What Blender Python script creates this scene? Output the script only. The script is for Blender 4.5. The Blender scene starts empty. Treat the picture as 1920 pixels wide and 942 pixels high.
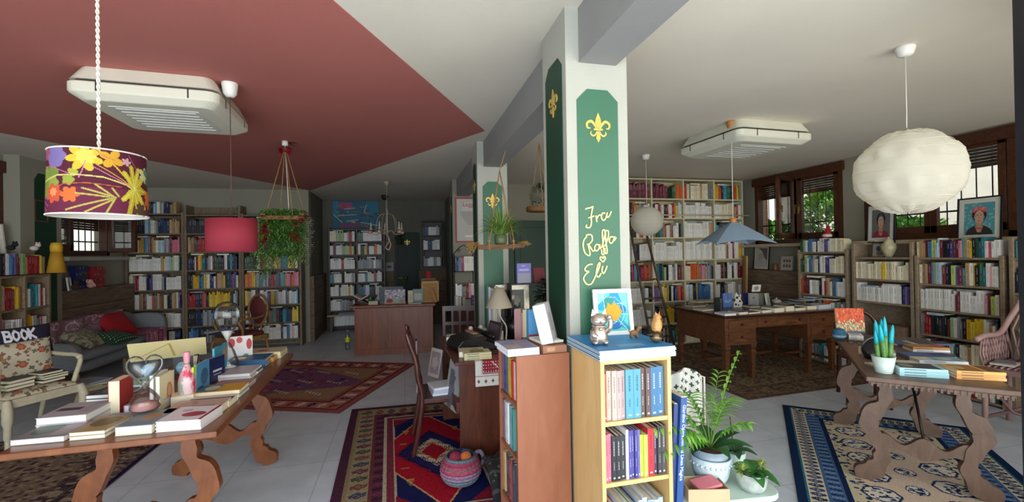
import bpy, math, random
import numpy as np
from mathutils import Matrix, Vector
random.seed(7)
SC = bpy.context.scene
COL = SC.collection
PI = math.pi

# ---------------------------------------------------------------- camera
YAW, PITCH, ROLL, FPX, EYE = math.radians(13.87), math.radians(.3), math.radians(-.97), 830.0, 1.55
def cam_axes():
    cy, sy, cp, sp, cr, sr = math.cos(YAW), math.sin(YAW), math.cos(PITCH), math.sin(PITCH), math.cos(ROLL), math.sin(ROLL)
    f = Vector((sy*cp, cy*cp, sp)); r0 = Vector((cy, -sy, 0)); u0 = r0.cross(f)
    return cr*r0 + sr*u0, -sr*r0 + cr*u0, f
CR, CU, CF = cam_axes()
cd = bpy.data.cameras.new('camera'); cam = bpy.data.objects.new('camera', cd); COL.objects.link(cam)
cam.matrix_world = Matrix(((CR.x, CU.x, -CF.x, 0), (CR.y, CU.y, -CF.y, 0), (CR.z, CU.z, -CF.z, EYE), (0, 0, 0, 1)))
cd.sensor_width = 36; cd.lens = 36*FPX/1920; cd.clip_start = .05
SC.camera = cam
def ray(px, py): return CR*((px-960)/FPX) + CU*((471-py)/FPX) + CF
def atz(px, py, z=0.0):
    r = ray(px, py); t = (z-EYE)/r.z; return Vector((r.x*t, r.y*t, z))
def aty(px, py, y):
    r = ray(px, py); t = y/r.y; return Vector((r.x*t, y, EYE+r.z*t))
def atx(px, py, x):
    r = ray(px, py); t = x/r.x; return Vector((x, r.y*t, EYE+r.z*t))

# ---------------------------------------------------------------- colour management, world, sun, added daylight lamps
SC.view_settings.view_transform = 'Standard'; SC.view_settings.look = 'None'
SC.view_settings.gamma = 1; SC.view_settings.use_curve_mapping = False
SC.view_settings.exposure = 0.45
SC.render.engine = 'CYCLES'
SC.cycles.use_denoising = True
SC.cycles.max_bounces = 7; SC.cycles.diffuse_bounces = 4; SC.cycles.glossy_bounces = 3
SC.cycles.transmission_bounces = 6; SC.cycles.transparent_max_bounces = 8
SC.cycles.sample_clamp_indirect = 6
SC.cycles.caustics_reflective = False; SC.cycles.caustics_refractive = False
def srgb(h, a=1):
    h = h.lstrip('#'); c = [int(h[i:i+2], 16)/255 for i in (0, 2, 4)]
    return tuple(((x+.055)/1.055)**2.4 if x > .04045 else x/12.92 for x in c) + (a,)
w = bpy.data.worlds.new('sky'); SC.world = w; w.use_nodes = True
nt = w.node_tree; bg = nt.nodes['Background']
tc = nt.nodes.new('ShaderNodeTexCoord'); sx = nt.nodes.new('ShaderNodeSeparateXYZ'); rp = nt.nodes.new('ShaderNodeValToRGB')
nt.links.new(tc.outputs['Generated'], sx.inputs[0]); nt.links.new(sx.outputs['Z'], rp.inputs[0]); nt.links.new(rp.outputs[0], bg.inputs[0])
rp.color_ramp.elements[0].position = 0.0; rp.color_ramp.elements[0].color = srgb('#e9ead8')
rp.color_ramp.elements[1].position = .5; rp.color_ramp.elements[1].color = srgb('#b9d3f2')
bg.inputs[1].default_value = 1.1
sl = bpy.data.lights.new('sun', 'SUN'); sl.energy = 5.5; sl.angle = .01; sl.color = (1, .94, .84)
so = bpy.data.objects.new('sun', sl); COL.objects.link(so)
so.rotation_euler = Vector((.42, .36, -.83)).to_track_quat('-Z', 'Y').to_euler()
def area(name, loc, target, sx_, sy_, e, col):
    l = bpy.data.lights.new(name, 'AREA'); l.shape = 'RECTANGLE'; l.size = sx_; l.size_y = sy_; l.energy = e; l.color = col
    o = bpy.data.objects.new(name, l); COL.objects.link(o); o.location = loc
    o.rotation_euler = (Vector(target)-Vector(loc)).to_track_quat('-Z', 'Z').to_euler(); return o
# two area lamps added behind the camera as daylight from an assumed, unmodelled entrance
area('added_cool_daylight', (-1.2, -2.6, 1.4), (-.6, 4, 1.5), 4.2, 2.6, 165, (.70, .85, 1.0))
area('added_warm_daylight', (3.2, -2.6, 1.3), (2.8, 4, 1.9), 4.2, 2.6, 120, (1.0, .96, .88))

# ---------------------------------------------------------------- materials
MATS = {}
def _new(name):
    m = bpy.data.materials.new(name); m.use_nodes = True
    return m, m.node_tree, m.node_tree.nodes['Principled BSDF']
def _tex(nt, kind, scale, stretch=(1, 1, 1), **kw):
    tc = nt.nodes.new('ShaderNodeTexCoord'); mp = nt.nodes.new('ShaderNodeMapping'); t = nt.nodes.new(kind)
    mp.inputs['Scale'].default_value = stretch
    nt.links.new(tc.outputs['Object'], mp.inputs[0]); nt.links.new(mp.outputs[0], t.inputs['Vector'])
    t.inputs['Scale'].default_value = scale
    for k, v in kw.items(): t.inputs[k].default_value = v
    return t
def plain(name, hexc, rough=.6, metal=0, var=.06, vs=6, bump=0, bs=60, spec=.5, trans=0, emit=0):
    if name in MATS: return MATS[name]
    m, nt, b = _new(name); c = srgb(hexc)
    n = _tex(nt, 'ShaderNodeTexNoise', vs, Detail=4)
    r = nt.nodes.new('ShaderNodeValToRGB')
    r.color_ramp.elements[0].position = .3; r.color_ramp.elements[1].position = .7
    r.color_ramp.elements[0].color = tuple(max(0, x*(1-var)) for x in c[:3])+(1,)
    r.color_ramp.elements[1].color = tuple(min(1, x*(1+var)) for x in c[:3])+(1,)
    nt.links.new(n.outputs['Fac'], r.inputs[0]); nt.links.new(r.outputs[0], b.inputs['Base Color'])
    b.inputs['Roughness'].default_value = rough; b.inputs['Metallic'].default_value = metal
    b.inputs['Specular IOR Level'].default_value = spec
    if trans: b.inputs['Transmission Weight'].default_value = trans
    if emit:
        nt.links.new(r.outputs[0], b.inputs['Emission Color']); b.inputs['Emission Strength'].default_value = emit
    if bump:
        n2 = _tex(nt, 'ShaderNodeTexNoise', bs, Detail=3); bp = nt.nodes.new('ShaderNodeBump')
        bp.inputs['Strength'].default_value = bump; bp.inputs['Distance'].default_value = .004
        nt.links.new(n2.outputs['Fac'], bp.inputs['Height']); nt.links.new(bp.outputs[0], b.inputs['Normal'])
    MATS[name] = m; return m
def wood(name, h1, h2, scale=3, stretch=(1, 12, 12), rough=.5, bump=.15, dist=2):
    if name in MATS: return MATS[name]
    m, nt, b = _new(name)
    t = _tex(nt, 'ShaderNodeTexNoise', scale, stretch, Detail=6, Roughness=.6, Distortion=dist)
    r = nt.nodes.new('ShaderNodeValToRGB'); r.color_ramp.elements[0].position = .32; r.color_ramp.elements[1].position = .68
    r.color_ramp.elements[0].color = srgb(h1); r.color_ramp.elements[1].color = srgb(h2)
    nt.links.new(t.outputs['Fac'], r.inputs[0]); nt.links.new(r.outputs[0], b.inputs['Base Color'])
    b.inputs['Roughness'].default_value = rough
    bp = nt.nodes.new('ShaderNodeBump'); bp.inputs['Strength'].default_value = bump; bp.inputs['Distance'].default_value = .003
    nt.links.new(t.outputs['Fac'], bp.inputs['Height']); nt.links.new(bp.outputs[0], b.inputs['Normal'])
    MATS[name] = m; return m
def attr_mat(name, rough=.55, trans=0, spec=.5, metal=0, bump=0, bs=200):
    if name in MATS: return MATS[name]
    m, nt, b = _new(name); a = nt.nodes.new('ShaderNodeAttribute'); a.attribute_name = 'Col'
    nt.links.new(a.outputs['Color'], b.inputs['Base Color']); b.inputs['Roughness'].default_value = rough
    b.inputs['Specular IOR Level'].default_value = spec; b.inputs['Metallic'].default_value = metal
    if bump:
        n2 = _tex(nt, 'ShaderNodeTexNoise', bs, Detail=2); bp = nt.nodes.new('ShaderNodeBump')
        bp.inputs['Strength'].default_value = bump; bp.inputs['Distance'].default_value = .004
        nt.links.new(n2.outputs['Fac'], bp.inputs['Height']); nt.links.new(bp.outputs[0], b.inputs['Normal'])
    if trans:
        tr = nt.nodes.new('ShaderNodeBsdfTranslucent'); mx = nt.nodes.new('ShaderNodeMixShader'); mx.inputs[0].default_value = trans
        nt.links.new(a.outputs['Color'], tr.inputs[0]); nt.links.new(b.outputs[0], mx.inputs[1]); nt.links.new(tr.outputs[0], mx.inputs[2])
        nt.links.new(mx.outputs[0], nt.nodes['Material Output'].inputs['Surface'])
    MATS[name] = m; return m
def glass(name, tint=(1, 1, 1, 1), refl=.08, rough=.0):
    if name in MATS: return MATS[name]
    m = bpy.data.materials.new(name); m.use_nodes = True; nt = m.node_tree; nt.nodes.clear()
    o = nt.nodes.new('ShaderNodeOutputMaterial'); t = nt.nodes.new('ShaderNodeBsdfTransparent'); g = nt.nodes.new('ShaderNodeBsdfGlossy')
    lw = nt.nodes.new('ShaderNodeLayerWeight'); lw.inputs[0].default_value = .25
    mr = nt.nodes.new('ShaderNodeMapRange'); mr.inputs['To Min'].default_value = refl; mr.inputs['To Max'].default_value = .85
    mx = nt.nodes.new('ShaderNodeMixShader'); t.inputs[0].default_value = tint; g.inputs['Roughness'].default_value = rough
    nt.links.new(lw.outputs['Fresnel'], mr.inputs['Value']); nt.links.new(mr.outputs[0], mx.inputs[0])
    nt.links.new(t.outputs[0], mx.inputs[1]); nt.links.new(g.outputs[0], mx.inputs[2]); nt.links.new(mx.outputs[0], o.inputs[0])
    MATS[name] = m; return m
def translucent(name, hexc, amount=.5, rough=.8, var=.04):
    m = plain(name, hexc, rough, var=var)
    nt = m.node_tree
    if 'tl' in m: return m
    m['tl'] = 1
    b = nt.nodes['Principled BSDF']; tr = nt.nodes.new('ShaderNodeBsdfTranslucent'); tr.inputs[0].default_value = srgb(hexc)
    mx = nt.nodes.new('ShaderNodeMixShader'); mx.inputs[0].default_value = amount
    nt.links.new(b.outputs[0], mx.inputs[1]); nt.links.new(tr.outputs[0], mx.inputs[2])
    nt.links.new(mx.outputs[0], nt.nodes['Material Output'].inputs['Surface']); return m

# ---------------------------------------------------------------- mesh builder
class MB:
    def __init__(s): s.v = []; s.f = []; s.m = []; s.c = []; s.sm = []
    def add(s, vs, fs, mat=0, col=None, M=None, smooth=False):
        n = len(s.v)
        if M is not None: vs = [tuple(M @ Vector(v)) for v in vs]
        s.v.extend(vs)
        for i, f in enumerate(fs):
            s.f.append(tuple(n+k for k in f)); s.m.append(mat); s.sm.append(smooth)
            s.c.append(col[i] if isinstance(col, list) else col)
        return s
    def box(s, x0, x1, y0, y1, z0, z1, mat=0, col=None, M=None):
        v = [(x0,y0,z0),(x1,y0,z0),(x1,y1,z0),(x0,y1,z0),(x0,y0,z1),(x1,y0,z1),(x1,y1,z1),(x0,y1,z1)]
        f = [(0,3,2,1),(4,5,6,7),(0,1,5,4),(1,2,6,5),(2,3,7,6),(3,0,4,7)]
        return s.add(v, f, mat, col, M)
    def prism(s, poly, d0, d1, mat=0, col=None, M=None):   # outline in x,z pushed along y
        a = sum(poly[i][0]*poly[(i+1) % len(poly)][1]-poly[(i+1) % len(poly)][0]*poly[i][1] for i in range(len(poly)))
        if a < 0: poly = poly[::-1]
        n = len(poly)
        v = [(x, d0, z) for x, z in poly]+[(x, d1, z) for x, z in poly]
        f = [tuple(range(n)), tuple(range(2*n-1, n-1, -1))]+[(i, i+n, (i+1) % n+n, (i+1) % n) for i in range(n)]
        return s.add(v, f, mat, col, M)
    def lathe(s, prof, seg=24, mat=0, col=None, M=None, smooth=True, sx=1, sy=1, cap=True):
        v = []; f = []; n = len(prof)
        for i in range(seg):
            a = 2*PI*i/seg
            for r, z in prof: v.append((r*math.cos(a)*sx, r*math.sin(a)*sy, z))
        for i in range(seg):
            j = (i+1) % seg
            for k in range(n-1): f.append((i*n+k, j*n+k, j*n+k+1, i*n+k+1))
        if cap:
            if prof[0][0] > 1e-5: f.append(tuple(i*n for i in range(seg))[::-1])
            if prof[-1][0] > 1e-5: f.append(tuple(i*n+n-1 for i in range(seg)))
        return s.add(v, f, mat, col, M, smooth)
    def tube(s, pts, r, seg=8, mat=0, col=None, M=None, smooth=True):
        pts = [Vector(p) for p in pts]; n = len(pts); rs = r if isinstance(r, (list, tuple)) else [r]*n
        v = []; f = []; up = None
        for i, p in enumerate(pts):
            t = (pts[min(i+1, n-1)]-pts[max(i-1, 0)])
            t = t.normalized() if t.length > 1e-9 else Vector((0, 0, 1))
            if up is None:
                a = Vector((0, 0, 1)) if abs(t.z) < .9 else Vector((1, 0, 0)); up = t.cross(a).normalized()
            else:
                up = (up - t*up.dot(t)); up = up.normalized() if up.length > 1e-6 else t.orthogonal().normalized()
            b = t.cross(up)
            for k in range(seg):
                a = 2*PI*k/seg; v.append(tuple(p+(up*math.cos(a)+b*math.sin(a))*rs[i]))
        for i in range(n-1):
            for k in range(seg):
                l = (k+1) % seg; f.append((i*seg+k, i*seg+l, (i+1)*seg+l, (i+1)*seg+k))
        f.append(tuple(range(seg))[::-1]); f.append(tuple((n-1)*seg+k for k in range(seg)))
        return s.add(v, f, mat, col, M, smooth)
    def ball(s, c, r, mat=0, col=None, seg=14, M=None, sq=(1, 1, 1), n=9):
        pr = [(math.sin(PI*i/(n-1))*r, -math.cos(PI*i/(n-1))*r) for i in range(n)]
        T = Matrix.Translation(c) @ Matrix.Diagonal((*sq, 1))
        return s.lathe(pr, seg, mat, col, (M @ T) if M is not None else T)
    def quad(s, a, b, c, d, mat=0, col=None, M=None): return s.add([a, b, c, d], [(0, 1, 2, 3)], mat, col, M)
    def leaf(s, base, direction, length, width, droop=.3, mat=0, col=None, n=5, fold=.25, side=None):
        d = Vector(direction).normalized(); base = Vector(base)
        sd = side or d.cross(Vector((0, 0, 1)));
        sd = Vector(sd)
        if sd.length < 1e-3: sd = Vector((1, 0, 0))
        sd.normalize(); up = sd.cross(d)
        v = []; f = []
        for i in range(n+1):
            t = i/n; wv = width*math.sin(PI*min(1, t*.92+.06))**.8
            p = base+d*length*t - Vector((0, 0, 1))*droop*length*t*t
            v += [tuple(p-sd*wv/2+up*wv*fold), tuple(p), tuple(p+sd*wv/2+up*wv*fold)]
        for i in range(n):
            k = 3*i; f += [(k, k+1, k+4, k+3), (k+1, k+2, k+5, k+4)]
        return s.add(v, f, mat, col, None, True)
    def mesh(s, name, mats):
        me = bpy.data.meshes.new(name); me.from_pydata(s.v, [], s.f)
        for m in mats: me.materials.append(m)
        me.polygons.foreach_set('material_index', s.m); me.polygons.foreach_set('use_smooth', s.sm)
        if any(c is not None for c in s.c):
            at = me.color_attributes.new('Col', 'FLOAT_COLOR', 'CORNER'); arr = []
            for f, c in zip(s.f, s.c):
                c = c or (.5, .5, .5, 1); arr.extend(tuple(c)*len(f))
            at.data.foreach_set('color', arr)
        me.update(); return me
    def build(s, name, mats, parent=None, loc=None, rz=0, bevel=0, M=None):
        if not isinstance(mats, (list, tuple)): mats = [mats]
        o = bpy.data.objects.new(name, s.mesh(name, mats)); COL.objects.link(o)
        if parent: o.parent = parent
        if loc is not None: o.location = loc
        if rz: o.rotation_euler.z = rz
        if M is not None: place(o, M)
        if bevel:
            b = o.modifiers.new('edge', 'BEVEL'); b.width = bevel; b.segments = 2; b.limit_method = 'ANGLE'; b.angle_limit = .7
        return o
def wm(o):
    m = o.matrix_parent_inverse @ o.matrix_basis
    return wm(o.parent) @ m if o.parent else o.matrix_basis.copy()
def place(o, M):
    if o.parent: o.matrix_parent_inverse = wm(o.parent).inverted()
    o.matrix_basis = M
def tag(o, label=None, cat=None, group=None, kind=None):
    if label: o['label'] = label
    if cat: o['category'] = cat
    if group: o['group'] = group
    if kind: o['kind'] = kind
    return o
def empty(name, loc=(0, 0, 0), rz=0, label=None, cat=None, group=None):
    o = bpy.data.objects.new(name, None); COL.objects.link(o); o.location = loc; o.rotation_euler.z = rz; o.empty_display_size = .1
    return tag(o, label, cat, group)
def struct(o, label=None): return tag(o, label, None, None, 'structure')
def copy_tree(o, parent=None):
    c = o.copy(); COL.objects.link(c)
    if parent: c.parent = parent
    for ch in [x for x in o.children]: copy_tree(ch, c)
    return c
def T(x, y, z, rz=0, rx=0, ry=0, s=1):
    return Matrix.Translation((x, y, z)) @ Matrix.Rotation(rz, 4, 'Z') @ Matrix.Rotation(ry, 4, 'Y') @ Matrix.Rotation(rx, 4, 'X') @ Matrix.Scale(s, 4)
def smooth_pts(pts, k=3):   # Catmull-Rom through the points
    P = [Vector(p) for p in pts]; out = []
    for i in range(len(P)-1):
        a, b, c, d = P[max(i-1, 0)], P[i], P[i+1], P[min(i+2, len(P)-1)]
        for j in range(k):
            t = j/k; out.append(.5*((2*b)+(c-a)*t+(2*a-5*b+4*c-d)*t*t+(3*b-a-3*c+d)*t*t*t))
    return out+[P[-1]]

# ---------------------------------------------------------------- small raster canvases turned into coloured grids (prints, weaves, pictures)
class Canvas:
    def __init__(s, w, h, bg):
        s.w, s.h = w, h; s.a = np.zeros((h, w, 3)); s.a[:] = srgb(bg)[:3] if isinstance(bg, str) else bg
        s.y, s.x = np.mgrid[0:h, 0:w]; s.x = (s.x+.5)/w; s.y = (s.y+.5)/h     # y downwards, both 0..1
        s.asp = w/h
    def put(s, mask, col):
        s.a[mask] = srgb(col)[:3] if isinstance(col, str) else col
    def rect(s, x0, y0, x1, y1, col): s.put((s.x >= x0) & (s.x < x1) & (s.y >= y0) & (s.y < y1), col)
    def ell(s, cx, cy, rx, ry, col): s.put(((s.x-cx)/rx)**2+((s.y-cy)/ry)**2 < 1, col)
    def poly(s, pts, col):
        m = np.zeros(s.x.shape, bool); n = len(pts)
        for i in range(n):
            x1, y1 = pts[i]; x2, y2 = pts[(i+1) % n]
            if y1 == y2: continue
            c = ((y1 > s.y) != (y2 > s.y)) & (s.x < (x2-x1)*(s.y-y1)/(y2-y1)+x1); m ^= c
        s.put(m, col)
    def line(s, pts, wd, col):
        for (x1, y1), (x2, y2) in zip(pts, pts[1:]):
            ax, ay, bx, by = x1*s.asp, y1, x2*s.asp, y2; dx, dy = bx-ax, by-ay; L = dx*dx+dy*dy+1e-9
            t = np.clip(((s.x*s.asp-ax)*dx+(s.y-ay)*dy)/L, 0, 1)
            s.put((s.x*s.asp-ax-t*dx)**2+(s.y-ay-t*dy)**2 < wd*wd/4, col)
    def blob(s, cx, cy, r, n, depth, col, rot=0, sy=1):     # lobed leaf or flower
        a = np.arctan2((s.y-cy)/sy, (s.x-cx)*s.asp); d = np.hypot((s.x-cx)*s.asp, (s.y-cy)/sy)
        s.put(d < r*(1-depth+depth*np.abs(np.cos(n*(a-rot)/2))), col)
    def speck(s, cols, p, seed=1, size=1):
        rg = np.random.default_rng(seed); h, w = (s.h+size-1)//size, (s.w+size-1)//size
        r = np.kron(rg.random((h, w)), np.ones((size, size)))[:s.h, :s.w]
        k = np.kron(rg.integers(0, len(cols), (h, w)), np.ones((size, size), int))[:s.h, :s.w]
        for i, c in enumerate(cols): s.put((r < p) & (k == i), c)
    def jitter(s, amt, seed=2): s.a = np.clip(s.a*(1+amt*(np.random.default_rng(seed).random((s.h, s.w, 1))*2-1)), 0, 1)
def grid_mesh(name, cv, fn, mat, both=False):
    """fn(u, v) -> point with u 0..1 along the picture's width and v 0..1 downwards"""
    W, H = cv.w, cv.h
    vs = [tuple(fn(i/W, j/H)) for j in range(H+1) for i in range(W+1)]
    me = bpy.data.meshes.new(name)
    fs = [((j+1)*(W+1)+i, (j+1)*(W+1)+i+1, j*(W+1)+i+1, j*(W+1)+i) for j in range(H) for i in range(W)]
    me.from_pydata(vs, [], fs); me.materials.append(mat)
    at = me.color_attributes.new('Col', 'FLOAT_COLOR', 'CORNER')
    c = np.ones((H*W, 4)); c[:, :3] = cv.a.reshape(-1, 3); at.data.foreach_set('color', np.repeat(c, 4, axis=0).ravel())
    me.polygons.foreach_set('use_smooth', [True]*len(fs)); me.update(); return me
def picture(name, cv, w, h, parent=None, M=None, mat=None):   # upright in local x,z facing -y, bottom centre at origin
    me = grid_mesh(name, cv, lambda u, v: ((u-.5)*w, 0, (1-v)*h), mat or attr_mat('print', .6))
    o = bpy.data.objects.new(name, me); COL.objects.link(o)
    if parent: o.parent = parent
    if M is not None: o.matrix_basis = M
    return o
def text_mesh(name, txt, size, mat, parent=None, M=None, depth=.0006, align='CENTER', shear=0):
    cu = bpy.data.curves.new(name, 'FONT'); cu.body = txt; cu.size = size; cu.extrude = depth; cu.align_x = align; cu.shear = shear
    cu.resolution_u = 2
    tmp = bpy.data.objects.new(name, cu); COL.objects.link(tmp)
    dg = bpy.context.evaluated_depsgraph_get(); me = bpy.data.meshes.new_from_object(tmp.evaluated_get(dg))
    bpy.data.objects.remove(tmp); me.name = name; me.materials.clear(); me.materials.append(mat)
    o = bpy.data.objects.new(name, me); COL.objects.link(o)
    if parent: o.parent = parent
    if M is not None: o.matrix_basis = M
    return o
# ================================================================ SETTING
H = 2.76; XL, XR = -4.35, 5.85
M_white = plain('plaster_white', '#ddd5c6', .9, var=.02, vs=3, bump=.25, bs=180)
M_grey = plain('plaster_grey', '#918d7e', .9, var=.03, vs=3, bump=.2, bs=160)
M_beam = plain('plaster_beam', '#8f8e8d', .9, var=.03, vs=3, bump=.3, bs=120)
M_pillar = plain('plaster_pillar', '#aaa99e', .9, var=.03, vs=4, bump=.5, bs=120)
M_red = plain('ceiling_red', '#b0685f', .8, var=.02, vs=2, bump=.2, bs=160)
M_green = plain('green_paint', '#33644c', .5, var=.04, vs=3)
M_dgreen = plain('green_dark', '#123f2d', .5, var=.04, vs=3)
M_gold = plain('gold_paint', '#d8b45c', .4, .35, var=.15, vs=40)
M_winwood = wood('window_wood', '#341a0e', '#5c3018', 4, (1, 6, 6), .45)
M_barn = wood('barn_wood', '#52412f', '#85705a', 2.2, (14, 1.2, 14), .75, .4)
M_floor, nt, b = _new('floor_tiles')
br = _tex(nt, 'ShaderNodeTexBrick', 1.0)
br.offset = 0; br.inputs['Mortar Size'].default_value = .004; br.inputs['Brick Width'].default_value = .6; br.inputs['Row Height'].default_value = .6
br.inputs['Color1'].default_value = srgb('#cad3de'); br.inputs['Color2'].default_value = srgb('#d0d9e4'); br.inputs['Mortar'].default_value = srgb('#b4bac2')
ns = _tex(nt, 'ShaderNodeTexNoise', 5, Detail=5); mx = nt.nodes.new('ShaderNodeMix'); mx.data_type = 'RGBA'; mx.blend_type = 'MULTIPLY'; mx.inputs[0].default_value = .35
nt.links.new(br.outputs[0], mx.inputs[6]); nt.links.new(ns.outputs['Fac'], mx.inputs[7])
hs = nt.nodes.new('ShaderNodeHueSaturation'); hs.inputs['Saturation'].default_value = .6; hs.inputs['Value'].default_value = 1.15
nt.links.new(mx.outputs[2], hs.inputs['Color']); nt.links.new(hs.outputs[0], b.inputs['Base Color'])
b.inputs['Roughness'].default_value = .42

MB().box(-4.5, 6.1, -1.6, 10.4, -.1, 0).build('floor', M_floor)['kind'] = 'structure'
MB().box(-5.4, 6.45, -.7, 10.4, H, H+.15).build('ceiling', M_white)['kind'] = 'structure'  # overhang beyond the left wall is an unseen eave added to block sun
# the red painted diamond is a thin skim on the ceiling
dia = [(-1.62, 8.70), (.80, 4.27), (-1.64, -.28), (-4.16, 4.2)]
mb = MB(); zc = H-.004
mb.add([(x, y, zc) for x, y in dia]+[(x, y, H) for x, y in dia], [(0, 1, 2, 3), (4, 7, 6, 5), (0, 4, 5, 1), (1, 5, 6, 2), (2, 6, 7, 3), (3, 7, 4, 0)])
struct(mb.build('ceiling', M_red), 'dark red diamond painted on the white ceiling')
struct(MB().box(-9, 12, -9, -1.62, -.12, -.02).build('bounce_pavement', plain('paving', '#d0cabc', .9)), 'added paving outside the assumed entrance, bouncing sunlight indoors')  # assumed ground behind the camera, added to bounce sunlight onto the ceiling
# right-hand beam row and pillars
struct(MB().box(.86, 1.06, -.7, 7.5, 2.49, H).build('beam', M_beam), 'grey ceiling beam joining the pillars')
def fleur(mb, cx, cz, s, M, d=.004):     # gold fleur-de-lis relief on a plane, local x,z
    def st(pts, w0):
        pts = smooth_pts([(p[0], 0, p[1]) for p in pts], 4); n = len(pts); L = []; R = []
        for i, p in enumerate(pts):
            t = (pts[min(i+1, n-1)]-pts[max(i-1, 0)]).normalized(); nn = Vector((-t.z, 0, t.x)); wd = w0*(.35+.65*math.sin(PI*min(1, .12+i/(n-1)*.9)))
            L.append((cx+(p.x+nn.x*wd)*s, cz+(p.z+nn.z*wd)*s)); R.append((cx+(p.x-nn.x*wd)*s, cz+(p.z-nn.z*wd)*s))
        for i in range(n-1): mb.prism([L[i], L[i+1], R[i+1], R[i]], -d, 0, 0, None, M)
    mb.prism([(cx+x*s, cz+z*s) for x, z in ((0, .5), (.09, .28), (.11, .15), (.05, -.02), (-.05, -.02), (-.11, .15), (-.09, .28))], -d, 0, 0, None, M)
    mb.prism([(cx+x*s, cz+z*s) for x, z in ((0, -.5), (.08, -.36), (.03, -.12), (-.03, -.12), (-.08, -.36))], -d, 0, 0, None, M)
    for k in (-1, 1):
        st([(k*.05, -.06), (k*.14, .1), (k*.26, .2), (k*.4, .12), (k*.38, -.02), (k*.28, -.03)], .045)
        st([(k*.04, -.12), (k*.1, -.24), (k*.2, -.28), (k*.28, -.2), (k*.24, -.13)], .03)
    mb.box(cx-.16*s, cx+.16*s, -d*1.3, 0, cz-.1*s, cz-.04*s, 0, None, M)
def pillar(x0, x1, y0, y1, panels, z1=H, mat=None):
    p = empty('pillar', ((x0+x1)/2, (y0+y1)/2, 0)); p['kind'] = 'structure'
    def rel(o): o.parent = p; o.matrix_parent_inverse = wm(p).inverted(); return o
    rel(MB().box(x0, x1, y0, y1, 0, z1).build('pillar_shaft', mat or M_pillar))
    for side, a, b_, top, mat, fz, fs in panels:
        Wd = b_-a; c = .055
        pol = [(a, .1), (b_, .1), (b_, top-c), (b_-c, top), (a+c, top), (a, top-c)]
        M = Matrix.Translation((0, y0, 0)) if side == 'f' else T(x0, 0, 0, -PI/2)
        if side == 's': pol = [(-x, z) for x, z in pol]
        rel(MB().prism(pol, -.004, 0, 0, None, M).build('green_panel', mat))
        m2 = MB(); cx = (a+b_)/2*(1 if side == 'f' else -1)
        fleur(m2, cx, fz, fs, M @ Matrix.Translation((0, -.004, 0)))
        rel(m2.build('gilded_lily', M_gold))
    return p, rel
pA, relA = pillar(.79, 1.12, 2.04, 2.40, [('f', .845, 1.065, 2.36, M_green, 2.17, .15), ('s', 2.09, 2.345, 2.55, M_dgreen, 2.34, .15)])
# brushed names on the front of the first pillar, strokes follow the hand lettering
strokes = [
 [[(254,243),(262,238),(275,236),(292,228)],[(292,228),(287,250),(283,280),(284,310),(276,332),(258,330),(262,318)],[(268,285),(283,281),(298,275)],
  [(306,272),(309,292),(311,305)],[(310,290),(318,274),(330,270)],[(352,262),(338,262),(333,282),(343,297),(355,285),(362,258)],[(362,258),(360,280),(370,278),(382,252)]],
 [[(256,372),(272,366),(286,372),(288,395),(274,412),(262,415)],[(262,375),(247,395),(244,425),(254,458),(274,470),(277,455),(268,420)],[(268,412),(280,430),(292,448),(302,440)],
  [(322,418),(308,415),(300,432),(306,446),(318,440),(326,415),(326,436),(336,425)],[(336,425),(350,370),(350,345),(338,350),(340,400),(346,460),(336,462),(334,440)],
  [(350,425),(366,380),(367,350),(354,352),(355,400),(362,452),(352,458),(350,432)],[(392,378),(378,378),(371,396),(380,410),(392,396),(398,374),(394,398),(406,380)]],
 [[(290,512),(272,514),(254,530),(256,545),(272,548),(256,562),(246,585),(262,610),(284,608),(300,580)],[(300,580),(322,530),(326,505),(316,515),(308,560),(320,575),(332,555)],
  [(340,520),(336,545),(346,556),(362,520)],[(342,502),(328,488),(328,478),(336,476),(341,484),(346,474),(352,478),(352,486),(342,502)]]]
gl = MB()
def word_strokes(mb, groups, r):
    for g in groups:
        for st in g:
            pts = [aty(1000+x/2.615, 300+y/2.615, 2.033) for x, y in st]
            pts = [Vector((p.x, 2.033, p.z)) for p in smooth_pts(pts, 4)]
            mb.tube(pts, r, 6)
for words_, nm in zip(strokes, ('Fra', 'Raffa', 'Eli')):
    m_ = MB(); word_strokes(m_, [words_], .0042); o = relA(m_.build('painted_name', plain('name_gold', '#f0e09a', .5, .1))); o['label'] = 'gold brushed name ' + nm
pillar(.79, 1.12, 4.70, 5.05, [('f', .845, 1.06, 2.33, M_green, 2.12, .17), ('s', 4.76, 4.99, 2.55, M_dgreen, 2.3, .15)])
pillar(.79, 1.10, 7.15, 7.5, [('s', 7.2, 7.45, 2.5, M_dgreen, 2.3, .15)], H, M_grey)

def wall(name, mb, mat=None): return struct(mb.build(name, mat or M_grey))
def wall_x(name, x0, x1, y0, y1, holes, z1=H, mat=None):     # slab between x0..x1 running along y with window holes (ya, yb, za, zb)
    mb = MB(); ys = sorted({y0, y1, *[h[0] for h in holes], *[h[1] for h in holes]})
    for a, b in zip(ys, ys[1:]):
        h = [h for h in holes if h[0] <= a and h[1] >= b]
        if h: mb.box(x0, x1, a, b, 0, h[0][2]); mb.box(x0, x1, a, b, h[0][3], z1)
        else: mb.box(x0, x1, a, b, 0, z1)
    return wall(name, mb, mat)
RW = [(4.78, 6.34, 1.63, 2.74), (3.02, 4.50, 1.63, 2.74)]
wall_x('wall_right', XR, XR+.2, -.6, 6.95, RW)
LW = [(6.86, 8.05, 1.62, 2.35), (4.6, 6.20, 1.5, 2.68)]
wall_x('wall_left', XL-.2, XL, -.6, 8.9, LW)
wall('wall_back_right', MB().box(3.15, XR+.2, 6.75, 6.95, 0, H))
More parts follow.
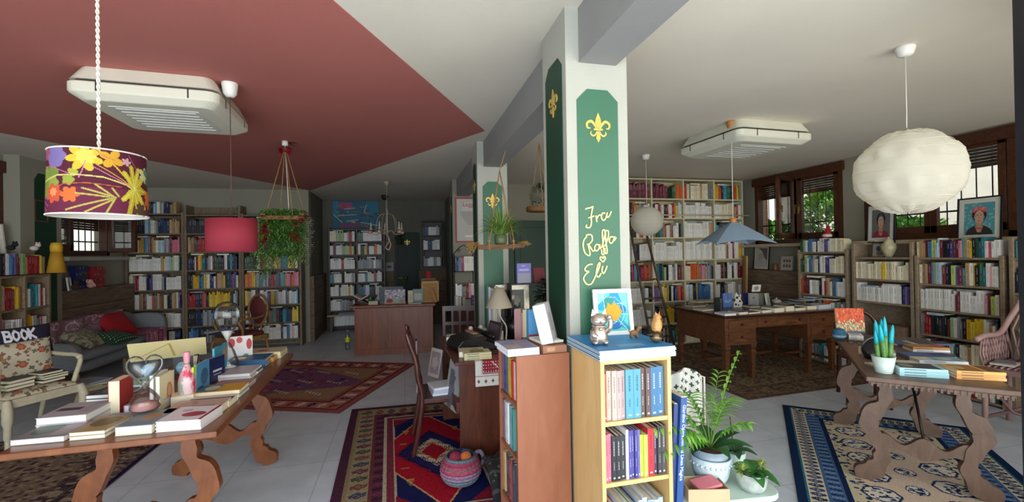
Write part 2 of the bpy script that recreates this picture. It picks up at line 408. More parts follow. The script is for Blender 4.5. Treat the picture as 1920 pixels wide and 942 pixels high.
wall('wall_back_side', MB().box(3.0, 3.15, 6.75, 7.7, 0, H))
wall('wall_back_middle', MB().box(.8, 3.0, 7.5, 7.7, 0, H))
wall('wall_back_left', MB().box(XL, -1.65, 8.7, 8.9, 0, H))
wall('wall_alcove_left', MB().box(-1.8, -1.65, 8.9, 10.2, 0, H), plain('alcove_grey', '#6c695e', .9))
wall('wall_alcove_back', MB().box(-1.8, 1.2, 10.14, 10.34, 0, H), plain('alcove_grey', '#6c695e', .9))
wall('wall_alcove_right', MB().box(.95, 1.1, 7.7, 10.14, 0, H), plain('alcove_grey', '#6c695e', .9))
# pier with a green panel on the window side of the far wall
pp = empty('pillar', (XL, 6.5, 0)); pp['kind'] = 'structure'
MB().box(XL, -4.2, 6.2, 6.82, 0, H).build('pillar_shaft', M_grey, pp, M=Matrix())
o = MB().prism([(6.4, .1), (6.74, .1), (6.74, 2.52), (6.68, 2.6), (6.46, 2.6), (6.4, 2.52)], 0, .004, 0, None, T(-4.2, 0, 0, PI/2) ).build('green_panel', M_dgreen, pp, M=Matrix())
# plank wainscots
def planks(name, x0, x1, y0, y1, z1, n, axis, mat=M_barn, label=None):
    mb = MB(); h = z1/n
    for i in range(n): mb.box(x0, x1, y0, y1, i*h+.002, (i+1)*h-.003)
    return struct(mb.build(name, mat, bevel=.003), label)
planks('trim_1', XL, -4.2, 6.82, 8.38, 1.17, 5, 'y', label='rough plank wainscot with a ledge under the far window')
planks('trim_2', 5.70, XR, 5.15, 6.72, 1.21, 6, 'y', label='rough plank wainscot with a ledge under the garden window')
planks('trim_3', -1.65, -1.58, 8.72, 10.1, 1.2, 5, 'y')
planks('trim_4', -1.58, -.2, 10.06, 10.14, 1.2, 5, 'x')
planks('trim_5', .35, .95, 10.06, 10.14, 1.2, 5, 'x')
# window sills
struct(MB().box(5.62, XR, 2.9, 6.72, 1.585, 1.63).build('trim_6', wood('sill_wood', '#a39273', '#bbaa8a', 3)), 'pale wooden sill below the garden windows')
struct(MB().box(XL, -4.12, 6.83, 8.1, 1.55, 1.60).build('trim_7', plain('sill_white', '#aaa79c', .6)), 'pale sill of the far window')
# green cupboard doors behind the second pillar
dr = empty('door_1', (1.75, 7.5, 0)); dr['kind'] = 'structure'; dr['label'] = 'dark green double door behind the second pillar'
for i, (a, b_) in enumerate(((1.14, 1.88), (1.89, 2.62))):
    mb = MB(); mb.box(a, b_, 7.45, 7.5, 0, 2.12)
    for z0, z1 in ((.15, .95), (1.05, 2.0)): mb.box(a+.1, b_-.1, 7.44, 7.45, z0, z1)
    o = mb.build('door_leaf', M_dgreen, dr, M=Matrix(), bevel=.004)
mb = MB(); fleur(mb, 1.62, 1.93, .14, Matrix.Translation((0, 7.438, 0))); mb.build('gilded_lily', M_gold, dr, M=Matrix())
# very dark green door in the alcove
dr = empty('door_2', (.1, 10.1, 0)); dr['kind'] = 'structure'; dr['label'] = 'dark green door with a gilded lily in the alcove'
mb = MB(); mb.box(-.16, .36, 10.07, 10.14, 0, 2.05); mb.box(-.1, .3, 10.06, 10.07, .2, 1.9)
mb.build('door_leaf', plain('door_dark', '#0c2319', .6), dr, M=Matrix(), bevel=.004)
mb = MB(); fleur(mb, .1, 1.83, .14, Matrix.Translation((0, 10.058, 0))); mb.build('gilded_lily', M_gold, dr, M=Matrix())
mb = MB(); mb.tube([(-.09, 10.05, 1.05), (-.09, 10.0, 1.05), (-.0, 10.0, 1.05)], .012); mb.build('door_handle', M_gold, dr, M=Matrix())
# trim: dark post of the shopfront beside the camera
sf = empty('door_3', (2.42, 1.2, 0)); sf['kind'] = 'structure'; sf['label'] = 'dark framed glazed shopfront at the edge of the view'
mb = MB(); mb.box(2.40, 2.47, 1.17, 1.24, 0, H); mb.box(2.47, 5.8, 1.17, 1.24, 0, .12); mb.box(2.47, 5.8, 1.17, 1.24, 2.64, H); mb.box(4.1, 4.17, 1.17, 1.24, .12, 2.64)
mb.box(5.78, 5.85, 1.17, 1.24, 0, H)
mb.build('shopfront_frame', plain('dark_frame', '#16161c', .4), sf, M=Matrix())
MB().box(2.47, 5.78, 1.2, 1.206, .12, 2.64).build('shopfront_pane', glass('pane', refl=.04), sf, M=Matrix())

# ---- windows
M_pane = glass('pane'); M_bar = plain('iron_bar', '#262230', .5, .4)
M_blind = plain('blind_wood', '#3b2516', .7)
def window(nm, x, y0, y1, z0, z1, sgn, leaves, label):
    """frame in the wall plane x; sgn +1 when outside is +x. leaves: list of (ya, yb, angle)"""
    W = empty(nm, (x, (y0+y1)/2, z0)); W['kind'] = 'structure'; W['label'] = label
    I = Matrix()
    a, b = (x, x+.1) if sgn > 0 else (x-.1, x)
    mb = MB(); t = .07
    mb.box(a, b, y0, y1, z0, z0+t); mb.box(a, b, y0, y1, z1-.1, z1); mb.box(a, b, y0, y0+t, z0, z1); mb.box(a, b, y1-t, y1, z0, z1)
    mb.box(a-.03, b, y0-.03, y1+.03, z1-.13, z1) if sgn > 0 else mb.box(a, b+.03, y0-.03, y1+.03, z1-.13, z1)
    mb.build('window_frame', M_winwood, W, M=I, bevel=.004)
    mb = MB(); xb = x+sgn*.16
    n = int((y1-y0)/.125)
    for i in range(1, n): mb.tube([(xb, y0+i*(y1-y0)/n, z0), (xb, y0+i*(y1-y0)/n, z1)], .007, 6)
    for k in (.28, .7): mb.box(xb-.004, xb+.004, y0, y1, z0+(z1-z0)*k-.01, z0+(z1-z0)*k+.01)
    mb.build('window_bars', M_bar, W, M=I)
    # lowered part of the roller shutter
    mb = MB(); xs = x+sgn*.12
    for k in range(7): mb.box(xs-.006, xs+.006, y0+.05, y1-.05, z1-.12-.035*(k+1)+.003, z1-.12-.035*k)
    mb.build('roller_blind', M_blind, W, M=I)
    for ya, yb, ang in leaves:
        wd = yb-ya; L = empty('window_sash', (0, 0, 0)); L.parent = W; L.matrix_parent_inverse = wm(W).inverted()
        hy = ya if ang >= 0 else yb
        L.location = (x+sgn*.03, hy, 0); L.rotation_euler.z = ang
        s0, s1 = (0, wd) if ang >= 0 else (-wd, 0)
        m2 = MB(); q = .065; zz0, zz1 = z0+t, z1-.1
        m2.box(-.025, .025, s0, s1, zz0, zz0+q+.02); m2.box(-.025, .025, s0, s1, zz1-q, zz1); m2.box(-.025, .025, s0, s0+q, zz0, zz1); m2.box(-.025, .025, s1-q, s1, zz0, zz1)
        o = m2.build('sash_frame', M_winwood, L, bevel=.004)
        o = MB().box(-.003, .003, s0+q, s1-q, zz0+q+.02, zz1-q).build('window_pane', M_pane, L)
        m3 = MB(); e = s1-q/2 if ang >= 0 else s0+q/2
        m3.box(-.045, -.025, e-.012, e+.012, (zz0+zz1)/2-.05, (zz0+zz1)/2+.05); m3.box(-.06, -.045, e-.01, e+.01, (zz0+zz1)/2-.09, (zz0+zz1)/2+.01)
        o = m3.build('window_handle', plain('brass', '#8c7440', .35, .9), L)
    return W
window('window_1', XR, 4.78, 6.34, 1.63, 2.74, 1, [(4.86, 5.50, 0), (5.52, 5.56, 0), (5.60, 6.24, 2.02)], 'wooden barred window over the plank wainscot, one sash ajar')
window('window_2', XR, 3.02, 4.50, 1.63, 2.74, 1, [(3.1, 3.76, 0), (3.76, 4.42, 0)], 'wooden barred window behind the two framed portraits')
window('window_3', XL, 6.86, 8.05, 1.62, 2.35, -1, [(6.94, 7.3, 0)], 'small barred window with its sash open by the bookcases')
window('window_4', XL, 4.6, 6.20, 1.5, 2.68, -1, [(4.68, 5.4, 0), (5.4, 6.12, 0)], 'tall brown window beside the low bookcase')
# the open sash of the far window
sw = bpy.data.objects['window_3']
L = empty('window_sash', (XL+.04, 8.02, 0), -math.atan2(-.30, -.25)-PI); L.rotation_euler.z = 0
L.parent = sw; L.matrix_parent_inverse = wm(sw).inverted()
L.location = (-4.32, 7.98, 0); L.rotation_euler.z = math.radians(75)
m2 = MB()
for bx in ((0, .06, 1.66, 2.28), (.36, .42, 1.66, 2.28), (.06, .36, 1.66, 1.73), (.06, .36, 2.22, 2.28)):
    m2.box(-.025, .025, -bx[1], -bx[0], bx[2], bx[3])
m2.build('sash_frame', M_winwood, L, bevel=.004)
MB().box(-.003, .003, -.36, -.06, 1.73, 2.22).build('window_pane', glass('pane_sky', refl=.3), L)

# ---- outdoors: garden strip, wall and bushes beyond the barred windows
struct(MB().box(6.05, 9.6, -1, 9, -.3, 1.1).build('ground', plain('soil', '#6f6654', .9)), 'raised garden strip outside the windows')
struct(MB().box(8.9, 9.1, -1, 9, 1.0, 4.2).build('wall_garden', plain('garden_wall', '#d0ccbf', .9)), 'pale garden wall outside')
struct(MB().box(-9.1, -8.9, 2, 12, -.3, 4.2).build('wall_yard', plain('garden_wall', '#d0ccbf', .9)), 'pale yard wall outside')
struct(MB().box(-9.1, -4.6, 2, 12, -.35, -.25).build('ground', plain('soil', '#6f6654', .9)))
M_brick, nt, b = _new('brick'); bt = _tex(nt, 'ShaderNodeTexBrick', 4.5)
bt.inputs['Color1'].default_value = srgb('#b5623f'); bt.inputs['Color2'].default_value = srgb('#9a4c30'); bt.inputs['Mortar'].default_value = srgb('#b9a48e')
mp = bt.inputs['Vector'].links[0].from_node; mp.inputs['Rotation'].default_value = (PI/2, 0, PI/2)
nt.links.new(bt.outputs[0], b.inputs['Base Color'])
struct(MB().box(6.3, 6.62, 6.86, 7.2, 1.0, 3.2).build('pillar_brick', M_brick), 'brick pier outside the garden window')
struct(MB().box(-5.7, -5.4, 8.25, 8.6, -.2, 3.2).build('pillar_brick', M_brick), 'brick pier outside the far window')
M_leafmat = attr_mat('leaf', .45, trans=.25)
GR = ['#3f6b2a', '#557f35', '#2f5423', '#6d9440', '#48722f', '#87a850']
def gcol(pal=GR): return srgb(random.choice(pal))
def bush(name, c, r, n, label, sz=.07, pal=GR, group=None):
    root = empty(name, c, 0, label, 'shrub', group)
    m = MB(); 
    for i in range(n):
        a = random.uniform(0, 2*PI); z = random.uniform(-.9, 1); rr = math.sqrt(max(0, 1-z*z*.8))*random.uniform(.55, 1)
        p = (math.cos(a)*rr*r[0], math.sin(a)*rr*r[1], z*r[2])
        d = Vector((p[0]/r[0]+random.uniform(-.6, .6), p[1]/r[1]+random.uniform(-.6, .6), p[2]/r[2]+random.uniform(-.4, .8)))
        m.leaf(p, d, sz*random.uniform(.8, 1.5), sz*.45, .2, 0, gcol(pal), 3)
    m.build('foliage', M_leafmat, root)
    m = MB()
    for i in range(6):
        a = i*1.05; m.tube([(0, 0, -r[2]-.1), (math.cos(a)*r[0]*.3, math.sin(a)*r[1]*.3, -r[2]*.4), (math.cos(a)*r[0]*.6, math.sin(a)*r[1]*.6, r[2]*.4)], .012, 5)
    m.build('stem', plain('bark', '#4c3b2a', .9), root)
    return root
bl = ['glossy bush outside the barred window over the wainscot', 'tall bright bush outside the sash nearest the pier', 'low bush outside behind the small portrait',
      'sunlit low bush outside between the two portraits', 'low bush outside behind the large portrait']
for i, (x, y, z, r) in enumerate([(7.3, 7.6, 1.55, (.5, .62, .5)), (7.4, 6.3, 1.85, (.5, .62, .65)), (7.5, 5.1, 1.5, (.5, .55, .42)), (7.5, 3.95, 1.5, (.5, .55, .42)), (7.4, 2.8, 1.5, (.5, .55, .42))]):
    bush('garden_bush', (x, y, z), r, 1700, bl[i], .13, ['#4f8a2c', '#6ea83c', '#38661f', '#86bc48', '#5a9434', '#2f5a1c'])
bush('garden_bush', (-6.6, 9.6, 1.5), (.7, .7, .9), 900, 'bush outside the small far window', .13)
# ================================================================ BOOKS
PAGES = [srgb('#e9dfc8'), srgb('#efe8d8'), srgb('#e0d3b4'), srgb('#f2efe6')]
PAL = dict(w=['#e8e4dc', '#efede8', '#dfdcd6'], c=['#e6dcc0', '#ded2b2', '#eee4cc'], g=['#8e8f90', '#a7a7a3', '#77797b'], r=['#a3262c', '#b8322f', '#8c1f26'],
 o=['#d0602a', '#db7a38', '#c65a33'], y=['#e0b92c', '#e8cf4a', '#d9a51e'], n=['#1f2c50', '#26365f', '#182340'], b=['#4a78a8', '#5f97c4', '#3a6a9a'],
 k=['#25252a', '#303036', '#1c1c20'], t=['#2f8a94', '#49a3a8', '#256f7c'], e=['#2f5a41', '#3f6d4c', '#264a38'], m=['#6e2a3a', '#7d3444', '#5c2330'],
 p=['#5d4a86', '#75609c', '#4b3a70'], l=['#a9bd8a', '#b8cf6e', '#94ac7a'], i=['#d88a9a', '#cf6f86', '#e3a9b0'], s=['#b08e64', '#c0a07a', '#8f7452'], h=['#6b4636', '#5a3a30', '#7c5444'], a=['#bfcfd8', '#a9c0cf', '#d0dce2'])
NAMES = dict(w='white', c='cream', g='grey', r='red', o='orange', y='yellow', n='navy', b='blue', k='black', t='teal', e='green', m='maroon', p='purple', l='lime green', i='pink', s='tan', h='brown', a='pale blue')
M_cover = attr_mat('cover', .45)
M_paper = attr_mat('page', .85)
ORD = 'first second third fourth fifth sixth seventh eighth ninth tenth eleventh twelfth thirteenth fourteenth fifteenth sixteenth seventeenth eighteenth nineteenth twentieth'.split()
TENS = {2: 'twenty', 3: 'thirty', 4: 'forty', 5: 'fifty', 6: 'sixty', 7: 'seventy', 8: 'eighty', 9: 'ninety'}
def ordinal(n):
    if n <= 20: return ORD[n-1]
    if n % 10 == 0: return TENS[n//10][:-1]+'ieth'
    return TENS[n//10]+'-'+ORD[n % 10-1]
def book_mb(mb, w, h, d, col, page, M, lines=1, detail=True, mats=(0, 0), pages_too=True):
    """spine on the plane y=0 facing -y; thickness along x, height z, depth y"""
    t = min(.0025, w*.15)
    if not detail:
        v = [(0,0,0),(w,0,0),(w,d,0),(0,d,0),(0,0,h),(w,0,h),(w,d,h),(0,d,h)]
        mb.add(v, [(0,3,2,1),(4,5,6,7),(0,1,5,4),(1,2,6,5),(2,3,7,6),(3,0,4,7)], mats[0], [page, page, col, col, page, col], M)
    else:
        mb.box(0, t, 0, d, 0, h, mats[0], col, M); mb.box(w-t, w, 0, d, 0, h, mats[0], col, M); mb.box(t, w-t, 0, t, 0, h, mats[0], col, M)
        if pages_too: mb.box(t, w-t, t, d-.003, .003, h-.003, mats[1], page, M)
    if lines:
        lum = sum(col[:3])/3; ink = tuple(x*.45 for x in col[:3])+(1,) if lum > .2 else tuple(min(1, x*.5+.35) for x in col[:3])+(1,); f = -.0005
        for z0, z1, ww in ((.56, .88, .22), (.24, .42, .14), (.05, .08, .4))[:lines if lines < 3 else 3]:
            a, b_ = w*(.5-ww/2), w*(.5+ww/2); z = z0
            while z < z1:
                s = (random.uniform(.008, .022) if detail else .3)/max(h, .05)*(.2 if detail else 1); e = min(z1, z+s*(1 if not detail else 5)*.5)
                if e-z > .004: mb.quad((a, f, h*z), (b_, f, h*z), (b_, f, h*e), (a, f, h*e), mats[0], ink, M)
                z = e+(.012 if detail else 1)
REC = []      # every shelved book: matrix, w, h, d, colour letter, ctx, index
def fill(P, u, v, L, hmax, depth, pat, ctx, ucov=.93, lean=.06, stack=.15):
    """a row of upright books: u along the shelf, v into the shelf, L its length; letters of pat give the run of colours"""
    u, v = Vector(u).normalized(), Vector(v).normalized(); P = Vector(P)
    B = Matrix(((u.x, v.x, 0, 0), (u.y, v.y, 0, 0), (0, 0, 1, 0), (0, 0, 0, 1)))
    x = .004; end = L*ucov; n = 0; seg = end/len(pat); lasth = None
    tops = []
    while x < end-.01:
        k = pat[min(len(pat)-1, int(x/seg))]
        if k == ' ': x += .03; lasth = None; continue
        same = k in 'wca'
        w = random.uniform(.014, .034) if not same else random.uniform(.016, .03)
        if x+w > L-.003: break
        if k.isupper(): h = hmax*.8; kk = k.lower()
        else: h = hmax*(random.uniform(.66, .9)); kk = k
        if same and lasth and random.random() < .75: h = lasth
        lasth = h
        d = min(depth-.02, random.uniform(.12, .17)); n += 1
        back = random.uniform(0, .012)
        M = Matrix.Translation(P+u*x+v*back) @ B
        col = random.choice(PAL[kk])
        REC.append(dict(M=M, w=w, h=h, d=d, k=kk, col=col, ctx=ctx, n=n))
        tops.append((x, w, h)); x += w+random.choice((0, 0, .001, .002))
    # now and then a few books lie flat on top of the row
    i = 0
    while i+7 < len(tops):
        if random.random() < stack:
            hh = max(t_[2] for t_ in tops[i:i+7]); x0 = tops[i][0]
            if tops[i+6][0]+tops[i+6][1]-x0 > .13 and hh+.035 < hmax:
                n += 1; w = random.uniform(.015, .028)
                # lying: thickness becomes vertical, height runs along u
                M = Matrix.Translation(P+u*(x0+.19)+v*.01+Vector((0, 0, hh))) @ B @ Matrix(((0, 0, -1, 0), (0, 1, 0, 0), (1, 0, 0, 0), (0, 0, 0, 1)))
                REC.append(dict(M=M, w=w, h=.18, d=.12, k='w', col=random.choice(PAL[random.choice('wcga')]), ctx=ctx, n=n, flat=True)); i += 8
        i += 1
def bookcase(name, label, mat, u, origin, L, depth, zs, ups, z0=0, z1=None, th=.022, back=True, group=None, upth=None):
    """origin: front left foot; u along the front; v = u turned towards the wall. zs: shelf top heights; ups: positions of uprights along u"""
    u = Vector(u).normalized(); v = Vector((-u.y, u.x, 0)); o = Vector(origin)
    root = empty(name, o, 0, label, 'bookcase', group)
    R = Matrix(((u.x, v.x, 0, 0), (u.y, v.y, 0, 0), (0, 0, 1, 0), (0, 0, 0, 1)))
    root.matrix_basis = Matrix.Translation(o) @ R
    up = upth or th
    for x in ups: MB().box(x-up/2, x+up/2, 0, depth, z0, z1).build('upright', mat, root, bevel=.002)
    for i, (a, b_) in enumerate(zip(ups, ups[1:])):
        for z in (zs[i] if isinstance(zs[0], (list, tuple)) else zs):
            MB().box(a+up/2, b_-up/2, .004, depth, z-th, z).build('shelf', mat, root, bevel=.002)
    if back: MB().box(ups[0], ups[-1], depth, depth+.008, z0+.02, z1-.005).build('back_panel', mat, root)
    return root, u, v

M_oak = wood('shelf_oak', '#64533f', '#8d7a63', 3, (10, 10, 1.5), .65)
M_taupe = wood('shelf_taupe', '#7d6b57', '#a08d75', 3, (6, 1.5, 6), .65)
M_cream = plain('shelf_cream', '#d6cbaa', .55, var=.03)
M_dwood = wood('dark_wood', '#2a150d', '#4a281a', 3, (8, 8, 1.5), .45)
M_lowoak = wood('shelf_low_oak', '#6d5b43', '#937d60', 3, (1.5, 8, 8), .65)

# ---- far wall: three tall oak bookcases in a row
Y0 = 8.38
names = ['tall oak bookcase beside the grey sofa, its topmost books by the sash', 'middle one of three oak bookcases behind the red drum lamp', 'oak bookcase behind the hanging basket of greenery']
spans = [(-4.33, -3.50), (-3.50, -2.66), (-2.66, -1.72)]
ZL = [.14, .43, .74, 1.05, 1.36, 1.66, 1.97, 2.28]
rowsL = [
 ['kgbwtkwn', 'grrgehwbnwwww', 'wwwshwwogshcknswp', 'cgrwwwnpwwwgnwwwww', 'wwwwwwwwwwwscaglwe', 'aacsybgrscaaggmiii', 'a kkabcgnnksss'],
 ['bkgnbw', 'kngbwka', 'rrmnronyyyyyyykag', 'ksyytbycnwmssynnmpc', 'nkwrytngwreekmwntnn', 'shrrnrrrgw', 'kkyk'],
 ['wrwknwwwwcwwwwnwwbwiwc', 'wwpnttbbwkstghnnttnnyyy', 'ysawrnwwagpybsawwbswawb', 'oooysgtgbgmrrbegtoimoii', 'eekcmrigystbysc', 'gggg', 'gg']]
for ci, (a, b_) in enumerate(spans):
    zt = 2.32 if ci == 0 else 2.44 if ci == 1 else 2.3
    root, u, v = bookcase('bookcase', names[ci], M_oak, (1, 0, 0), (a, Y0, 0), b_-a, .3, ZL if ci else ZL[:-1]+[2.30], [.02, b_-a-.02], 0, zt, .022, True, 'oak bookcases along the far wall', .036)
    for k, z in enumerate(ZL[:7]):
        fill((a+.045, Y0+.012, z), u, v, b_-a-.09, .29, .28, rowsL[ci][k], f"{['bottom', 'second', 'third', 'fourth', 'fifth', 'sixth', 'seventh'][k]} shelf of the {['sofa-side', 'middle', 'garland-side'][ci]} oak bookcase", .97, stack=.12)
    if ci == 0: fill((a+.25, Y0+.012, 2.30), u, v, .5, .22, .25, 'a kabcgnnksss', 'top board of the sofa-side oak bookcase', .97, stack=0)
    
# ---- garden-side back wall: cream shelving
XW = [3.50, 3.955, 4.545, 5.135, 5.70]
ZW = [.03, .36, .72, 1.06, 1.40, 1.77, 2.09, 2.41, 2.735]
root, u, v = bookcase('bookcase', 'wide cream bookcase up to the ceiling behind the writing desk', M_cream, (1, 0, 0), (XW[0], 6.45, 0), 2.2, .28, ZW, [x-XW[0] for x in XW], 0, 2.74, .022, True, None, .024)
rowsW = [
 ['nkgknb', 'wwwwww', 'wwwwgwk', 'nrbknroro', 'gwkwwww', 'wkwoww', 'kosgww', 'mmmmmmmm'],
 ['yokkwmgemtegwrh', 'pksscyyykkwk', 'ppgicysykwkbporr', 'cetnelkwwggwmhs', 'wwwwwwwwwwwwwww', 'geetsrwsmwwkt', 'kwrswkmcwroyaw', 'mmmm eoo'],
 ['ccckkww', 'wwkwwk', 'wawenybbbbbbwm', 'ccoooosiiigggn', 'wwwwwwwwwwwwww', 'wwwwwwwwwwwwss', 'wwwwwwwwwwwww', 'rckccccscccgg'],
 ['wwwgww', 'wwkwww', 'wkgwwgw', 'wwmskwwkwwmr', 'wwwwwsmwwrwwyy', 'tknekwsw', 'wwcccccsrw', 'ysokbtekhoyt']]
for ci in range(4):
    for k in range(8):
        fill((XW[ci]+.016, 6.46, ZW[k]), u, v, XW[ci+1]-XW[ci]-.032, ZW[k+1]-ZW[k]-.03 if k < 7 else .29, .26, rowsW[ci][k],
             f"{['bottom', 'second', 'third', 'fourth', 'fifth', 'sixth', 'seventh', 'topmost'][k]} shelf, {['ladder', 'second', 'third', 'window-side'][ci]} bay of the cream bookcase", .97, stack=.12)

# ---- under the garden windows: low taupe shelving, front at x = 5.45
XF = 5.45
RB = [ # y far, y near, shelf heights, z top, ctx, rows bottom-up (read from the far end)
 (5.14, 4.42, [.04, .34, .64, .92, 1.22, 1.50], 1.53, 'santa-hat', ['gwgtwsew', 'wgtekwcwsee', 'syeknhkgskorwwtgswg', 'ormgwwwwkwrswsbawww', 'elwbgwkwwpwwcccc'],
  'low taupe bookcase that carries the little red and white hat'),
 (4.36, 3.68, [.04, .90, 1.17, 1.43], 1.62, 'vase', ['', 'wwwwwwwwwwwnp', 'cccccccycccccc', ''], 'taupe bookcase with a painted vase above yellowed paperbacks'),
 (3.66, 2.92, [.04, .34, .61, .88, 1.15, 1.43], 1.45, 'portrait', ['kgkwgwcsrcswe', 'kcwmpwrkwtkwcscclgmnrm', 'grrkkkkkhlwgkyyyyywscn', 'wwwwwwwwwwmwwwwwwimlc', 'cssmblaamknlpmitswyketwiww'],
  'taupe bookcase with mixed colours on top under the large framed portrait'),
 (2.88, 2.25, [.04, .75, 1.11, 1.43], 1.62, 'wicker-chair', ['', '', 'ntmeee', 'twcbnw'], 'taupe bookcase cut by the picture edge behind the wicker armchair')]
for yf, yn, zs, zt, nm, rows, lab in RB:
    L = yf-yn
    root, u, v = bookcase('bookcase', lab, M_taupe, (0, -1, 0), (XF, yf, 0), L, .24, zs, [.014, L-.014], 0, zt if nm != 'vase' else 1.60, .022, True, 'taupe bookcases under the garden windows', .03)
    for k, pat in enumerate(rows):
        if not pat: continue
        hm = (zs[k+1] if k+1 < len(zs) else zs[k]+.22)-zs[k]-.02
        fill((XF+.01, yf-.035, zs[k]), u, v, L-.07, min(hm, .27), .22, pat, f"{['bottom', 'second', 'third', 'fourth', 'fifth', 'sixth'][k]} shelf of the {nm} bookcase", .985, stack=.25 if k else 0)
    if nm == 'portrait': fill((XF+.01, yf-.01, zs[5]+.0), u, v, L-.02, .23, .22, 'cssmblaamknlpmitswyketwiwwww', 'top board of the portrait bookcase', 1, stack=0)
    if nm == 'santa-hat': fill((XF+.01, yf-.02, zs[5]), u, v, L-.04, .2, .22, 'elwbgwkwwpwwccccc', 'top board of the santa-hat bookcase', 1, stack=0)

# ---- low bookcase by the far windows (front at x = -4.0, runs along y)
o = (-4.02, 5.0, 0)
root, u, v = bookcase('bookcase', 'low oak bookcase beside the tall brown window', M_lowoak, (0, 1, 0), o, 1.34, .3, [.36, .70, 1.04, 1.40], [.02, .36, .68, 1.0, 1.34], 0, 1.40, .024, True, None, .03)
for k, z in enumerate([.36, .70, 1.04]):
    for c, (a, b_, pt) in enumerate([(.04, .34, ['gwkw', 'nwow', 'wwrt']), (.38, .66, ['wgkw', 'wnoi', 'atck']), (.70, .98, ['kwgt', 'iwwwww', 'srrmyys']), (1.02, 1.31, ['wcow', 'yycgtmiww', 'wttarw'])]):
        fill((-4.03, 5.0+a, z), u, v, b_-a, .29, .26, pt[k], f"{['bottom', 'middle', 'upper'][k]} shelf, bay {['one', 'two', 'three', 'four'][c]} of the low oak bookcase", .97, stack=0)
fill((-4.04, 5.35, 1.41), u, v, .98, .26, .24, 'wwrwnknkwbpmllrrrys', 'board on top of the low oak bookcase', .98, stack=0)

# ---- alcove shelves
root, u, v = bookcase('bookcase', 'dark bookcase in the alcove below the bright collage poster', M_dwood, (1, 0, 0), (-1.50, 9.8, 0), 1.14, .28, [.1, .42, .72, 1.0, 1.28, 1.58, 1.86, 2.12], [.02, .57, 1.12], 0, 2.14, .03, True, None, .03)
AR = [['ww', 'www'], ['wwwgggmw', 'wwkww'], ['wwwkwwcywe', 'ebwnkww'], ['tww wwg', 'wwtwwrww'], ['wwwwrwwww', 'gggggwgg'], ['wmwwlllol', 'wkynwwoww'], ['cclllwgrw', 'eewwwwwwww']]
for k, z in enumerate([.1, .42, .72, 1.0, 1.28, 1.58, 1.86]):
    for c in (0, 1):
        fill((-1.47+c*.55, 9.81, z), u, v, .5, .26, .26, AR[k][c], f"{['bottom', 'second', 'third', 'fourth', 'fifth', 'sixth', 'topmost'][k]} shelf, {['far', 'near'][c]} half of the alcove bookcase", .97, stack=.2)
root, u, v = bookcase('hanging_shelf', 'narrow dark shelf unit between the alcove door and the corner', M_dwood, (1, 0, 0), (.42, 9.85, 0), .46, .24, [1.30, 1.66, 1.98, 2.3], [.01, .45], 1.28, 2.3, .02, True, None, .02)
root['category'] = 'shelf'
for k, z in enumerate([1.30, 1.66, 1.98]): fill((.44, 9.86, z), u, v, .4, .25, .22, ['gwwgw', 'wnww', 'nwwg'][k], f"{['bottom', 'middle', 'top'][k]} board of the narrow alcove shelf", .9, stack=0)
# ================================================================ RUGS
M_rug = attr_mat('rug', .95, spec=.1, bump=.4, bs=300)
def rug(name, label, P, u, v, cv, L, W, th=.008, mat=None):
    """P: one corner; u along the canvas width W, v along canvas height L"""
    u = Vector((*u, 0)).normalized(); v = Vector((*v, 0)).normalized(); P = Vector((*P, .001))
    w = cv.w; rg = random.Random(3)
    me = grid_mesh(name, cv, lambda a, b: P+u*(a*W)+v*(b*L)+Vector((0, 0, th+.0015*math.sin(a*17)*math.sin(b*13))), mat or M_rug)
    o = bpy.data.objects.new(name, me); COL.objects.link(o); tag(o, label, 'rug')
    mb = MB(); a, b, c, d = P, P+u*W, P+u*W+v*L, P+v*L; z = Vector((0, 0, th))
    for p, q in ((a, b), (b, c), (c, d), (d, a)): mb.quad(tuple(p), tuple(q), tuple(q+z), tuple(p+z))
    e = mb.build('rug_edge', plain('rug_edge_'+name+str(len(MATS)), '#5c3a34', .95), o)
    return o
def bands(cv, L, W, spec):
    """nested borders: spec list of (width in metres, colour)"""
    m = 0
    for wd, col in spec:
        cv.rect(m/W, m/L, 1-m/W, 1-m/L, col); m += wd
    return m
def motif_band(cv, L, W, m0, m1, cols, step, seed=1, thick=.5):
    """repeating little figures inside the border ring m0..m1"""
    X = cv.x*W; Y = cv.y*L; d = np.minimum(np.minimum(X, W-X), np.minimum(Y, L-Y)); ring = (d > m0) & (d < m1)
    horiz = (np.minimum(Y, L-Y) < np.minimum(X, W-X)); s = np.where(horiz, X, Y); t = (d-m0)/(m1-m0)-.5; ph = (s/step) % 1-.5
    k = (s/step).astype(int)
    for i, c in enumerate(cols):
        sel = ring & ((k % len(cols)) == i)
        cv.put(sel & (np.abs(ph)*1.6+np.abs(t)*1.1 < thick) & (np.abs(ph)*1.6+np.abs(t)*1.1 > thick*.45), c)
        cv.put(sel & (np.abs(ph+t*.5) < .09) & (np.abs(t) < .45), c)
def hexmed(cv, L, W, cx, cy, rx, ry, col, cut=.55):
    X = np.abs(cv.x*W-cx)/rx; Y = np.abs(cv.y*L-cy)/ry
    cv.put((X < 1) & (Y < 1) & (X*(1-cut)+Y*cut < .62 if False else X*.5+Y*.5 < cut), col)
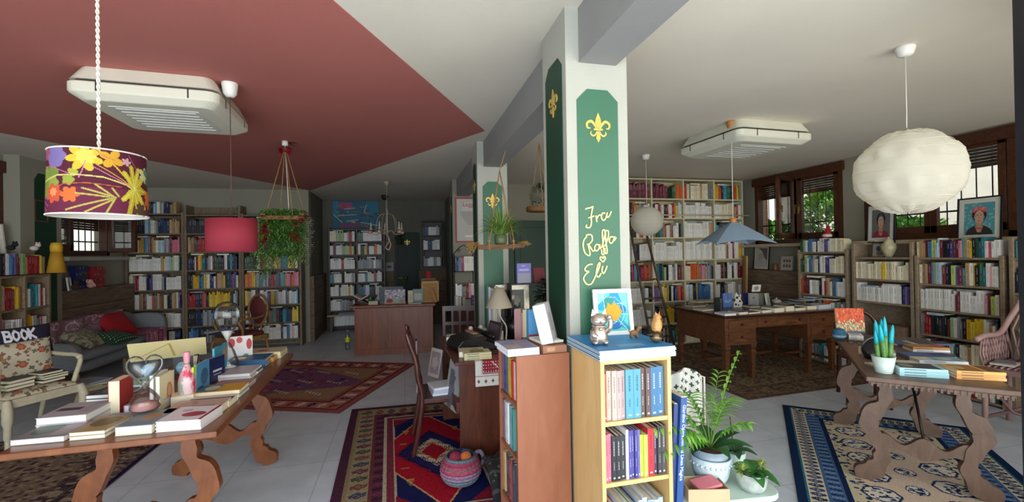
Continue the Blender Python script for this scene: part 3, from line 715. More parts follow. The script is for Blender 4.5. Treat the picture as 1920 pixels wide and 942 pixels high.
# middle rug
W_, L_ = 1.97, 2.9
cv = Canvas(200, 290, '#8a3f3c')
m = bands(cv, L_, W_, [(.07, '#a05650'), (.03, '#6f3b40'), (.17, '#b5746a'), (.03, '#6b3038'), (.05, '#a05c4c'), (.5, '#a07e62')])
motif_band(cv, L_, W_, .11, .26, ['#d9c9ae', '#8c3a3a', '#cdbb9c', '#3d3350'], .12, thick=.55)
X, Y = cv.x*W_, cv.y*L_
cv.put((np.abs(X-W_/2)/.66+np.abs(Y-L_/2)/1.35 < 1.0) & (X > .35) & (X < W_-.35) & (Y > .35) & (Y < L_-.35), '#7c5570')
rg = np.random.default_rng(5)
for i in range(150):
    x, y = rg.uniform(.4, W_-.4), rg.uniform(.45, L_-.45)
    if abs(x-W_/2)/.6+abs(y-L_/2)/1.25 > 1: continue
    c = ['#a04c58', '#3c3866', '#b56a74', '#85405c'][rg.integers(4)]
    cv.ell(x/W_, y/L_, rg.uniform(.02, .06)/W_, rg.uniform(.02, .05)/L_, c)
for i in range(5):
    for j in range(3):
        x, y = .55+j*.42, .65+i*.40
        for q in (-.1, -.05, 0, .05, .1): cv.ell((x+q*.4)/W_, (y+q)/L_, .03/W_, .012/L_, '#d8cfc4')
cv.jitter(.25)
rug('patterned_rug', 'large faded red and plum oriental rug on the open floor behind the walnut book table', (-.63, 4.65), (.40, .917), (-.92, .39), cv, L_, W_)
# front rug with hooked medallion
W_, L_ = 1.42, 2.35
cv = Canvas(170, 282, '#55303f')
m = bands(cv, L_, W_, [(.07, '#4e2a3c'), (.025, '#8e7a58'), (.13, '#97896a'), (.025, '#6e3a3a'), (.07, '#57303f'), (.02, '#b9ab92'), (.05, '#7b3440'), (.02, '#b9ab92'), (.5, '#1c2050')])
motif_band(cv, L_, W_, .1, .22, ['#6b3a44', '#4a5044', '#7b4a3c', '#46465c'], .11, thick=.6)
motif_band(cv, L_, W_, .25, .32, ['#7a3a4c', '#3a2036'], .06, thick=.6)
X, Y = cv.x*W_, cv.y*L_; cx, cy = .70, 1.16
def dia_(r, sx, sy): return np.abs(X-cx)/sx+np.abs(Y-cy)/sy < r
inn = (X > .40) & (X < W_-.40) & (Y > .42) & (Y < L_-.42)
cv.put(inn & ((X-.40)+(Y-.42) < .16), '#8a1f2e'); cv.put(inn & ((W_-.40-X)+(L_-.42-Y) < .16), '#8a1f2e')
cv.put(inn & ((W_-.40-X)+(Y-.42) < .16), '#8a1f2e'); cv.put(inn & ((X-.40)+(L_-.42-Y) < .16), '#8a1f2e')
cv.put(inn & dia_(1, .47, .82) & (np.abs(X-cx) < .34), '#c9a46a'); cv.put(inn & dia_(.97, .47, .82) & (np.abs(X-cx) < .33), '#a81a2c')
q = .035; zig = np.abs(((X+Y)/q) % 1-.5)+np.abs(((X-Y)/q) % 1-.5)
for r, c in ((.66, '#1d1a3c'), (.60, '#2a2456'), (.38, '#d9cba8'), (.33, '#3a2036'), (.30, '#d9cba8'), (.24, '#a81a2c')):
    cv.put(inn & (dia_(r, .42, .62) | (dia_(r+.05, .42, .62) & (zig < .5))), c)
for x, y in ((.5, .75), (.92, .75), (.5, 1.62), (.92, 1.62)):
    for k in range(5): cv.rect((x-.03+.005*k)/W_, (y-.05+.02*k)/L_, (x+.03-.005*k)/W_, (y-.04+.02*k)/L_, '#b79a4a')
for x, y in ((.47, .98), (.95, .98), (.47, 1.4), (.95, 1.4)): cv.ell(x/W_, y/L_, .03/W_, .012/L_, '#b0793c')
cv.jitter(.22)
rug('medallion_rug', 'red and navy oriental rug with hooked medallion beneath the dining chair and yarn basket', (-.52, 4.72), (1, -.03), (.03, -1), cv, L_, W_)
# right rug, blue borders on sand
W_, L_ = 1.33, 2.35
cv = Canvas(200, 353, '#142c4c')
m = bands(cv, L_, W_, [(.055, '#132a48'), (.012, '#2f6a80'), (.10, '#d0c2a0'), (.10, '#4a6488'), (.03, '#16294c'), (.10, '#d0c2a0'), (.5, '#e0c6ac')])
motif_band(cv, L_, W_, .075, .16, ['#1d2f55', '#2d4a72', '#33406a'], .06, thick=.75)
motif_band(cv, L_, W_, .185, .255, ['#6f8fb5', '#1b2f56'], .035, thick=.8)
X, Y = cv.x*W_, cv.y*L_; d = np.minimum(np.minimum(X, W_-X), np.minimum(Y, L_-Y))
rg = np.random.default_rng(8)
for i in range(620):
    x, y = rg.uniform(.29, W_-.29), rg.uniform(.29, L_-.29); dd = min(x, W_-x, y, L_-y)
    if dd < .40 and not (.40 < x < W_-.4 and .40 < y < L_-.4): cv.ell(x/W_, y/L_, rg.uniform(.006, .02)/W_, rg.uniform(.006, .016)/L_, ['#1d2f55', '#25406a', '#1d2f55'][rg.integers(3)])
def roundel(x, y, r):
    cv.blob(x/W_, y/L_, r/L_*1.05, 8, .08, '#24375f', sy=1); cv.blob(x/W_, y/L_, r*.9/L_, 8, .08, '#e6dcc6', sy=1)
    for k in range(int(34*r/.13)):
        a, q = rg.uniform(0, 6.28), r*.8*math.sqrt(rg.uniform(0, 1)); cv.ell((x+q*math.cos(a))/W_, (y+q*math.sin(a))/L_, .012/W_, .009/L_, ['#1d2f55', '#314a78'][k % 2])
for j in range(6):
    for i, x in enumerate((.46, .665, .87)): roundel(x, .52+j*.27+(0 if i != 1 else .13), .10 if i != 1 else .06)
cv.jitter(.12)
rug('blue_bordered_rug', 'sand coloured rug with navy borders and round medallions beneath the carved trestle table', (3.62, 3.62), (.747, -.663), (-.68, -.733), cv, L_, W_)
# left rug under the walnut table
W_, L_ = 1.6, 2.7
cv = Canvas(170, 287, '#221a4a')
m = bands(cv, L_, W_, [(.03, '#1f1748'), (.16, '#6f5a50'), (.04, '#3f2f33'), (.14, '#5b4842'), (.5, '#7d6a58')])
motif_band(cv, L_, W_, .04, .17, ['#a5977f', '#3d3038', '#8f7f6a'], .1, thick=.5)
motif_band(cv, L_, W_, .24, .36, ['#a08f76', '#4a3038', '#2f2a3c'], .09, thick=.6)
cv.speck(['#5a4640', '#8f7e68', '#4a363a', '#948670'], .45, 4, 3); cv.rect(0, 0, 1, .011, '#1f1748'); cv.rect(.981, 0, 1, 1, '#1f1748')
cv.jitter(.2)
rug('brown_rug', 'dull brown rug with a navy edge beneath the walnut book table and cream armchair', (-3.6, 4.75), (1, -.02), (.02, -1), cv, L_, W_)
# rug under the writing desk
W_, L_ = 2.35, 2.5
cv = Canvas(162, 172, '#7d6652')
m = bands(cv, L_, W_, [(.05, '#5a4334'), (.04, '#7d6750'), (.2, '#806a56'), (.05, '#5c483c'), (.5, '#8d7862')])
motif_band(cv, L_, W_, .1, .28, ['#8d785e', '#4c3a33'], .16, thick=.6); cv.speck(['#6a5745', '#84705a', '#5a483b'], .5, 3, 2); cv.jitter(.15)
rug('taupe_rug', 'worn taupe brown rug beneath the antique writing desk', (3.42, 3.84), (1, .05), (-.05, 1), cv, L_, W_)

# ================================================================ TABLES
M_walnut = wood('walnut', '#6b3a1e', '#8a5028', 1.3, (5, 1.2, 2.5), .28, .04)
M_oldoak = wood('old_oak', '#5a4536', '#75594a', 1.4, (5, 1.3, 2.5), .45, .1)
M_desk = wood('desk_wood', '#4a2a18', '#7a4a2a', 2.5, (1.4, 7, 7), .38, .1)
M_brown = wood('laminate_brown', '#8a5238', '#9c6043', 2, (4, 4, .8), .5, .02)
M_blond = wood('laminate_blond', '#d3ab6e', '#e0bd84', 2, (4, 4, .7), .45, .02)
M_iron = plain('iron', '#2a2728', .5, .7)
def scroll_table(name, label, c, rz, W, L, z, mat, ly, dentil=False, sc=.7):
    root = empty(name, (*c, 0), rz, label, 'table')
    mb = MB(); mb.box(-W/2, W/2, -L/2, L/2, z-.03, z); mb.build('tabletop', mat, root, bevel=.006)
    if dentil:
        mb = MB(); mb.box(-W/2+.015, W/2-.015, -L/2+.012, L/2-.012, z-.042, z-.031)
        n = 22
        for i in range(n):
            x = -W/2+.03+i*(W-.06)/(n-1)
            for y in (-L/2+.006, L/2-.012): mb.box(x-.006, x+.006, y, y+.008, z-.055, z-.031)
        mb.build('carved_edge', mat, root)
    ctr = smooth_pts([(-.25, 0, .735), (-.225, 0, .62), (-.245, 0, .52), (-.33, 0, .43), (-.325, 0, .36), (-.27, 0, .26), (-.255, 0, .18), (-.29, 0, .10), (-.36, 0, .05), (-.39, 0, .0)], 5)
    wd = [.10, .085, .075, .125, .115, .08, .10, .115, .135, .10]
    for ny in ly:
        for k in (1, -1):
            Lp, Rp = [], []
            n = len(ctr)
            for i, p in enumerate(ctr):
                t = (ctr[min(i+1, n-1)]-ctr[max(i-1, 0)]).normalized(); nn = Vector((-t.z, 0, t.x)); q = i/(n-1)*9; a = int(q); fr = q-a
                w_ = (wd[a]*(1-fr)+wd[min(a+1, 9)]*fr)/2*(1+.15*math.sin(q*5.5))
                s_ = sc
                Lp.append((k*(p.x+nn.x*w_)*s_, max(0.0, min(z-.035, (p.z+nn.z*w_)*z/.76)))); Rp.append((k*(p.x-nn.x*w_)*s_, max(0.0, min(z-.035, (p.z-nn.z*w_)*z/.76))))
            mb = MB()
            for i in range(n-1): mb.prism([Lp[i], Lp[i+1], Rp[i+1], Rp[i]], ny-.025, ny+.025)
            mb.build('leg', mat, root)
        # scalloped cross board
        top = [(x*sc, .30+.03*math.cos(x*26)) for x in np.linspace(-.27, .27, 25)]; bot = [(x*sc, .215-.025*math.cos(x*18)) for x in np.linspace(.27, -.27, 25)]
        mb = MB()
        for i in range(24): mb.prism([top[i], top[i+1], bot[23-i], bot[24-i]], ny-.018, ny+.018)
        mb.build('stretcher', mat, root)
        mb = MB(); s_ = 1 if ny < 0 else -1; dentil and mb.tube([(0, ny, .33), (0, ny+s_*.08, .45), (0, ny+s_*.3, z-.035)], .008); dentil and mb.build('iron_rod', M_iron, root)
        MB().box(-.27, .27, ny-.05, ny+.05, z-.055, z-.0305).build('top_batten', mat, root)
    return root
scroll_table('book_table', 'polished walnut table on scroll legs stacked with books under the flowered lampshade', (-1.26, 3.12), math.radians(1.6), .80, 1.68, .76, M_walnut, (-.52, .55), sc=.78)
scroll_table('book_table', 'greyish oak trestle table with carved edge, holding the teal-tipped cactus pot', (3.54, 2.48), math.radians(-43.6), .66, 1.64, .76, M_oldoak, (-.50, .56), True, sc=.82)

# writing desk, axis aligned
def writing_desk():
    x0, x1, y0, y1, z = 3.60, 5.30, 4.38, 5.42, .78
    cx, cy = (x0+x1)/2, (y0+y1)/2; hx, hy = (x1-x0)/2, (y1-y0)/2
    R = empty('writing_desk', (cx, cy, 0), 0, 'antique walnut writing desk with drawers on the taupe rug, books laid along it', 'desk')
    M_top = wood('desk_top', '#2e1712', '#4a2a1f', 2.5, (1.4, 7, 7), .3, .05)
    mb = MB(); mb.box(-hx, hx, -hy, hy, z-.022, z); mb.box(-hx+.015, hx-.015, -hy+.015, hy-.015, z-.035, z-.022); mb.build('desktop', M_top, R, bevel=.005)
    for s in (-1, 1):      # two pedestals, each with front and rear drawer pairs
        a, b_ = (-hx+.04, -hx+.47) if s < 0 else (hx-.47, hx-.04)
        mb = MB(); mb.box(a, b_, -hy+.05, hy-.05, z-.34, z-.035)
        mb.box(a-.008, b_+.008, -hy+.042, hy-.042, z-.355, z-.335)
        mb.build('pedestal', M_desk, R, bevel=.003)
        for k in range(2):
            zc_ = z-.115-k*.145
            mb = MB(); mb.box(a+.05, b_-.05, -hy+.038, -hy+.05, zc_-.055, zc_+.055)
            d = mb.build('drawer', M_desk, R, bevel=.003)
            m2 = MB(); m2.ball(((a+b_)/2, -hy+.02, zc_), .014); m2.build('knob', plain('knob', '#3a2214', .35, .2), d)
        for px_ in (a+.035, b_-.035):
            for py_ in (-hy+.085, hy-.085):
                mb = MB()
                def sq(r, zz): return [(-r, -r, zz), (r, -r, zz), (r, r, zz), (-r, r, zz)]
                prof = [(.033, z-.355), (.036, z-.40), (.026, z-.425), (.034, z-.45), (.026, .24), (.021, 0.0)]
                vs = []; fs = []
                for r, zz in prof: vs += [(p[0]+px_, p[1]+py_, p[2]) for p in sq(r, zz)]
                for i in range(len(prof)-1):
                    for q in range(4): fs.append((i*4+q, (i+1)*4+q, (i+1)*4+(q+1) % 4, i*4+(q+1) % 4))
                fs += [(0, 1, 2, 3), tuple(len(vs)-1-q for q in range(4))]
                mb.add(vs, fs); mb.build('leg', M_desk, R)
        mb = MB(); mb.box(a+.03, b_-.03, -.02, .02, .14, .17)
        for px_ in (a+.035, b_-.035): mb.box(px_-.013, px_+.013, -hy+.09, hy-.09, .14, .17)
        mb.build('stretcher', M_desk, R)
    mb = MB(); mb.box(-hx+.47, hx-.47, -hy+.06, hy-.06, z-.165, z-.035); mb.build('frieze', M_desk, R)
    mb = MB(); mb.box(-hx+.5, hx-.5, -hy+.048, -hy+.06, z-.15, z-.05); d = mb.build('drawer', M_desk, R, bevel=.003)
    for kx in (-.25, .25): m2 = MB(); m2.ball((kx, -hy+.032, z-.10), .013); m2.build('knob', plain('knob', '#3a2214', .35, .2), d)
    mb = MB(); mb.box(-hx+.46, hx-.46, .10, .13, .14, .17); mb.build('stretcher', M_desk, R)
writing_desk()
# cash desk
R = empty('cash_desk', (-.12, 7.45, 0), math.radians(-5.5), 'reddish wooden panelled cash desk at the mouth of the dark alcove', 'desk')
M_cash = wood('cash_wood', '#6b3620', '#8e4c2e', 2, (5, 5, .8), .4, .05)
mb = MB(); mb.box(-.60, .60, -.25, .3, .0, .73); mb.build('body', M_cash, R, bevel=.004)
mb = MB(); mb.box(-.60, .60, -.262, -.25, 0, .09); mb.build('plinth', M_cash, R)
for i in range(5): MB().box(-.585+i*.236, -.585+i*.236+.012, -.258, -.25, .09, .68).build('panel_bead', M_cash, R)
mb = MB(); mb.box(-.67, .64, -.30, .34, .745, .775); mb.box(-.63, .62, -.275, .32, .73, .745); mb.build('desktop', M_cash, R, bevel=.006)
# bookcases by the first pillar
def narrow_case(name, label, mat, M, w, d, h, zs, th=.018):
    R = empty(name, (0, 0, 0), 0, label, 'bookcase'); R.matrix_basis = M
    for x in (0, w-th): MB().box(x, x+th, 0, d, 0, h).build('side_panel', mat, R, bevel=.001)
    for z in zs: MB().box(th, w-th, .003, d, z-th, z).build('shelf', mat, R, bevel=.001)
    MB().box(th, w-th, 0, d, h-th, h).build('top_board', mat, R, bevel=.001)
    MB().box(th, w-th, d-.006, d, .02, h-th).build('back_panel', mat, R)
    return R
BL = T(.775, 1.67, 0)
narrow_case('bookcase', 'blond narrow bookcase with a cat figurine and framed sun on top, before the pillar', M_blond, BL, .325, .32, 1.105, [.07, .335, .60, .85])
BR = T(.515, 2.43, 0, -PI/2+math.radians(8))
# front faces -x: local x runs towards the camera side
narrow_case('bookcase', 'brown narrow bookcase turned sideways beside the pillar, phone-box catalogues on top'.replace('phone-box ', ''), M_brown, T(.475, 2.26, 0, -PI/2+math.radians(4)), .30, .265, 1.075, [.07, .33, .60, .85])
# side desk with the typewriter
R = empty('side_desk', (.36, 3.16, 0), math.radians(2), 'dark mahogany desk carrying a black typewriter and an embroidered red runner', 'desk')
M_mah = wood('mahogany', '#4a2417', '#6b3826', 2.2, (5, 5, 1), .35, .05)
mb = MB(); mb.box(-.01, .55, -.01, 1.05, .755, .78); mb.build('desktop', M_mah, R, bevel=.004)
for y in (.0, 1.0): MB().box(.02, .54, y+.01, y+.04, 0, .755).build('side_panel', M_mah, R, bevel=.002)
MB().box(.50, .53, .04, 1.01, .2, .755).build('back_panel', M_mah, R)
MB().box(.05, .5, .04, 1.0, .5, .52).build('shelf', M_mah, R)
MB().box(.0, .45, .04, .4, .40, .48).build('drawer', M_mah, R)
# ================================================================ BOOKS AND OBJECTS LYING ON THE TABLES
POSW = {1: [''], 2: ['lower of two', 'upper of two'], 3: ['lowest of three', 'middle of three', 'topmost of three'], 4: ['lowest of four', 'second of four', 'third of four', 'topmost of four']}
def flat_book(P, u, w, d, t, cover, page, spine, art, label, group=None, dz=0, jit=0):
    """P front-left bottom corner; u along the front; spine: side letter l r f b that shows the cover colour"""
    u = Vector(u); u.z = 0; u.normalize(); v = Vector((-u.y, u.x, 0))
    B = Matrix(((u.x, v.x, 0, P.x), (u.y, v.y, 0, P.y), (0, 0, 1, P.z+dz), (0, 0, 0, 1))) @ Matrix.Rotation(jit, 4, 'Z')
    c = srgb(cover); tk = min(.0022, t*.15); mb = MB()
    mb.box(0, w, 0, d, 0, tk, 0, c); mb.box(0, w, 0, d, t-tk, t, 0, c)
    e = .0022
    if spine == 'l': mb.box(0, e, 0, d, tk, t-tk, 0, c)
    if spine == 'r': mb.box(w-e, w, 0, d, tk, t-tk, 0, c)
    if spine == 'f': mb.box(0, w, 0, e, tk, t-tk, 0, c)
    if spine == 'b': mb.box(0, w, d-e, d, tk, t-tk, 0, c)
    for a in art:
        k, x0, y0, x1, y1, cc = a; z = t+.0004+.0001*art.index(a)
        if k == 'r': mb.quad((x0*w, y0*d, z), (x1*w, y0*d, z), (x1*w, y1*d, z), (x0*w, y1*d, z), 0, srgb(cc))
        else:
            pts = [((x0+(x1-x0)*(.5+.5*math.cos(q*PI/8)))*w, (y0+(y1-y0)*(.5+.5*math.sin(q*PI/8)))*d, z) for q in range(16)]
            mb.add(pts, [tuple(range(16))], 0, srgb(cc))
    if spine == 'f':
        ink = srgb('#3a3a40'); mb.quad((w*.1, -.0004, t*.35), (w*.55, -.0004, t*.35), (w*.55, -.0004, t*.6), (w*.1, -.0004, t*.6), 0, ink)
    o = mb.build('book', M_cover); o.matrix_basis = B
    pg = MB().box(e if spine == 'l' else .003, w-(e if spine == 'r' else .003), e if spine == 'f' else .003, d-.003, tk, t-tk, 0, srgb(page)).build('page_block', M_paper, o)
    return tag(o, label, 'book', group)
def stack(pl, pr, z, d, items, where, group, spine='l', w=None, right=None, page='#ece6d8'):
    """pl, pr: picture points of the stack's front foot on the plane z"""
    if right: Q = atz(*right, z); P = Q-Vector((w, 0, 0)); u = Vector((1, 0, 0))
    else: P = atz(*pl, z); Q = atz(*pr, z); u = Q-P; w = w or u.length
    h = 0; n = len(items)
    for i, it in enumerate(items):
        t, cover, art, desc = it[:4]; pg = it[4] if len(it) > 4 else page
        pos = POSW[n][i]
        flat_book(P, u, w*random.uniform(.98, 1) if i else w, d, t, cover, pg, spine, art, f"{desc} book, {pos+' ' if pos else ''}{where}", group, h, random.uniform(-.02, .02) if i else 0)
        h += t+.0006
    return h
TG = 'books lying on the walnut table'
W1 = '#f1efe9'; CR_ = '#efe4c6'
stack((17, 838), (120, 829), .7605, .2, [(.026, '#8a8688', [('e', .1, .2, .6, .9, '#5f7263'), ('r', .62, .1, .95, .9, '#a99aa0')], 'large mauve and green covered', W1)], 'alone at the near end corner of the walnut table', TG, 'b')
stack((128, 828), (197, 822), .7605, .2, [(.018, '#b5a57c', [], 'thin tan', W1), (.017, '#b39a6e', [('e', .1, .3, .9, .95, '#7d6a48')], 'tan and brown covered', '#f4eeda')], 'beside the large mauve book', TG, 'b')
stack((214, 820), (285, 814), .7605, .22, [(.042, '#8f9aa0', [('e', .3, .35, .85, .8, '#b58d68'), ('r', .08, .08, .92, .3, '#7e8c93')], 'thick blue-grey', CR_)], 'with brown disc, in the row at the table end', TG, 'b')
stack((291, 812), (377, 806), .7605, .2, [(.015, '#e9e4e2', [], 'white', W1), (.015, '#e9e4e2', [], 'white', W1), (.017, '#e8e2e4', [('e', .35, .25, .9, .6, '#a53b4a'), ('r', .93, 0, 1, 1, '#9c2335'), ('e', .2, .62, .45, .8, '#b9b3ba')], 'white book with crimson hand motif,', W1)], 'red-spotted pile at the table corner', TG, 'r')
stack((66, 812), (163, 803), .7605, .22, [(.030, '#cfc9cf', [], 'thick white', W1), (.034, '#b8b0b6', [('r', .1, .4, .6, .6, '#4c4a50'), ('r', .68, .2, .95, .9, '#a3a0a8')], 'thick mauve-covered', W1)], 'behind the large mauve book', TG, 'b')
stack((170, 806), (238, 800), .7605, .16, [(.020, '#7d8a92', [('r', .1, .1, .9, .35, '#8b7f86')], 'slate grey', W1)], 'between the mauve pile and the thick blue-grey one', TG, 'b')
stack((232, 780), (292, 776), .7605, .13, [(.05, '#b48a96', [], 'mauve box-like', '#d9cdd6')], 'under the heart-shaped hourglass', TG, 'l')
stack((160, 757), (236, 752), .7605, .2, [(.02, '#3a3a3c', [], 'black', W1), (.022, '#4a4b4d', [('e', .15, .1, .8, .9, '#717476')], 'charcoal photographic', W1)], 'in the rear row by the red upright book', TG, 'b')
stack((228, 742), (268, 739), .7605, .18, [(.02, '#d9e4de', [], 'pale mint', W1), (.018, '#bfdcd0', [], 'mint', W1), (.016, '#8fc7b8', [('r', .1, .1, .9, .9, '#a5d3c4')], 'sea green', W1)], 'behind the black photographic pile', TG, 'b')
# right-hand row, near to far
stack(None, None, .7605, .19, [(.042, '#c9a898', [('e', .1, .3, .45, .9, '#b78f80'), ('r', .5, .3, .85, .4, '#6b4640')], 'thick dusty pink', CR_)], 'with small brown title, next along the table edge', TG, 'b', .24, (407, 783))
stack(None, None, .7605, .13, [(.03, '#e6e1da', [('r', .02, .05, .98, .75, '#26262a'), ('r', .3, .3, .65, .5, '#d7d3cd')], 'black panelled white', CR_)], 'behind the dusty pink one on the table edge', TG, 'b', .22, (430, 764))
stack(None, None, .7605, .16, [(.02, '#5ba3c0', [], 'sky blue', CR_), (.024, '#c9952e', [('r', .0, .1, .5, .9, '#4c7f93'), ('e', .2, .2, .5, .8, '#c9c2a4'), ('r', .55, .05, .98, .95, '#cf9c2b')], 'yellow and blue illustrated', CR_)], 'halfway along the table edge', TG, 'b', .25, (450, 746))
stack(None, None, .7605, .15, [(.012, '#7e3a48', [], 'thin maroon', '#efe2d8'), (.012, '#a88a90', [], 'thin pinkish', CR_)], 'just past the illustrated yellow one', TG, 'b', .2, (466, 729))
stack(None, None, .7605, .24, [(.018, '#d8d4d6', [], 'wide white', W1), (.02, '#c4bcc2', [('r', .05, .2, .4, .8, '#9b949c')], 'wide lilac-grey', W1)], 'in the middle of the long table edge', TG, 'b', .3, (471, 711))
stack(None, None, .7605, .12, [(.022, '#3b3c44', [], 'small dark', W1)], 'tucked beside the wide lilac-grey book', TG, 'b', .1, (484, 702))
stack(None, None, .7605, .22, [(.013, '#3a6f9a', [], 'blue', CR_), (.013, '#417aa6', [], 'blue', CR_), (.013, '#3a6f9a', [], 'blue', CR_), (.013, '#2f5f88', [('r', .1, .2, .6, .8, '#2b5276')], 'blue', CR_)], 'identical pile near the tall hourglass', TG, 'f', .26, (498, 688))
stack(None, None, .7605, .18, [(.016, '#d9902a', [], 'amber', CR_), (.016, '#e0a13a', [], 'amber', CR_)], 'beside the blue pile at the far end', TG, 'f', .12, (513, 679))
stack(None, None, .7605, .2, [(.02, '#d8d0b4', [], 'straw', CR_), (.022, '#e8e6a8', [], 'pale yellow', '#f2efb8'), (.008, '#cfc6a8', [('e', .35, .3, .65, .6, '#b8402e')], 'straw magazine-like', CR_)], 'at the far end of the walnut table', TG, 'b', .30, (527, 672))
def stand_book(name, base, u, w, h, t, cover, spinecol, page, art, label, group=TG, lean=0, cat='book', cover_at_front=True):
    """upright: front cover faces -v; local x width, y thickness (away), z height"""
    u = Vector(u); u.z = 0; u.normalize(); v = Vector((-u.y, u.x, 0))
    M = Matrix(((u.x, v.x, 0, base[0]), (u.y, v.y, 0, base[1]), (0, 0, 1, base[2]), (0, 0, 0, 1))) @ Matrix.Rotation(-lean, 4, 'X')
    c = srgb(cover); e = min(.002, t*.2); mb = MB(); mb.box(0, w, 0, e, 0, h, 0, c); mb.box(0, w, t-e, t, 0, h, 0, c); mb.box(0, e, e, t-e, 0, h, 0, srgb(spinecol))
    for i, a in enumerate(art):
        k, x0, y0, x1, y1, cc = a; y = -.0004-.0001*i
        if k == 'r': mb.quad((x0*w, y, y0*h), (x1*w, y, y0*h), (x1*w, y, y1*h), (x0*w, y, y1*h), 0, srgb(cc))
        else: mb.add([((x0+(x1-x0)*(.5+.5*math.cos(q*PI/8)))*w, y, (y0+(y1-y0)*(.5+.5*math.sin(q*PI/8)))*h) for q in range(16)], [tuple(range(16))], 0, srgb(cc))
    o = mb.build(name, M_cover); o.matrix_basis = M
    MB().box(e, w-.002, e, t-e, .002, h-.002, 0, srgb(page)).build('page_block', M_paper, o)
    return tag(o, label, cat, group)
Z7 = .7605
# red and cream book standing, fore edge to the viewer
P = atz(200, 779, Z7)+Vector((0, .13, 0)); stand_book('book', P, (0.05, -1, 0), .13, .17, .05, '#b23a34', '#b23a34', '#efe3c2', [], 'upright red book with cream pages facing the window side')
P = atz(288, 772, Z7); stand_book('book', P, (0, 1, 0), .15, .185, .016, '#efeeea', '#f4f2ee', '#f4f2ee', [], 'slim white book standing next to the oval portrait cover')
P = atz(300, 772, Z7); stand_book('book', P, (.0, 1, 0), .15, .18, .018, '#e3dfb4', '#f4f2ee', '#f0ecd0', [('e', .45, .12, .85, .72, '#c98b62'), ('e', .55, .3, .75, .62, '#dba986')], 'upright pale yellow book with an oval face on its cover')
P = atz(320, 764, Z7); stand_book('book', P, (.9, .3, 0), .10, .05, .1, '#e8dcc0', '#efe6cf', '#efe6cf', [], 'low cream block of a book behind the oval portrait cover')
P = atz(364, 752, Z7); stand_book('book', P, (-.02, 1, 0), .16, .185, .010, '#b7d12e', '#c2dc3a', '#f1efe4', [], 'lime green upright book nearest the flowered bottle')
P = atz(369, 749, Z7); stand_book('book', P, (.0, 1, 0), .17, .19, .012, '#4f93bd', '#b7d12e', '#f1efe4', [('e', .3, .3, .9, .8, '#2c5f86'), ('r', .1, .05, .5, .3, '#3b3f52')], 'upright blue illustrated book with lime spine')
P = atz(394, 722, Z7); o = stand_book('book', P, (.25, 1, 0), .14, .16, .02, '#1d2756', '#1d2756', '#ddd8c8', [('r', .2, .42, .8, .5, '#d8dae6'), ('r', .25, .3, .75, .34, '#aab0cc')], 'navy upright book with white lettering between blue books')
P = atz(403, 716, Z7); stand_book('book', P, (-.02, 1, 0), .16, .21, .013, '#3d9dbb', '#4aaac8', '#efe9d8', [], 'teal upright book, nearer of the twin teal pair')
P = atz(409, 711, Z7); stand_book('book', P, (.02, 1, 0), .16, .21, .013, '#3d9dbb', '#4aaac8', '#efe9d8', [('e', .3, .45, .9, .9, '#b98c6c')], 'teal upright book with brown figure, farther of the pair')
P = atz(427, 684, Z7); stand_book('book', P, (1, .25, 0), .16, .2, .02, '#e9e2dc', '#d8d4cf', '#efe9d8', [('e', .02, .6, .3, .95, '#c23540'), ('e', .35, .75, .6, .98, '#c94a50'), ('e', .75, .5, .98, .9, '#b82f3c'), ('r', .1, .1, .8, .5, '#e8e6ea'), ('e', .6, .1, .85, .35, '#7c9a5c')], 'white upright book with red poppies behind the tall hourglass')
P = atz(436, 690, Z7); stand_book('book', P, (1, .1, 0), .08, .06, .05, '#c7ab7a', '#c7ab7a', '#efe9d8', [], 'small tan box-shaped book by the poppy cover')
# more books at the far inner side of the table
P = atz(325, 705, Z7); stand_book('book', P, (1, .1, 0), .14, .13, .05, '#4c4d52', '#4c4d52', '#e2cfa8', [('r', .82, 0, 1, 1, '#e2cfa8')], 'dark grey upright book with tan edge behind the flowered bottle')
# large cream folder leaning open
P = atz(300, 700, Z7)
o = MB(); 
M = T(-1.50, 3.38, .90, math.radians(18), math.radians(38)); o.box(-.2, .2, -.003, .003, 0, .16, 0, srgb('#e6d49c'), M); o.box(-.2, .2, .004, .007, 0, .14, 0, srgb('#d6bf80'), M)
for a, b_ in ((-.18, .02), (.02, .18)): o.quad((a, -.004, .02), (a+.012, -.004, .02), (.012, -.004, .14), (0, -.004, .14), 0, srgb('#c2a65e'), M)
tag(o.build('paper_folder', M_cover), 'large cream paper folder tilted above the book row on the walnut table', 'folder')
R = empty('book_rest', (-1.50, 3.42, Z7), 0, 'dark wire stand under the cream folder with glass trinkets', 'stand')
m = MB(); m.tube([(-.15, -.06, 0), (-.15, 0, .14), (.15, 0, .14), (.15, -.06, 0)], .005); m.build('wire_frame', M_iron, R)
m = MB(); m.box(-.16, .16, -.07, .06, 0, .012); m.build('base', M_mah, R)
for x, nm in ((-.10, 'small blue glass ornament beneath the folder'), (.09, 'blue and clear glass ornament near the bottle')):
    m = MB(); m.lathe([(.02, 0), (.012, .02), (.03, .05), (.034, .075), (.02, .1), (0, .104)], 14); tag(m.build('glass_ornament', plain('glass_blue', '#8fb4cc', .1, var=.3, vs=30), loc=(-1.50+x, 3.33, Z7+.013)), nm, 'ornament')

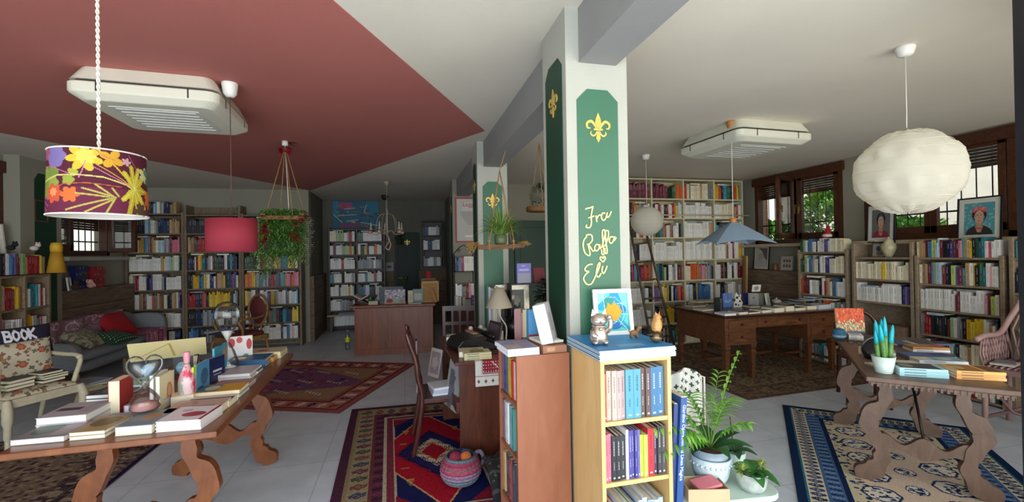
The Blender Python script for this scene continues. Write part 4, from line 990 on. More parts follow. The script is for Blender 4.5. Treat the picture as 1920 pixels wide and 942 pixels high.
# hourglasses
M_glass = glass('clear_glass', (.97, .98, .98, 1), .03)
M_sand = plain('white_sand', '#e9e6df', .9); M_psand = plain('pink_sand', '#c08a84', .9)
R = empty('hourglass', (*atz(272, 768, .815).xy, .812), .3, 'clear hourglass with heart-shaped upper bulb on the mauve box-like book', 'hourglass')
def heart(t, s): return (s*.55*(math.sin(t)**3)*1.0*1.1, s*.42*(.98*math.cos(t)-.36*math.cos(2*t)-.13*math.cos(3*t)-.06*math.cos(4*t)))
mb = MB(); n = 26; vs = []; fs = []
for k in range(7):
    q = -1+2*k/6; sc = math.sqrt(max(0.02, 1-q*q))
    for i in range(n): hx, hz = heart(2*PI*i/n, .12*(.35+.65*sc)); vs.append((hx*1.05, q*.035, .20+hz*1.6))
for k in range(6):
    for i in range(n): fs.append((k*n+i, k*n+(i+1) % n, (k+1)*n+(i+1) % n, (k+1)*n+i))
fs += [tuple(range(n))[::-1], tuple(6*n+i for i in range(n))]
mb.add(vs, fs, 0, None, None, True); mb.build('upper_bulb', M_glass, R)
mb = MB(); mb.lathe([(.05, 0), (.062, .012), (.06, .05), (.035, .09), (.012, .112), (.008, .13), (.02, .15)], 24); mb.build('lower_bulb', M_glass, R)
mb = MB(); mb.lathe([(.052, .004), (.056, .014), (.05, .034), (0, .04)], 20); mb.build('sand', M_psand, R)
R = empty('hourglass', (*atz(427, 699, Z7).xy, Z7), 0, 'tall teardrop hourglass with white sand near the far end of the walnut table', 'hourglass')
S = .92
up = [(.010, .20), (.022, .225), (.045, .265), (.068, .315), (.078, .355), (.074, .40), (.055, .43), (.03, .442), (0, .446)]
mb = MB(); mb.lathe([(0, .0), (.066, .004), (.07, .03), (.066, .07), (.045, .13), (.02, .18), (.008, .196)]+[(r*1.0, z) for r, z in up], 28); mb.build('glass_body', M_glass, R)
mb = MB(); mb.lathe([(0, .004), (.062, .008), (.064, .03), (.03, .045), (0, .05)], 20); mb.build('lower_sand', M_sand, R)
mb = MB(); mb.lathe([(.006, .202), (.02, .228), (.038, .262), (.0, .264)], 20); mb.build('upper_sand', M_sand, R); R.scale.z = 1.1
# flowered bottle
R = empty('bottle', (*atz(351, 753, Z7).xy, Z7), 0, 'pink floral sleeve bottle with a green neck band on the walnut table', 'bottle')
cv = Canvas(72, 90, '#d69aa4')
for i in range(60): cv.blob(random.random(), random.uniform(.15, 1), random.uniform(.03, .09), random.choice((5, 6)), .4, random.choice(['#d8536a', '#e9b3bb', '#c94058', '#9fb3a0', '#eec9cd', '#b98f8a']))
pr = [(.036, 0), (.040, .01), (.041, .11), (.034, .15), (.018, .19), (.014, .205), (.0145, .215), (.017, .255), (.016, .27)]
def prof(q):
    q *= len(pr)-1; a = min(int(q), len(pr)-2); f = q-a; return pr[a][0]*(1-f)+pr[a+1][0]*f, pr[a][1]*(1-f)+pr[a+1][1]*f
cv.rect(0, .27, 1, .36, '#4f9a48'); cv.rect(0, 0, 1, .27, '#e093a2')
def bf(a, b_): r, z = prof(1-b_); return (math.cos(a*2*PI)*r, math.sin(a*2*PI)*r, z)
o = bpy.data.objects.new('bottle_body', grid_mesh('bottle_body', cv, bf, attr_mat('print_gloss', .35))); COL.objects.link(o); o.parent = R
MB().lathe([(.0162, 0), (.0162, .004), (0, .006)], 16).build('cap', plain('foil_pink', '#dd8a9c', .4), R, loc=(0, 0, .269))

# ---- right carved table
TB = 'books on the grey trestle table'
def st2(*a, **k): return stack(*a, **k)
st2((1687, 705), (1780, 711), Z7, .15, [(.016, '#a9dbe4', [], 'aqua-spined', W1), (.016, '#a9dbe4', [], 'aqua-spined', W1), (.017, '#b5e0e8', [('r', .04, .05, .9, .95, '#4a3f46'), ('e', .1, .2, .4, .8, '#8f8a86'), ('r', .5, .3, .85, .9, '#3d4250')], 'aqua-spined dark-covered', W1)], 'at the near edge beside the cactus pot', TB, 'f')
st2((1794, 711), (1888, 716), Z7, .17, [(.016, '#f0b766', [], 'orange-spined', W1), (.016, '#f0a25e', [], 'orange-spined', W1), (.016, '#f2bd62', [('r', .1, .05, .6, .95, '#b9743a'), ('e', .1, .3, .35, .8, '#c9b48a'), ('r', .68, .1, .98, .9, '#7c4a34')], 'orange-spined russet-covered', W1)], 'at the outer near edge', TB, 'f')
st2((1686, 688), (1735, 690), Z7, .12, [(.018, '#dccca4', [('r', .1, .1, .9, .9, '#e5d8b6')], 'cream', W1)], 'behind the aqua-spined pile', TB, 'f')
st2((1724, 684), (1818, 688), Z7, .12, [(.014, '#d8d4c6', [], 'ivory', W1), (.014, '#cfd8dc', [('r', .35, .1, .95, .9, '#7fa8b0'), ('e', .5, .3, .8, .8, '#c9d3b4'), ('r', .0, .1, .3, .9, '#d8cdb8')], 'pale blue and ivory landscape', W1)], 'behind the orange-spined pile', TB, 'f')
st2((1704, 674), (1795, 676), Z7, .13, [(.022, '#3f5684', [('r', .05, .1, .55, .9, '#4a659a'), ('r', .6, .3, .95, .8, '#2f4066')], 'wide navy', '#6f6a5e')], 'with speckled edges in the middle row', TB, 'f')
st2((1712, 660), (1782, 662), Z7, .13, [(.016, '#dfe2ea', [], 'white-edged', W1), (.018, '#b07838', [('r', .7, .1, .95, .9, '#c0463c'), ('r', .06, .2, .5, .8, '#b8803c')], 'tawny brown', '#c39a58')], 'behind the wide navy one', TB, 'f')
st2((1683, 650), (1750, 651), Z7, .14, [(.02, '#42547e', [('r', .45, .0, .6, 1, '#d9cdb4'), ('r', .65, .1, .95, .9, '#34456c')], 'slate blue', W1)], 'with pale stripe at the far outer side', TB, 'f')
st2((1756, 648), (1790, 649), Z7, .12, [(.012, '#2e3a5c', [], 'dark blue', W1)], 'at the far outer corner of the trestle table', TB, 'f')
st2((1621, 683), (1642, 690), Z7, .13, [(.012, '#e0d2b6', [('r', .1, .1, .9, .9, '#e6dcc4')], 'cream notebook-like', W1)], 'tucked behind the cactus pot', TB, 'f')
st2((1610, 664), (1632, 667), Z7, .15, [(.016, '#d8cdb0', [], 'ivory', CR_), (.016, '#e0d6ba', [], 'ivory', CR_), (.016, '#ddd2b4', [('r', .2, .2, .8, .8, '#e8e0c8')], 'ivory', CR_)], 'in front of the black plate', TB, 'f')
st2((1650, 672), (1680, 675), Z7, .14, [(.03, '#d3b4a4', [], 'rosy block of a', '#dcb9a8'), (.012, '#e6ddcf', [], 'off-white', W1)], 'behind the cactus leaves', TB, 'f')
st2((1592, 640), (1620, 642), Z7, .13, [(.013, '#5d5550', [], 'dark grey', CR_), (.012, '#b9a88e', [], 'beige', CR_), (.012, '#cfd6d2', [], 'pale', W1), (.012, '#e1e4e4', [('r', .2, .1, .8, .9, '#aeb8cc')], 'white', W1)], 'beneath the orange painting', TB, 'f')
# cactus pot
p = atz(1662, 702, Z7)
R = empty('cactus_pot', (p.x+.02, p.y+.03, Z7), 0, 'white pot of green finger cactus stems with painted turquoise tips', 'plant')
mb = MB(); mb.lathe([(.042, 0), (.045, .004), (.062, .105), (.057, .105), (.053, .09), (0, .09)], 28); mb.build('pot', plain('pot_white', '#d9ebe2', .35), R)
cols = [(-.035, 0, .17, -.14), (-.012, .02, .22, -.10), (.004, -.01, .24, -.02), (.01, .025, .22, .05), (.022, -.02, .17, .12), (.036, .0, .19, .24), (-.02, -.025, .20, -.2), (.0, .035, .2, .0)]
for i, (x, y, h, l) in enumerate(cols):
    S_ = MB(); x, h, l = x*1.2, h*1.12, l*1.3; pts = [(x+l*h*q*.6, y, .085+h*q) for q in (0, .2, .4, .55)]; r = .0135
    S_.tube(pts, [r*.8, r, r, r*.98], 8, 0, None); st = S_.build('stem', plain('cactus_green', '#5c8a44', .5, var=.3, vs=50), R)
    S_ = MB(); pts = [(x+l*h*q*.6, y, .085+h*q) for q in (.55, .7, .85, .95, 1.0)]; S_.tube(pts, [r, r*.95, r*.75, r*.4, .001], 8); S_.build('painted_tip', plain('tip_turquoise', '#19b4c4', .5), st)
# blue yarn ball, orange painting, black plate
p = atz(1590, 640, Z7)
cv = Canvas(48, 24, '#3b6a86'); cv.rect(0, .55, 1, .65, '#8fb3c8'); cv.rect(0, .2, 1, .26, '#28506a'); cv.jitter(.2)
o = bpy.data.objects.new('yarn_ball', grid_mesh('yarn_ball', cv, lambda a, b_: (p.x-.02+.052*math.cos(a*2*PI)*math.sin(b_*PI), p.y+.06+.052*math.sin(a*2*PI)*math.sin(b_*PI), Z7+.052+.052*math.cos(b_*PI)), attr_mat('wool', .9, bump=.6, bs=150))); COL.objects.link(o)
tag(o, 'blue striped yarn ball beside the orange painting', 'ball')
cv = Canvas(60, 56, '#d9582e')
rg = np.random.default_rng(4)
for i in range(420):
    x, y = rg.random(), rg.random(); c = ['#e0622c', '#c8402a', '#e88a3c', '#d84a30', '#b83628'][rg.integers(5)] if y < .45+.25*rg.random() else ['#d9dcae', '#a9b58a', '#c98a4a', '#e3dcb0', '#7f9a88'][rg.integers(5)]
    cv.ell(x, y, rg.uniform(.01, .04), rg.uniform(.02, .07), c)
for x in (.3, .45, .55, .7, .85): cv.line([(x, .6), (x+.02, 1)], .012, '#8a8a78')
cv.rect(.35, .93, 1, 1, '#4c6480')
R = empty('canvas_painting', (0, 0, 0), 0, 'small canvas of fiery orange treetops standing on the trestle table', 'painting')
p = atz(1604, 638, Z7); R.matrix_basis = T(p.x+.03, p.y+.06, Z7+.05, -.42, -.12)
MB().box(-.11, .11, 0, .018, 0, .21).build('stretcher_frame', plain('canvas_edge', '#cfc6b4', .8), R)
picture('painted_canvas', cv, .22, .21, R, Matrix.Translation((0, -.001, 0)))
p = atz(1642, 690, Z7)
R = empty('black_plate', (0, 0, 0), 0, 'round black plate propped upright behind the cactus', 'plate'); R.matrix_basis = T(3.20, 2.42, Z7+.088, -.35, PI/2+.12)
MB().lathe([(0, -.004), (.055, -.004), (.085, .010), (.086, .014), (.055, .002), (0, .002)], 32).build('dish', plain('black_glaze', '#15151c', .2), R)
MB().box(-.03, .03, -.088, -.08, -.04, .02).build('plate_stand', M_iron, R)
# toothed tool on the table edge: reading glasses
p = atz(1597, 646, Z7)
R = empty('spectacles', (p.x, p.y-.03, Z7+.004), -.6, 'folded dark spectacles near the painting stack', 'glasses')
m = MB(); 
for s in (-.028, .028): m.tube([(s+.022*math.cos(a*PI/6), 0, .016+.014*math.sin(a*PI/6)) for a in range(13)], .0022, 5)
m.tube([(-.006, 0, .02), (.006, 0, .02)], .002, 5); m.build('rims', M_iron, R)
m = MB(); m.tube([(-.05, 0, .018), (-.04, .1, .01)], .002, 5); m.tube([(.05, 0, .018), (.04, .1, .01)], .002, 5); m.build('temples', M_iron, R)

# ---- writing desk
DG = 'books on the writing desk'; ZD = .7805
DT = [((1359, 593), (1381, 592), .024, '#d8d8e2', 'white-edged slim', W1), ((1386, 591), (1403, 590), .032, '#5a4a44', 'brown-covered', CR_), ((1405, 590), (1426, 588), .022, '#5a3848', 'plum-covered', CR_),
      ((1430, 588), (1447, 586.5), .035, '#7f7a78', 'grey-covered', CR_), ((1453, 587), (1471, 585.5), .055, '#8a8078', 'thick grey-brown', CR_), ((1474, 585), (1490, 584), .066, '#8a7a6c', 'thickest tan-covered', CR_),
      ((1492, 584), (1511, 582.5), .038, '#6d7080', 'slate-covered', CR_), ((1514, 582), (1532, 581), .052, '#5d4a3c', 'thick brown-covered', CR_)]
for i, (a, b_, t, c, d, pg) in enumerate(DT):
    stack(a, b_, ZD, .19, [(t, c, [('r', .15, .5, .85, .7, '#a09890')], d, pg)], f'{ordinal(i+1)} along the desk edge facing the rugs', DG, 'b')
stack((1536, 581), (1560, 579), ZD, .2, [(.013, '#8fa3bf', [], 'white-paged blue-covered', W1), (.013, '#9fb0c6', [], 'white-paged blue-covered', W1), (.013, '#8fa3bf', [], 'white-paged blue-covered', W1), (.013, '#b9c4d4', [], 'white-paged blue-covered', W1)], 'at the window end of the desk', DG, 'b')
stack((1318, 584), (1343, 582), ZD, .17, [(.016, '#b9ac98', [], 'beige', CR_)], 'by the black standing book on the desk', DG, 'b')
stack((1300, 577), (1324, 575), ZD, .17, [(.014, '#8a7f70', [], 'khaki', CR_)], 'near the shelf-side end of the desk', DG, 'b')
stack((1310, 569), (1338, 567), ZD, .2, [(.014, '#a39476', [], 'sand-coloured', CR_), (.014, '#97896c', [], 'olive sand', CR_)], 'in the rear row of the desk', DG, 'b')
stack((1345, 567), (1362, 566), ZD, .17, [(.016, '#8b7c63', [], 'drab', CR_)], 'behind the blue standing book on the desk', DG, 'b')
stack((1408, 578), (1426, 577), ZD, .17, [(.022, '#6d625c', [], 'dark taupe', CR_)], 'in the middle of the desk before the grey binders', DG, 'b')
stack((1427, 577), (1448, 576), ZD, .14, [(.014, '#7d7570', [], 'mouse grey', CR_)], 'under the open white booklet', DG, 'b')
stack((1475, 572), (1500, 570), ZD, .2, [(.02, '#9a7a70', [], 'brick pink', CR_)], 'below the newspapers on the desk', DG, 'b')
def onz(px, py, z=ZD): return atz(px, py, z)
p = onz(1343, 583); stand_book('book', p, (1, .45, 0), .1, .165, .03, '#24302e', '#24302e', '#d9d3b4', [('e', .3, .4, .7, .7, '#4a3a34')], 'black-green book standing on the desk corner', DG)
p = onz(1356, 577); stand_book('book', p, (1, -.1, 0), .135, .185, .03, '#5a78b4', '#48649a', '#e5e0d4', [('r', .15, .45, .8, .5, '#a9bce0'), ('r', .25, .36, .7, .4, '#a9bce0'), ('r', .5, .4, .54, .95, '#26283a')], 'bright blue book standing with a dark ribbon', DG)
p = onz(1397, 573); stand_book('book', p, (1, -.2, 0), .05, .18, .04, '#1f2f7c', '#1f2f7c', '#dcd8d0', [], 'royal blue binder standing on the desk', DG)
p = onz(1405, 575); stand_book('book', p, (1, -.2, 0), .12, .175, .03, '#8f8d8a', '#b4b2ae', '#e4e1da', [('e', .4, .55, .6, .75, '#5a5a60')], 'grey standing book with a small emblem', DG)
p = onz(1423, 574); stand_book('book', p, (1, .3, 0), .12, .165, .03, '#7a7872', '#cfccc4', '#e4e1da', [], 'dull grey standing book beside the emblem one', DG)
p = onz(1440, 574); stand_book('book', p, (1, .5, 0), .1, .17, .02, '#b9bfae', '#d6d9cf', '#efeee6', [('e', .3, .2, .8, .7, '#8f968e')], 'pale green-white booklet standing on the desk', DG, .15)
p = onz(1412, 572); stand_book('postcard', (p.x, p.y+.02, ZD+.178), (1, -.1, 0), .13, .1, .003, '#e6e2d2', '#e6e2d2', '#e6e2d2', [('e', .2, .15, .8, .85, '#a9a8aa'), ('e', .35, .3, .65, .7, '#8c8b90')], 'cream postcard with grey medallion resting on the grey books', None, -.2, 'postcard')
R = empty('dog_cutout', (0, 0, 0), 0, 'black and white spotted animal cut-out standing on the desk', 'figurine'); p = onz(1376, 577); R.matrix_basis = T(p.x, p.y, ZD, -.1)
m = MB(); m.prism([(0, 0), (.11, 0), (.13, .06), (.10, .12), (.11, .17), (.07, .16), (.04, .20), (.02, .15), (.03, .09), (0, .05)], 0, .012); m.build('body', plain('cut_white', '#d8d4cf', .6), R)
m = MB(); 
for x, z, r in ((.05, .13, .018), (.09, .08, .014), (.03, .04, .016), (.08, .15, .01), (.07, .03, .01)): m.lathe([(0, 0), (r, 0), (r, .001), (0, .001)], 10, M=T(x, 0, z, 0, PI/2))
m.build('spots', plain('cut_black', '#1d1a1c', .6), R)
p = onz(1456, 571)
R = empty('lidded_bowl', (p.x, p.y, ZD), 0, 'small pale lidded bowl with a knob on the desk', 'bowl')
MB().lathe([(.03, 0), (.05, .02), (.062, .045), (.06, .048)], 20).build('bowl', plain('ceramic_pale', '#b8b2a2', .35), R)
o = MB().lathe([(.062, .048), (.05, .062), (.02, .072), (.006, .074)], 20).build('lid', plain('ceramic_pale', '#b8b2a2', .35), R)
MB().ball((0, 0, .082), .010, seg=10).build('knob', plain('pot_white', '#d9ebe2', .35), o)
for i, (a, rz) in enumerate((((1485, 573), .1), ((1510, 575), -.3), ((1528, 573), .2))):
    p = onz(*a); m = MB(); c = [srgb('#c9d0dc'), srgb('#b8c0d4'), srgb('#d6dbe6')][i]; zz = ZD+.022+.004*i+(.05 if i else 0)
    for k in range(3): m.box(-.13, .13, -.09, .09, zz+k*.0025, zz+k*.0025+.0015, 0, c, T(p.x, p.y+.06, 0, rz+k*.05))
    m.quad((-.1, -.06, zz+.008), (.02, -.06, zz+.008), (.02, .05, zz+.008), (-.1, .05, zz+.008), 0, srgb('#4a5c8c'), T(p.x, p.y+.06, 0, rz))
    tag(m.build('newspaper', M_paper), ['folded newspaper nearest the lidded bowl', 'folded newspaper in the middle of the desk papers', 'folded newspaper toward the window end of the desk'][i], 'newspaper', 'newspapers on the writing desk')

# ---- blond bookcase contents
BG = 'books in the blond bookcase'
def shelf_books(M0, items, z, where, group, y0=.012, start=.022, tilt=None):
    x = start
    for i, (w_, h_, col, d) in enumerate(items):
        mb = MB(); c = srgb(col); book_mb(mb, w_, h_, .145, c, PAGES[i % 4], None, 3, True, (0, 1), False)
        if M0 is BL:    # publisher's oval near the foot of the spine
            mb.add([(w_*(.5+.22*math.cos(q*PI/4)), -.0007, h_*(.07+.018*math.sin(q*PI/4))) for q in range(8)], [tuple(range(8))], 0, srgb('#efece4'))
        o = mb.build('book', [M_cover, M_paper]); tl = tilt[i] if tilt else 0
        o.matrix_basis = M0 @ T(x, y0+(.006 if i % 3 == 1 else 0), z) @ Matrix.Rotation(tl, 4, 'Y')
        t = .0025; MB().box(t, w_-t, t, .142, .003, h_-.003, 0, PAGES[i % 4]).build('page_block', M_paper, o)
        tag(o, f"{d} book, {ordinal(i+1)} on the {where}", 'book', group); x += w_+.0012
shelf_books(BL, [(.010, .195, '#c85a3c', 'slim rust-spined'), (.021, .205, '#bda79c', 'grey-pink'), (.021, .205, '#bda79c', 'grey-pink'), (.019, .203, '#b09a96', 'patterned mauve'), (.019, .203, '#a88f8e', 'patterned mauve'),
 (.036, .205, '#4d93ac', 'broad teal-blue'), (.032, .205, '#4d93ac', 'broad teal-blue'), (.022, .206, '#5c4440', 'dark brown'), (.022, .206, '#5c4440', 'dark brown'), (.031, .207, '#356a94', 'broad blue'), (.031, .207, '#3a6f98', 'broad blue')], .8505, 'upper shelf of the blond bookcase', BG)
shelf_books(BL, [(.012, .195, '#c96a80', 'pink'), (.014, .195, '#cf6f86', 'pink'), (.019, .185, '#23242a', 'black with white title'), (.021, .185, '#23242a', 'black with white title'), (.021, .18, '#2c2c30', 'charcoal with orange mark'), (.011, .205, '#e5e5ea', 'thin white'),
 (.014, .2, '#4a4590', 'violet'), (.012, .2, '#4a4590', 'violet'), (.012, .2, '#3f3c84', 'violet'), (.010, .2, '#6a64a8', 'pale violet'), (.017, .175, '#c9d84a', 'lime yellow'), (.017, .175, '#d3df5a', 'lime yellow'), (.028, .2, '#c8283a', 'thick crimson'), (.016, .2, '#3c3444', 'dark aubergine'), (.018, .205, '#38343c', 'charcoal'), (.018, .205, '#45403f', 'umber')], .6005, 'middle shelf of the blond bookcase', BG)
shelf_books(BL, [(.03, .15, '#a8794e', 'tan-spined low'), (.02, .155, '#c8553c', 'brick orange low'), (.03, .175, '#a9bcd8', 'pale blue'), (.018, .17, '#1f9a50', 'bright green titled'), (.024, .16, '#8aa4c8', 'powder blue'), (.016, .15, '#2c3560', 'indigo'), (.02, .17, '#b4c6dc', 'ice blue'), (.022, .175, '#c6d2dc', 'silvery'), (.028, .165, '#93aac0', 'blue-grey'), (.022, .16, '#cdd8e0', 'whitish'), (.022, .165, '#a4b8c8', 'soft blue')], .3355, 'lower shelf of the blond bookcase', BG)
# catalogues stacked on top of the blond bookcase
z = 1.106
for i in range(5):
    mb = MB(); t = .008; B_ = T(.763+.002*(i % 2), 1.650+.002*(i % 3), z+i*.0086, 0)
    mb.box(0, .35, 0, .36, 0, .001, 0, srgb('#d8e2ec')); mb.box(0, .35, 0, .36, t-.001, t, 0, srgb('#2f86c4' if i == 4 else '#c4d4e4')); mb.box(0, .0015, 0, .36, 0, t, 0, srgb('#a9c8dc'))
    if i == 4:
        for k in range(4): mb.quad((.12, .05+k*.012, t+.0005), (.24, .05+k*.012, t+.0005), (.24, .056+k*.012, t+.0005), (.12, .056+k*.012, t+.0005), 0, srgb('#9cc4e6'))
    o = mb.build('catalogue', M_cover); o.matrix_basis = B_
    MB().box(.0015, .348, .002, .358, .001, t-.001, 0, srgb('#e2e6ee')).build('page_block', M_paper, o)
    tag(o, f"large blue-covered catalogue, {['lowest', 'second', 'third', 'fourth', 'topmost'][i]} of five on the blond bookcase", 'catalogue', 'catalogues on the blond bookcase')
ZT = z+5*.0086
# ---- brown bookcase contents and top
BRM = T(.475, 2.26, 0, -PI/2+math.radians(4)); G2 = 'books in the brown bookcase'
shelf_books(BRM, [(.02, .2, '#6d4a6a', 'plum'), (.018, .2, '#8a7ab0', 'lilac'), (.022, .205, '#3a4668', 'slate blue'), (.03, .215, '#4a5a78', 'grey-blue'), (.034, .21, '#d8c02a', 'mustard yellow'), (.026, .19, '#d9a82c', 'amber yellow'), (.024, .185, '#c03a34', 'scarlet'), (.02, .18, '#e4dfd4', 'white')], .8505, 'upper shelf of the brown bookcase', G2)
shelf_books(BRM, [(.022, .2, '#7a5a66', 'dusky rose'), (.02, .2, '#d9d4cc', 'off-white'), (.022, .2, '#cfd4da', 'pearl grey'), (.024, .205, '#e6e4de', 'white'), (.022, .2, '#b4c8d0', 'pale blue'), (.03, .205, '#8fb4ba', 'duck-egg'), (.03, .2, '#5a9a94', 'sea green')], .6005, 'middle shelf of the brown bookcase', G2)
shelf_books(BRM, [(.03, .2, '#c9a878', 'sandy'), (.03, .2, '#5a5448', 'olive brown'), (.034, .205, '#3c4a40', 'dark green'), (.03, .2, '#a04048', 'raspberry'), (.03, .2, '#2f3a50', 'ink blue'), (.03, .2, '#4b4f58', 'graphite')], .3355, 'lower shelf of the brown bookcase', G2)
zt = 1.0755
def cat2(x0, y0, w_, d_, t, rz, col, art, lab, zz, nm='catalogue', g=None):
    mb = MB(); mb.box(0, w_, 0, d_, 0, .001, 0, srgb('#e6e6ea')); mb.box(0, w_, 0, d_, t-.001, t, 0, srgb(col))
    for a in art: mb.quad((a[0]*w_, a[1]*d_, t+.0004), (a[2]*w_, a[1]*d_, t+.0004), (a[2]*w_, a[3]*d_, t+.0004), (a[0]*w_, a[3]*d_, t+.0004), 0, srgb(a[4]))
    o = mb.build(nm, M_cover); o.matrix_basis = T(x0, y0, zz, rz); MB().box(.001, w_-.001, .001, d_-.001, .001, t-.001, 0, srgb('#eceaf0')).build('page_block', M_paper, o); return tag(o, lab, 'catalogue', g)
for i in range(2): cat2(.46, 1.975, .155, .20, .0165, .05+.01*i, '#a8a4b4', [(.05, .05, .46, .45, '#b7a59c'), (.52, .05, .95, .45, '#9a90a8'), (.05, .52, .46, .95, '#8f95b4'), (.52, .52, .95, .95, '#a99aa6')] if i else [],
    ['grey picture catalogue, lower of two on the brown bookcase', 'grey picture catalogue with four photos, upper of two on the brown bookcase'][i], zt+i*.0172, g='catalogues on the brown bookcase')
cat2(.46, 2.19, .17, .07, .02, .05, '#9a96a4', [], 'grey leaflet block behind the picture catalogues', zt)
mb = MB(); mb.box(0, .12, 0, .23, 0, .034, 0, srgb('#9a6a50')); mb.box(.02, .06, -.0005, .0, .008, .028, 0, srgb('#b98a6c'))
o = mb.build('wooden_box', attr_mat('boxwood', .7, bump=.4, bs=30)); o.matrix_basis = T(.632, 1.985, zt, .05); tag(o, 'flat reddish wooden block supporting the white slab books', 'box')
zz = zt+.035
o = stand_book('book', (.690, 2.00, zz+.01), (.45, .9, 0), .15, .19, .06, '#c9c2c6', '#e2e2e4', '#e6e8e6', [('e', .3, .25, .6, .75, '#8f8a8c'), ('e', .35, .3, .55, .7, '#b9b4b4')], 'thick pale book with an oval medallion leaning on the brown bookcase', None, .22)
o = stand_book('book', (.635, 2.02, zz+.003), (1, .15, 0), .12, .012, .14, '#d9d8c8', '#efeede', '#efeede', [], 'thin open ivory book under the leaning medallion one', None)
o = stand_book('book', (.585, 2.20, zt), (.3, 1, 0), .05, .185, .035, '#7a4a48', '#7a4a48', '#e6dfd0', [], 'russet book standing at the back of the brown bookcase', None)
o = stand_book('book', (.622, 2.19, zt), (1, .1, 0), .075, .18, .03, '#5a9ac8', '#5a9ac8', '#e6dfd0', [('r', 0, .18, 1, .3, '#a83a40'), ('r', 0, 0, 1, .18, '#d8d0bc')], 'sky blue book with red band standing behind the medallion one', None)
# ---- figurines and the framed sun
M_silver = plain('silver_lustre', '#c8b8ac', .28, .75, var=.1, vs=12)
R = empty('cat_figurine', (.825, 1.785, ZT), math.radians(-12), 'silver beckoning cat figurine on the blue catalogues', 'figurine')
m = MB(); m.lathe([(.028, 0), (.036, .006), (.040, .03), (.036, .055), (.026, .075), (.020, .082)], 20, sx=1, sy=.85)
m.ball((0, -.003, .105), .034, seg=18, sq=(1.08, .9, .86)); m.ball((-.022, -.03, .012), .013, sq=(1, 1.3, .8)); m.ball((.022, -.03, .012), .013, sq=(1, 1.3, .8)); m.build('body', M_silver, R)
for s in (-1, 1):
    m = MB(); m.add([(s*.012, -.008, .128), (s*.034, -.004, .122), (s*.028, -.004, .153), (s*.022, .008, .126)], [(0, 1, 2), (1, 3, 2), (3, 0, 2), (0, 3, 1)]); m.build('ear', M_silver, R)
m = MB(); m.tube([(.030, -.012, .055), (.046, -.02, .075), (.046, -.024, .10), (.040, -.026, .118)], [.012, .011, .011, .010], 10); m.ball((.039, -.028, .12), .012); m.build('raised_paw', M_silver, R)
m = MB(); m.tube([(-.030, -.014, .06), (-.034, -.032, .045), (-.016, -.04, .035)], [.011, .011, .010], 10); m.build('resting_paw', M_silver, R)
m = MB(); m.tube([(.028*math.cos(a*PI/10), -.002+.022*math.sin(a*PI/10), .078) for a in range(21)], .004, 6); m.ball((0, -.032, .07), .008); m.build('collar', M_silver, R)
m = MB()
for s in (-1, 1): m.tube([(s*.020, -.031, .107), (s*.014, -.035, .110), (s*.008, -.033, .107)], .0012, 5)
m.ball((0, -.036, .100), .003); m.tube([(-.006, -.034, .093), (0, -.036, .096), (.006, -.034, .093)], .001, 5); m.build('face_marks', plain('lustre_dark', '#5a4a44', .4, .6), R)
cv = Canvas(90, 100, '#5cc0b8')
cv.blob(.15, .3, .16, 6, .1, '#2fa3b8'); cv.ell(.5, .28, .3, .22, '#2c8a86'); cv.poly([(.4, 0), (.75, 0), (.9, .35), (.6, .3)], '#1f8fc0'); cv.poly([(.7, 0), (1, 0), (1, .5), (.85, .4)], '#74cfc0')
cv.ell(.72, .55, .2, .22, '#2fb0c0'); cv.ell(.80, .45, .13, .12, '#1577b4'); cv.poly([(.65, .6), (1, .9), (1, 1), (.6, .85)], '#2596b4'); cv.ell(.52, .86, .22, .10, '#1a6fb0'); cv.poly([(0, .45), (.3, .7), (.2, 1), (0, 1)], '#7fd0b4')
cv.ell(.1, .35, .08, .1, '#1f9ac4'); cv.poly([(0, 0), (.3, 0), (.1, .25), (0, .3)], '#8fd8c8')
for l in ([(0, .3), (.3, .1), (.6, .12), (.8, .3), (.86, .6), (.7, .85)], [(.2, 0), (.25, .5), (.1, .8)], [(.6, .3), (1, .25)], [(.7, .55), (1, .58)], [(.6, .65), (.95, 1)], [(.3, .9), (.6, .75)]): cv.line(l, .014, '#bfe6e6')
star = []
for k in range(18): r = (.27 if k % 2 == 0 else .205)*(1+.12*math.sin(k*2.3)); star.append((.5+r*math.cos(k*PI/9)/.9, .50+r*math.sin(k*PI/9)))
cv.poly(star, '#e89a1c')
for k in range(9): cv.line([(.3, .36+k*.035), (.7, .34+k*.035)], .008, '#f0b030')
R = empty('framed_sun_picture', (0, 0, 0), 0, 'white framed picture of an orange star sun on turquoise mosaic', 'picture')
R.matrix_basis = T(.985, 1.945, ZT, math.radians(-4), math.radians(-9))
m = MB(); w_, h_ = .098, .222
for b_ in ((-w_, w_, 0, .02), (-w_, w_, h_-.02, h_), (-w_, -w_+.02, .02, h_-.02), (w_-.02, w_, .02, h_-.02)): m.box(b_[0], b_[1], 0, .016, b_[2], b_[3])
m.build('frame', plain('frame_white', '#ecece6', .45), R, bevel=.002)
picture('painted_tile', cv, 2*w_-.038, h_-.038, R, Matrix.Translation((0, .008, .019)))
M_owood = wood('olive_carving', '#a2703a', '#d09a58', 30, (1, 1, 3), .35, .1)
R = empty('bird_carving', (1.075, 1.74, ZT), .3, 'polished wooden owl perched on a silvery flower-like mineral', 'carving')
m = MB(); 
rg = random.Random(2)
for k in range(42):
    a = rg.uniform(0, 2*PI); e = rg.uniform(.1, 1.4); d = Vector((math.cos(a)*math.sin(e), math.sin(a)*math.sin(e), math.cos(e)*.8)); p = d*.022+Vector((0, 0, .02))
    m.leaf(p, d+Vector((0, 0, .1)), .022, .02, .1, 0, None, 3, .2)
m.ball((0, 0, .022), .026, sq=(1.1, 1, .85)); m.build('mineral_base', plain('pyrite', '#8a7458', .35, .6, var=.3, vs=60), R)
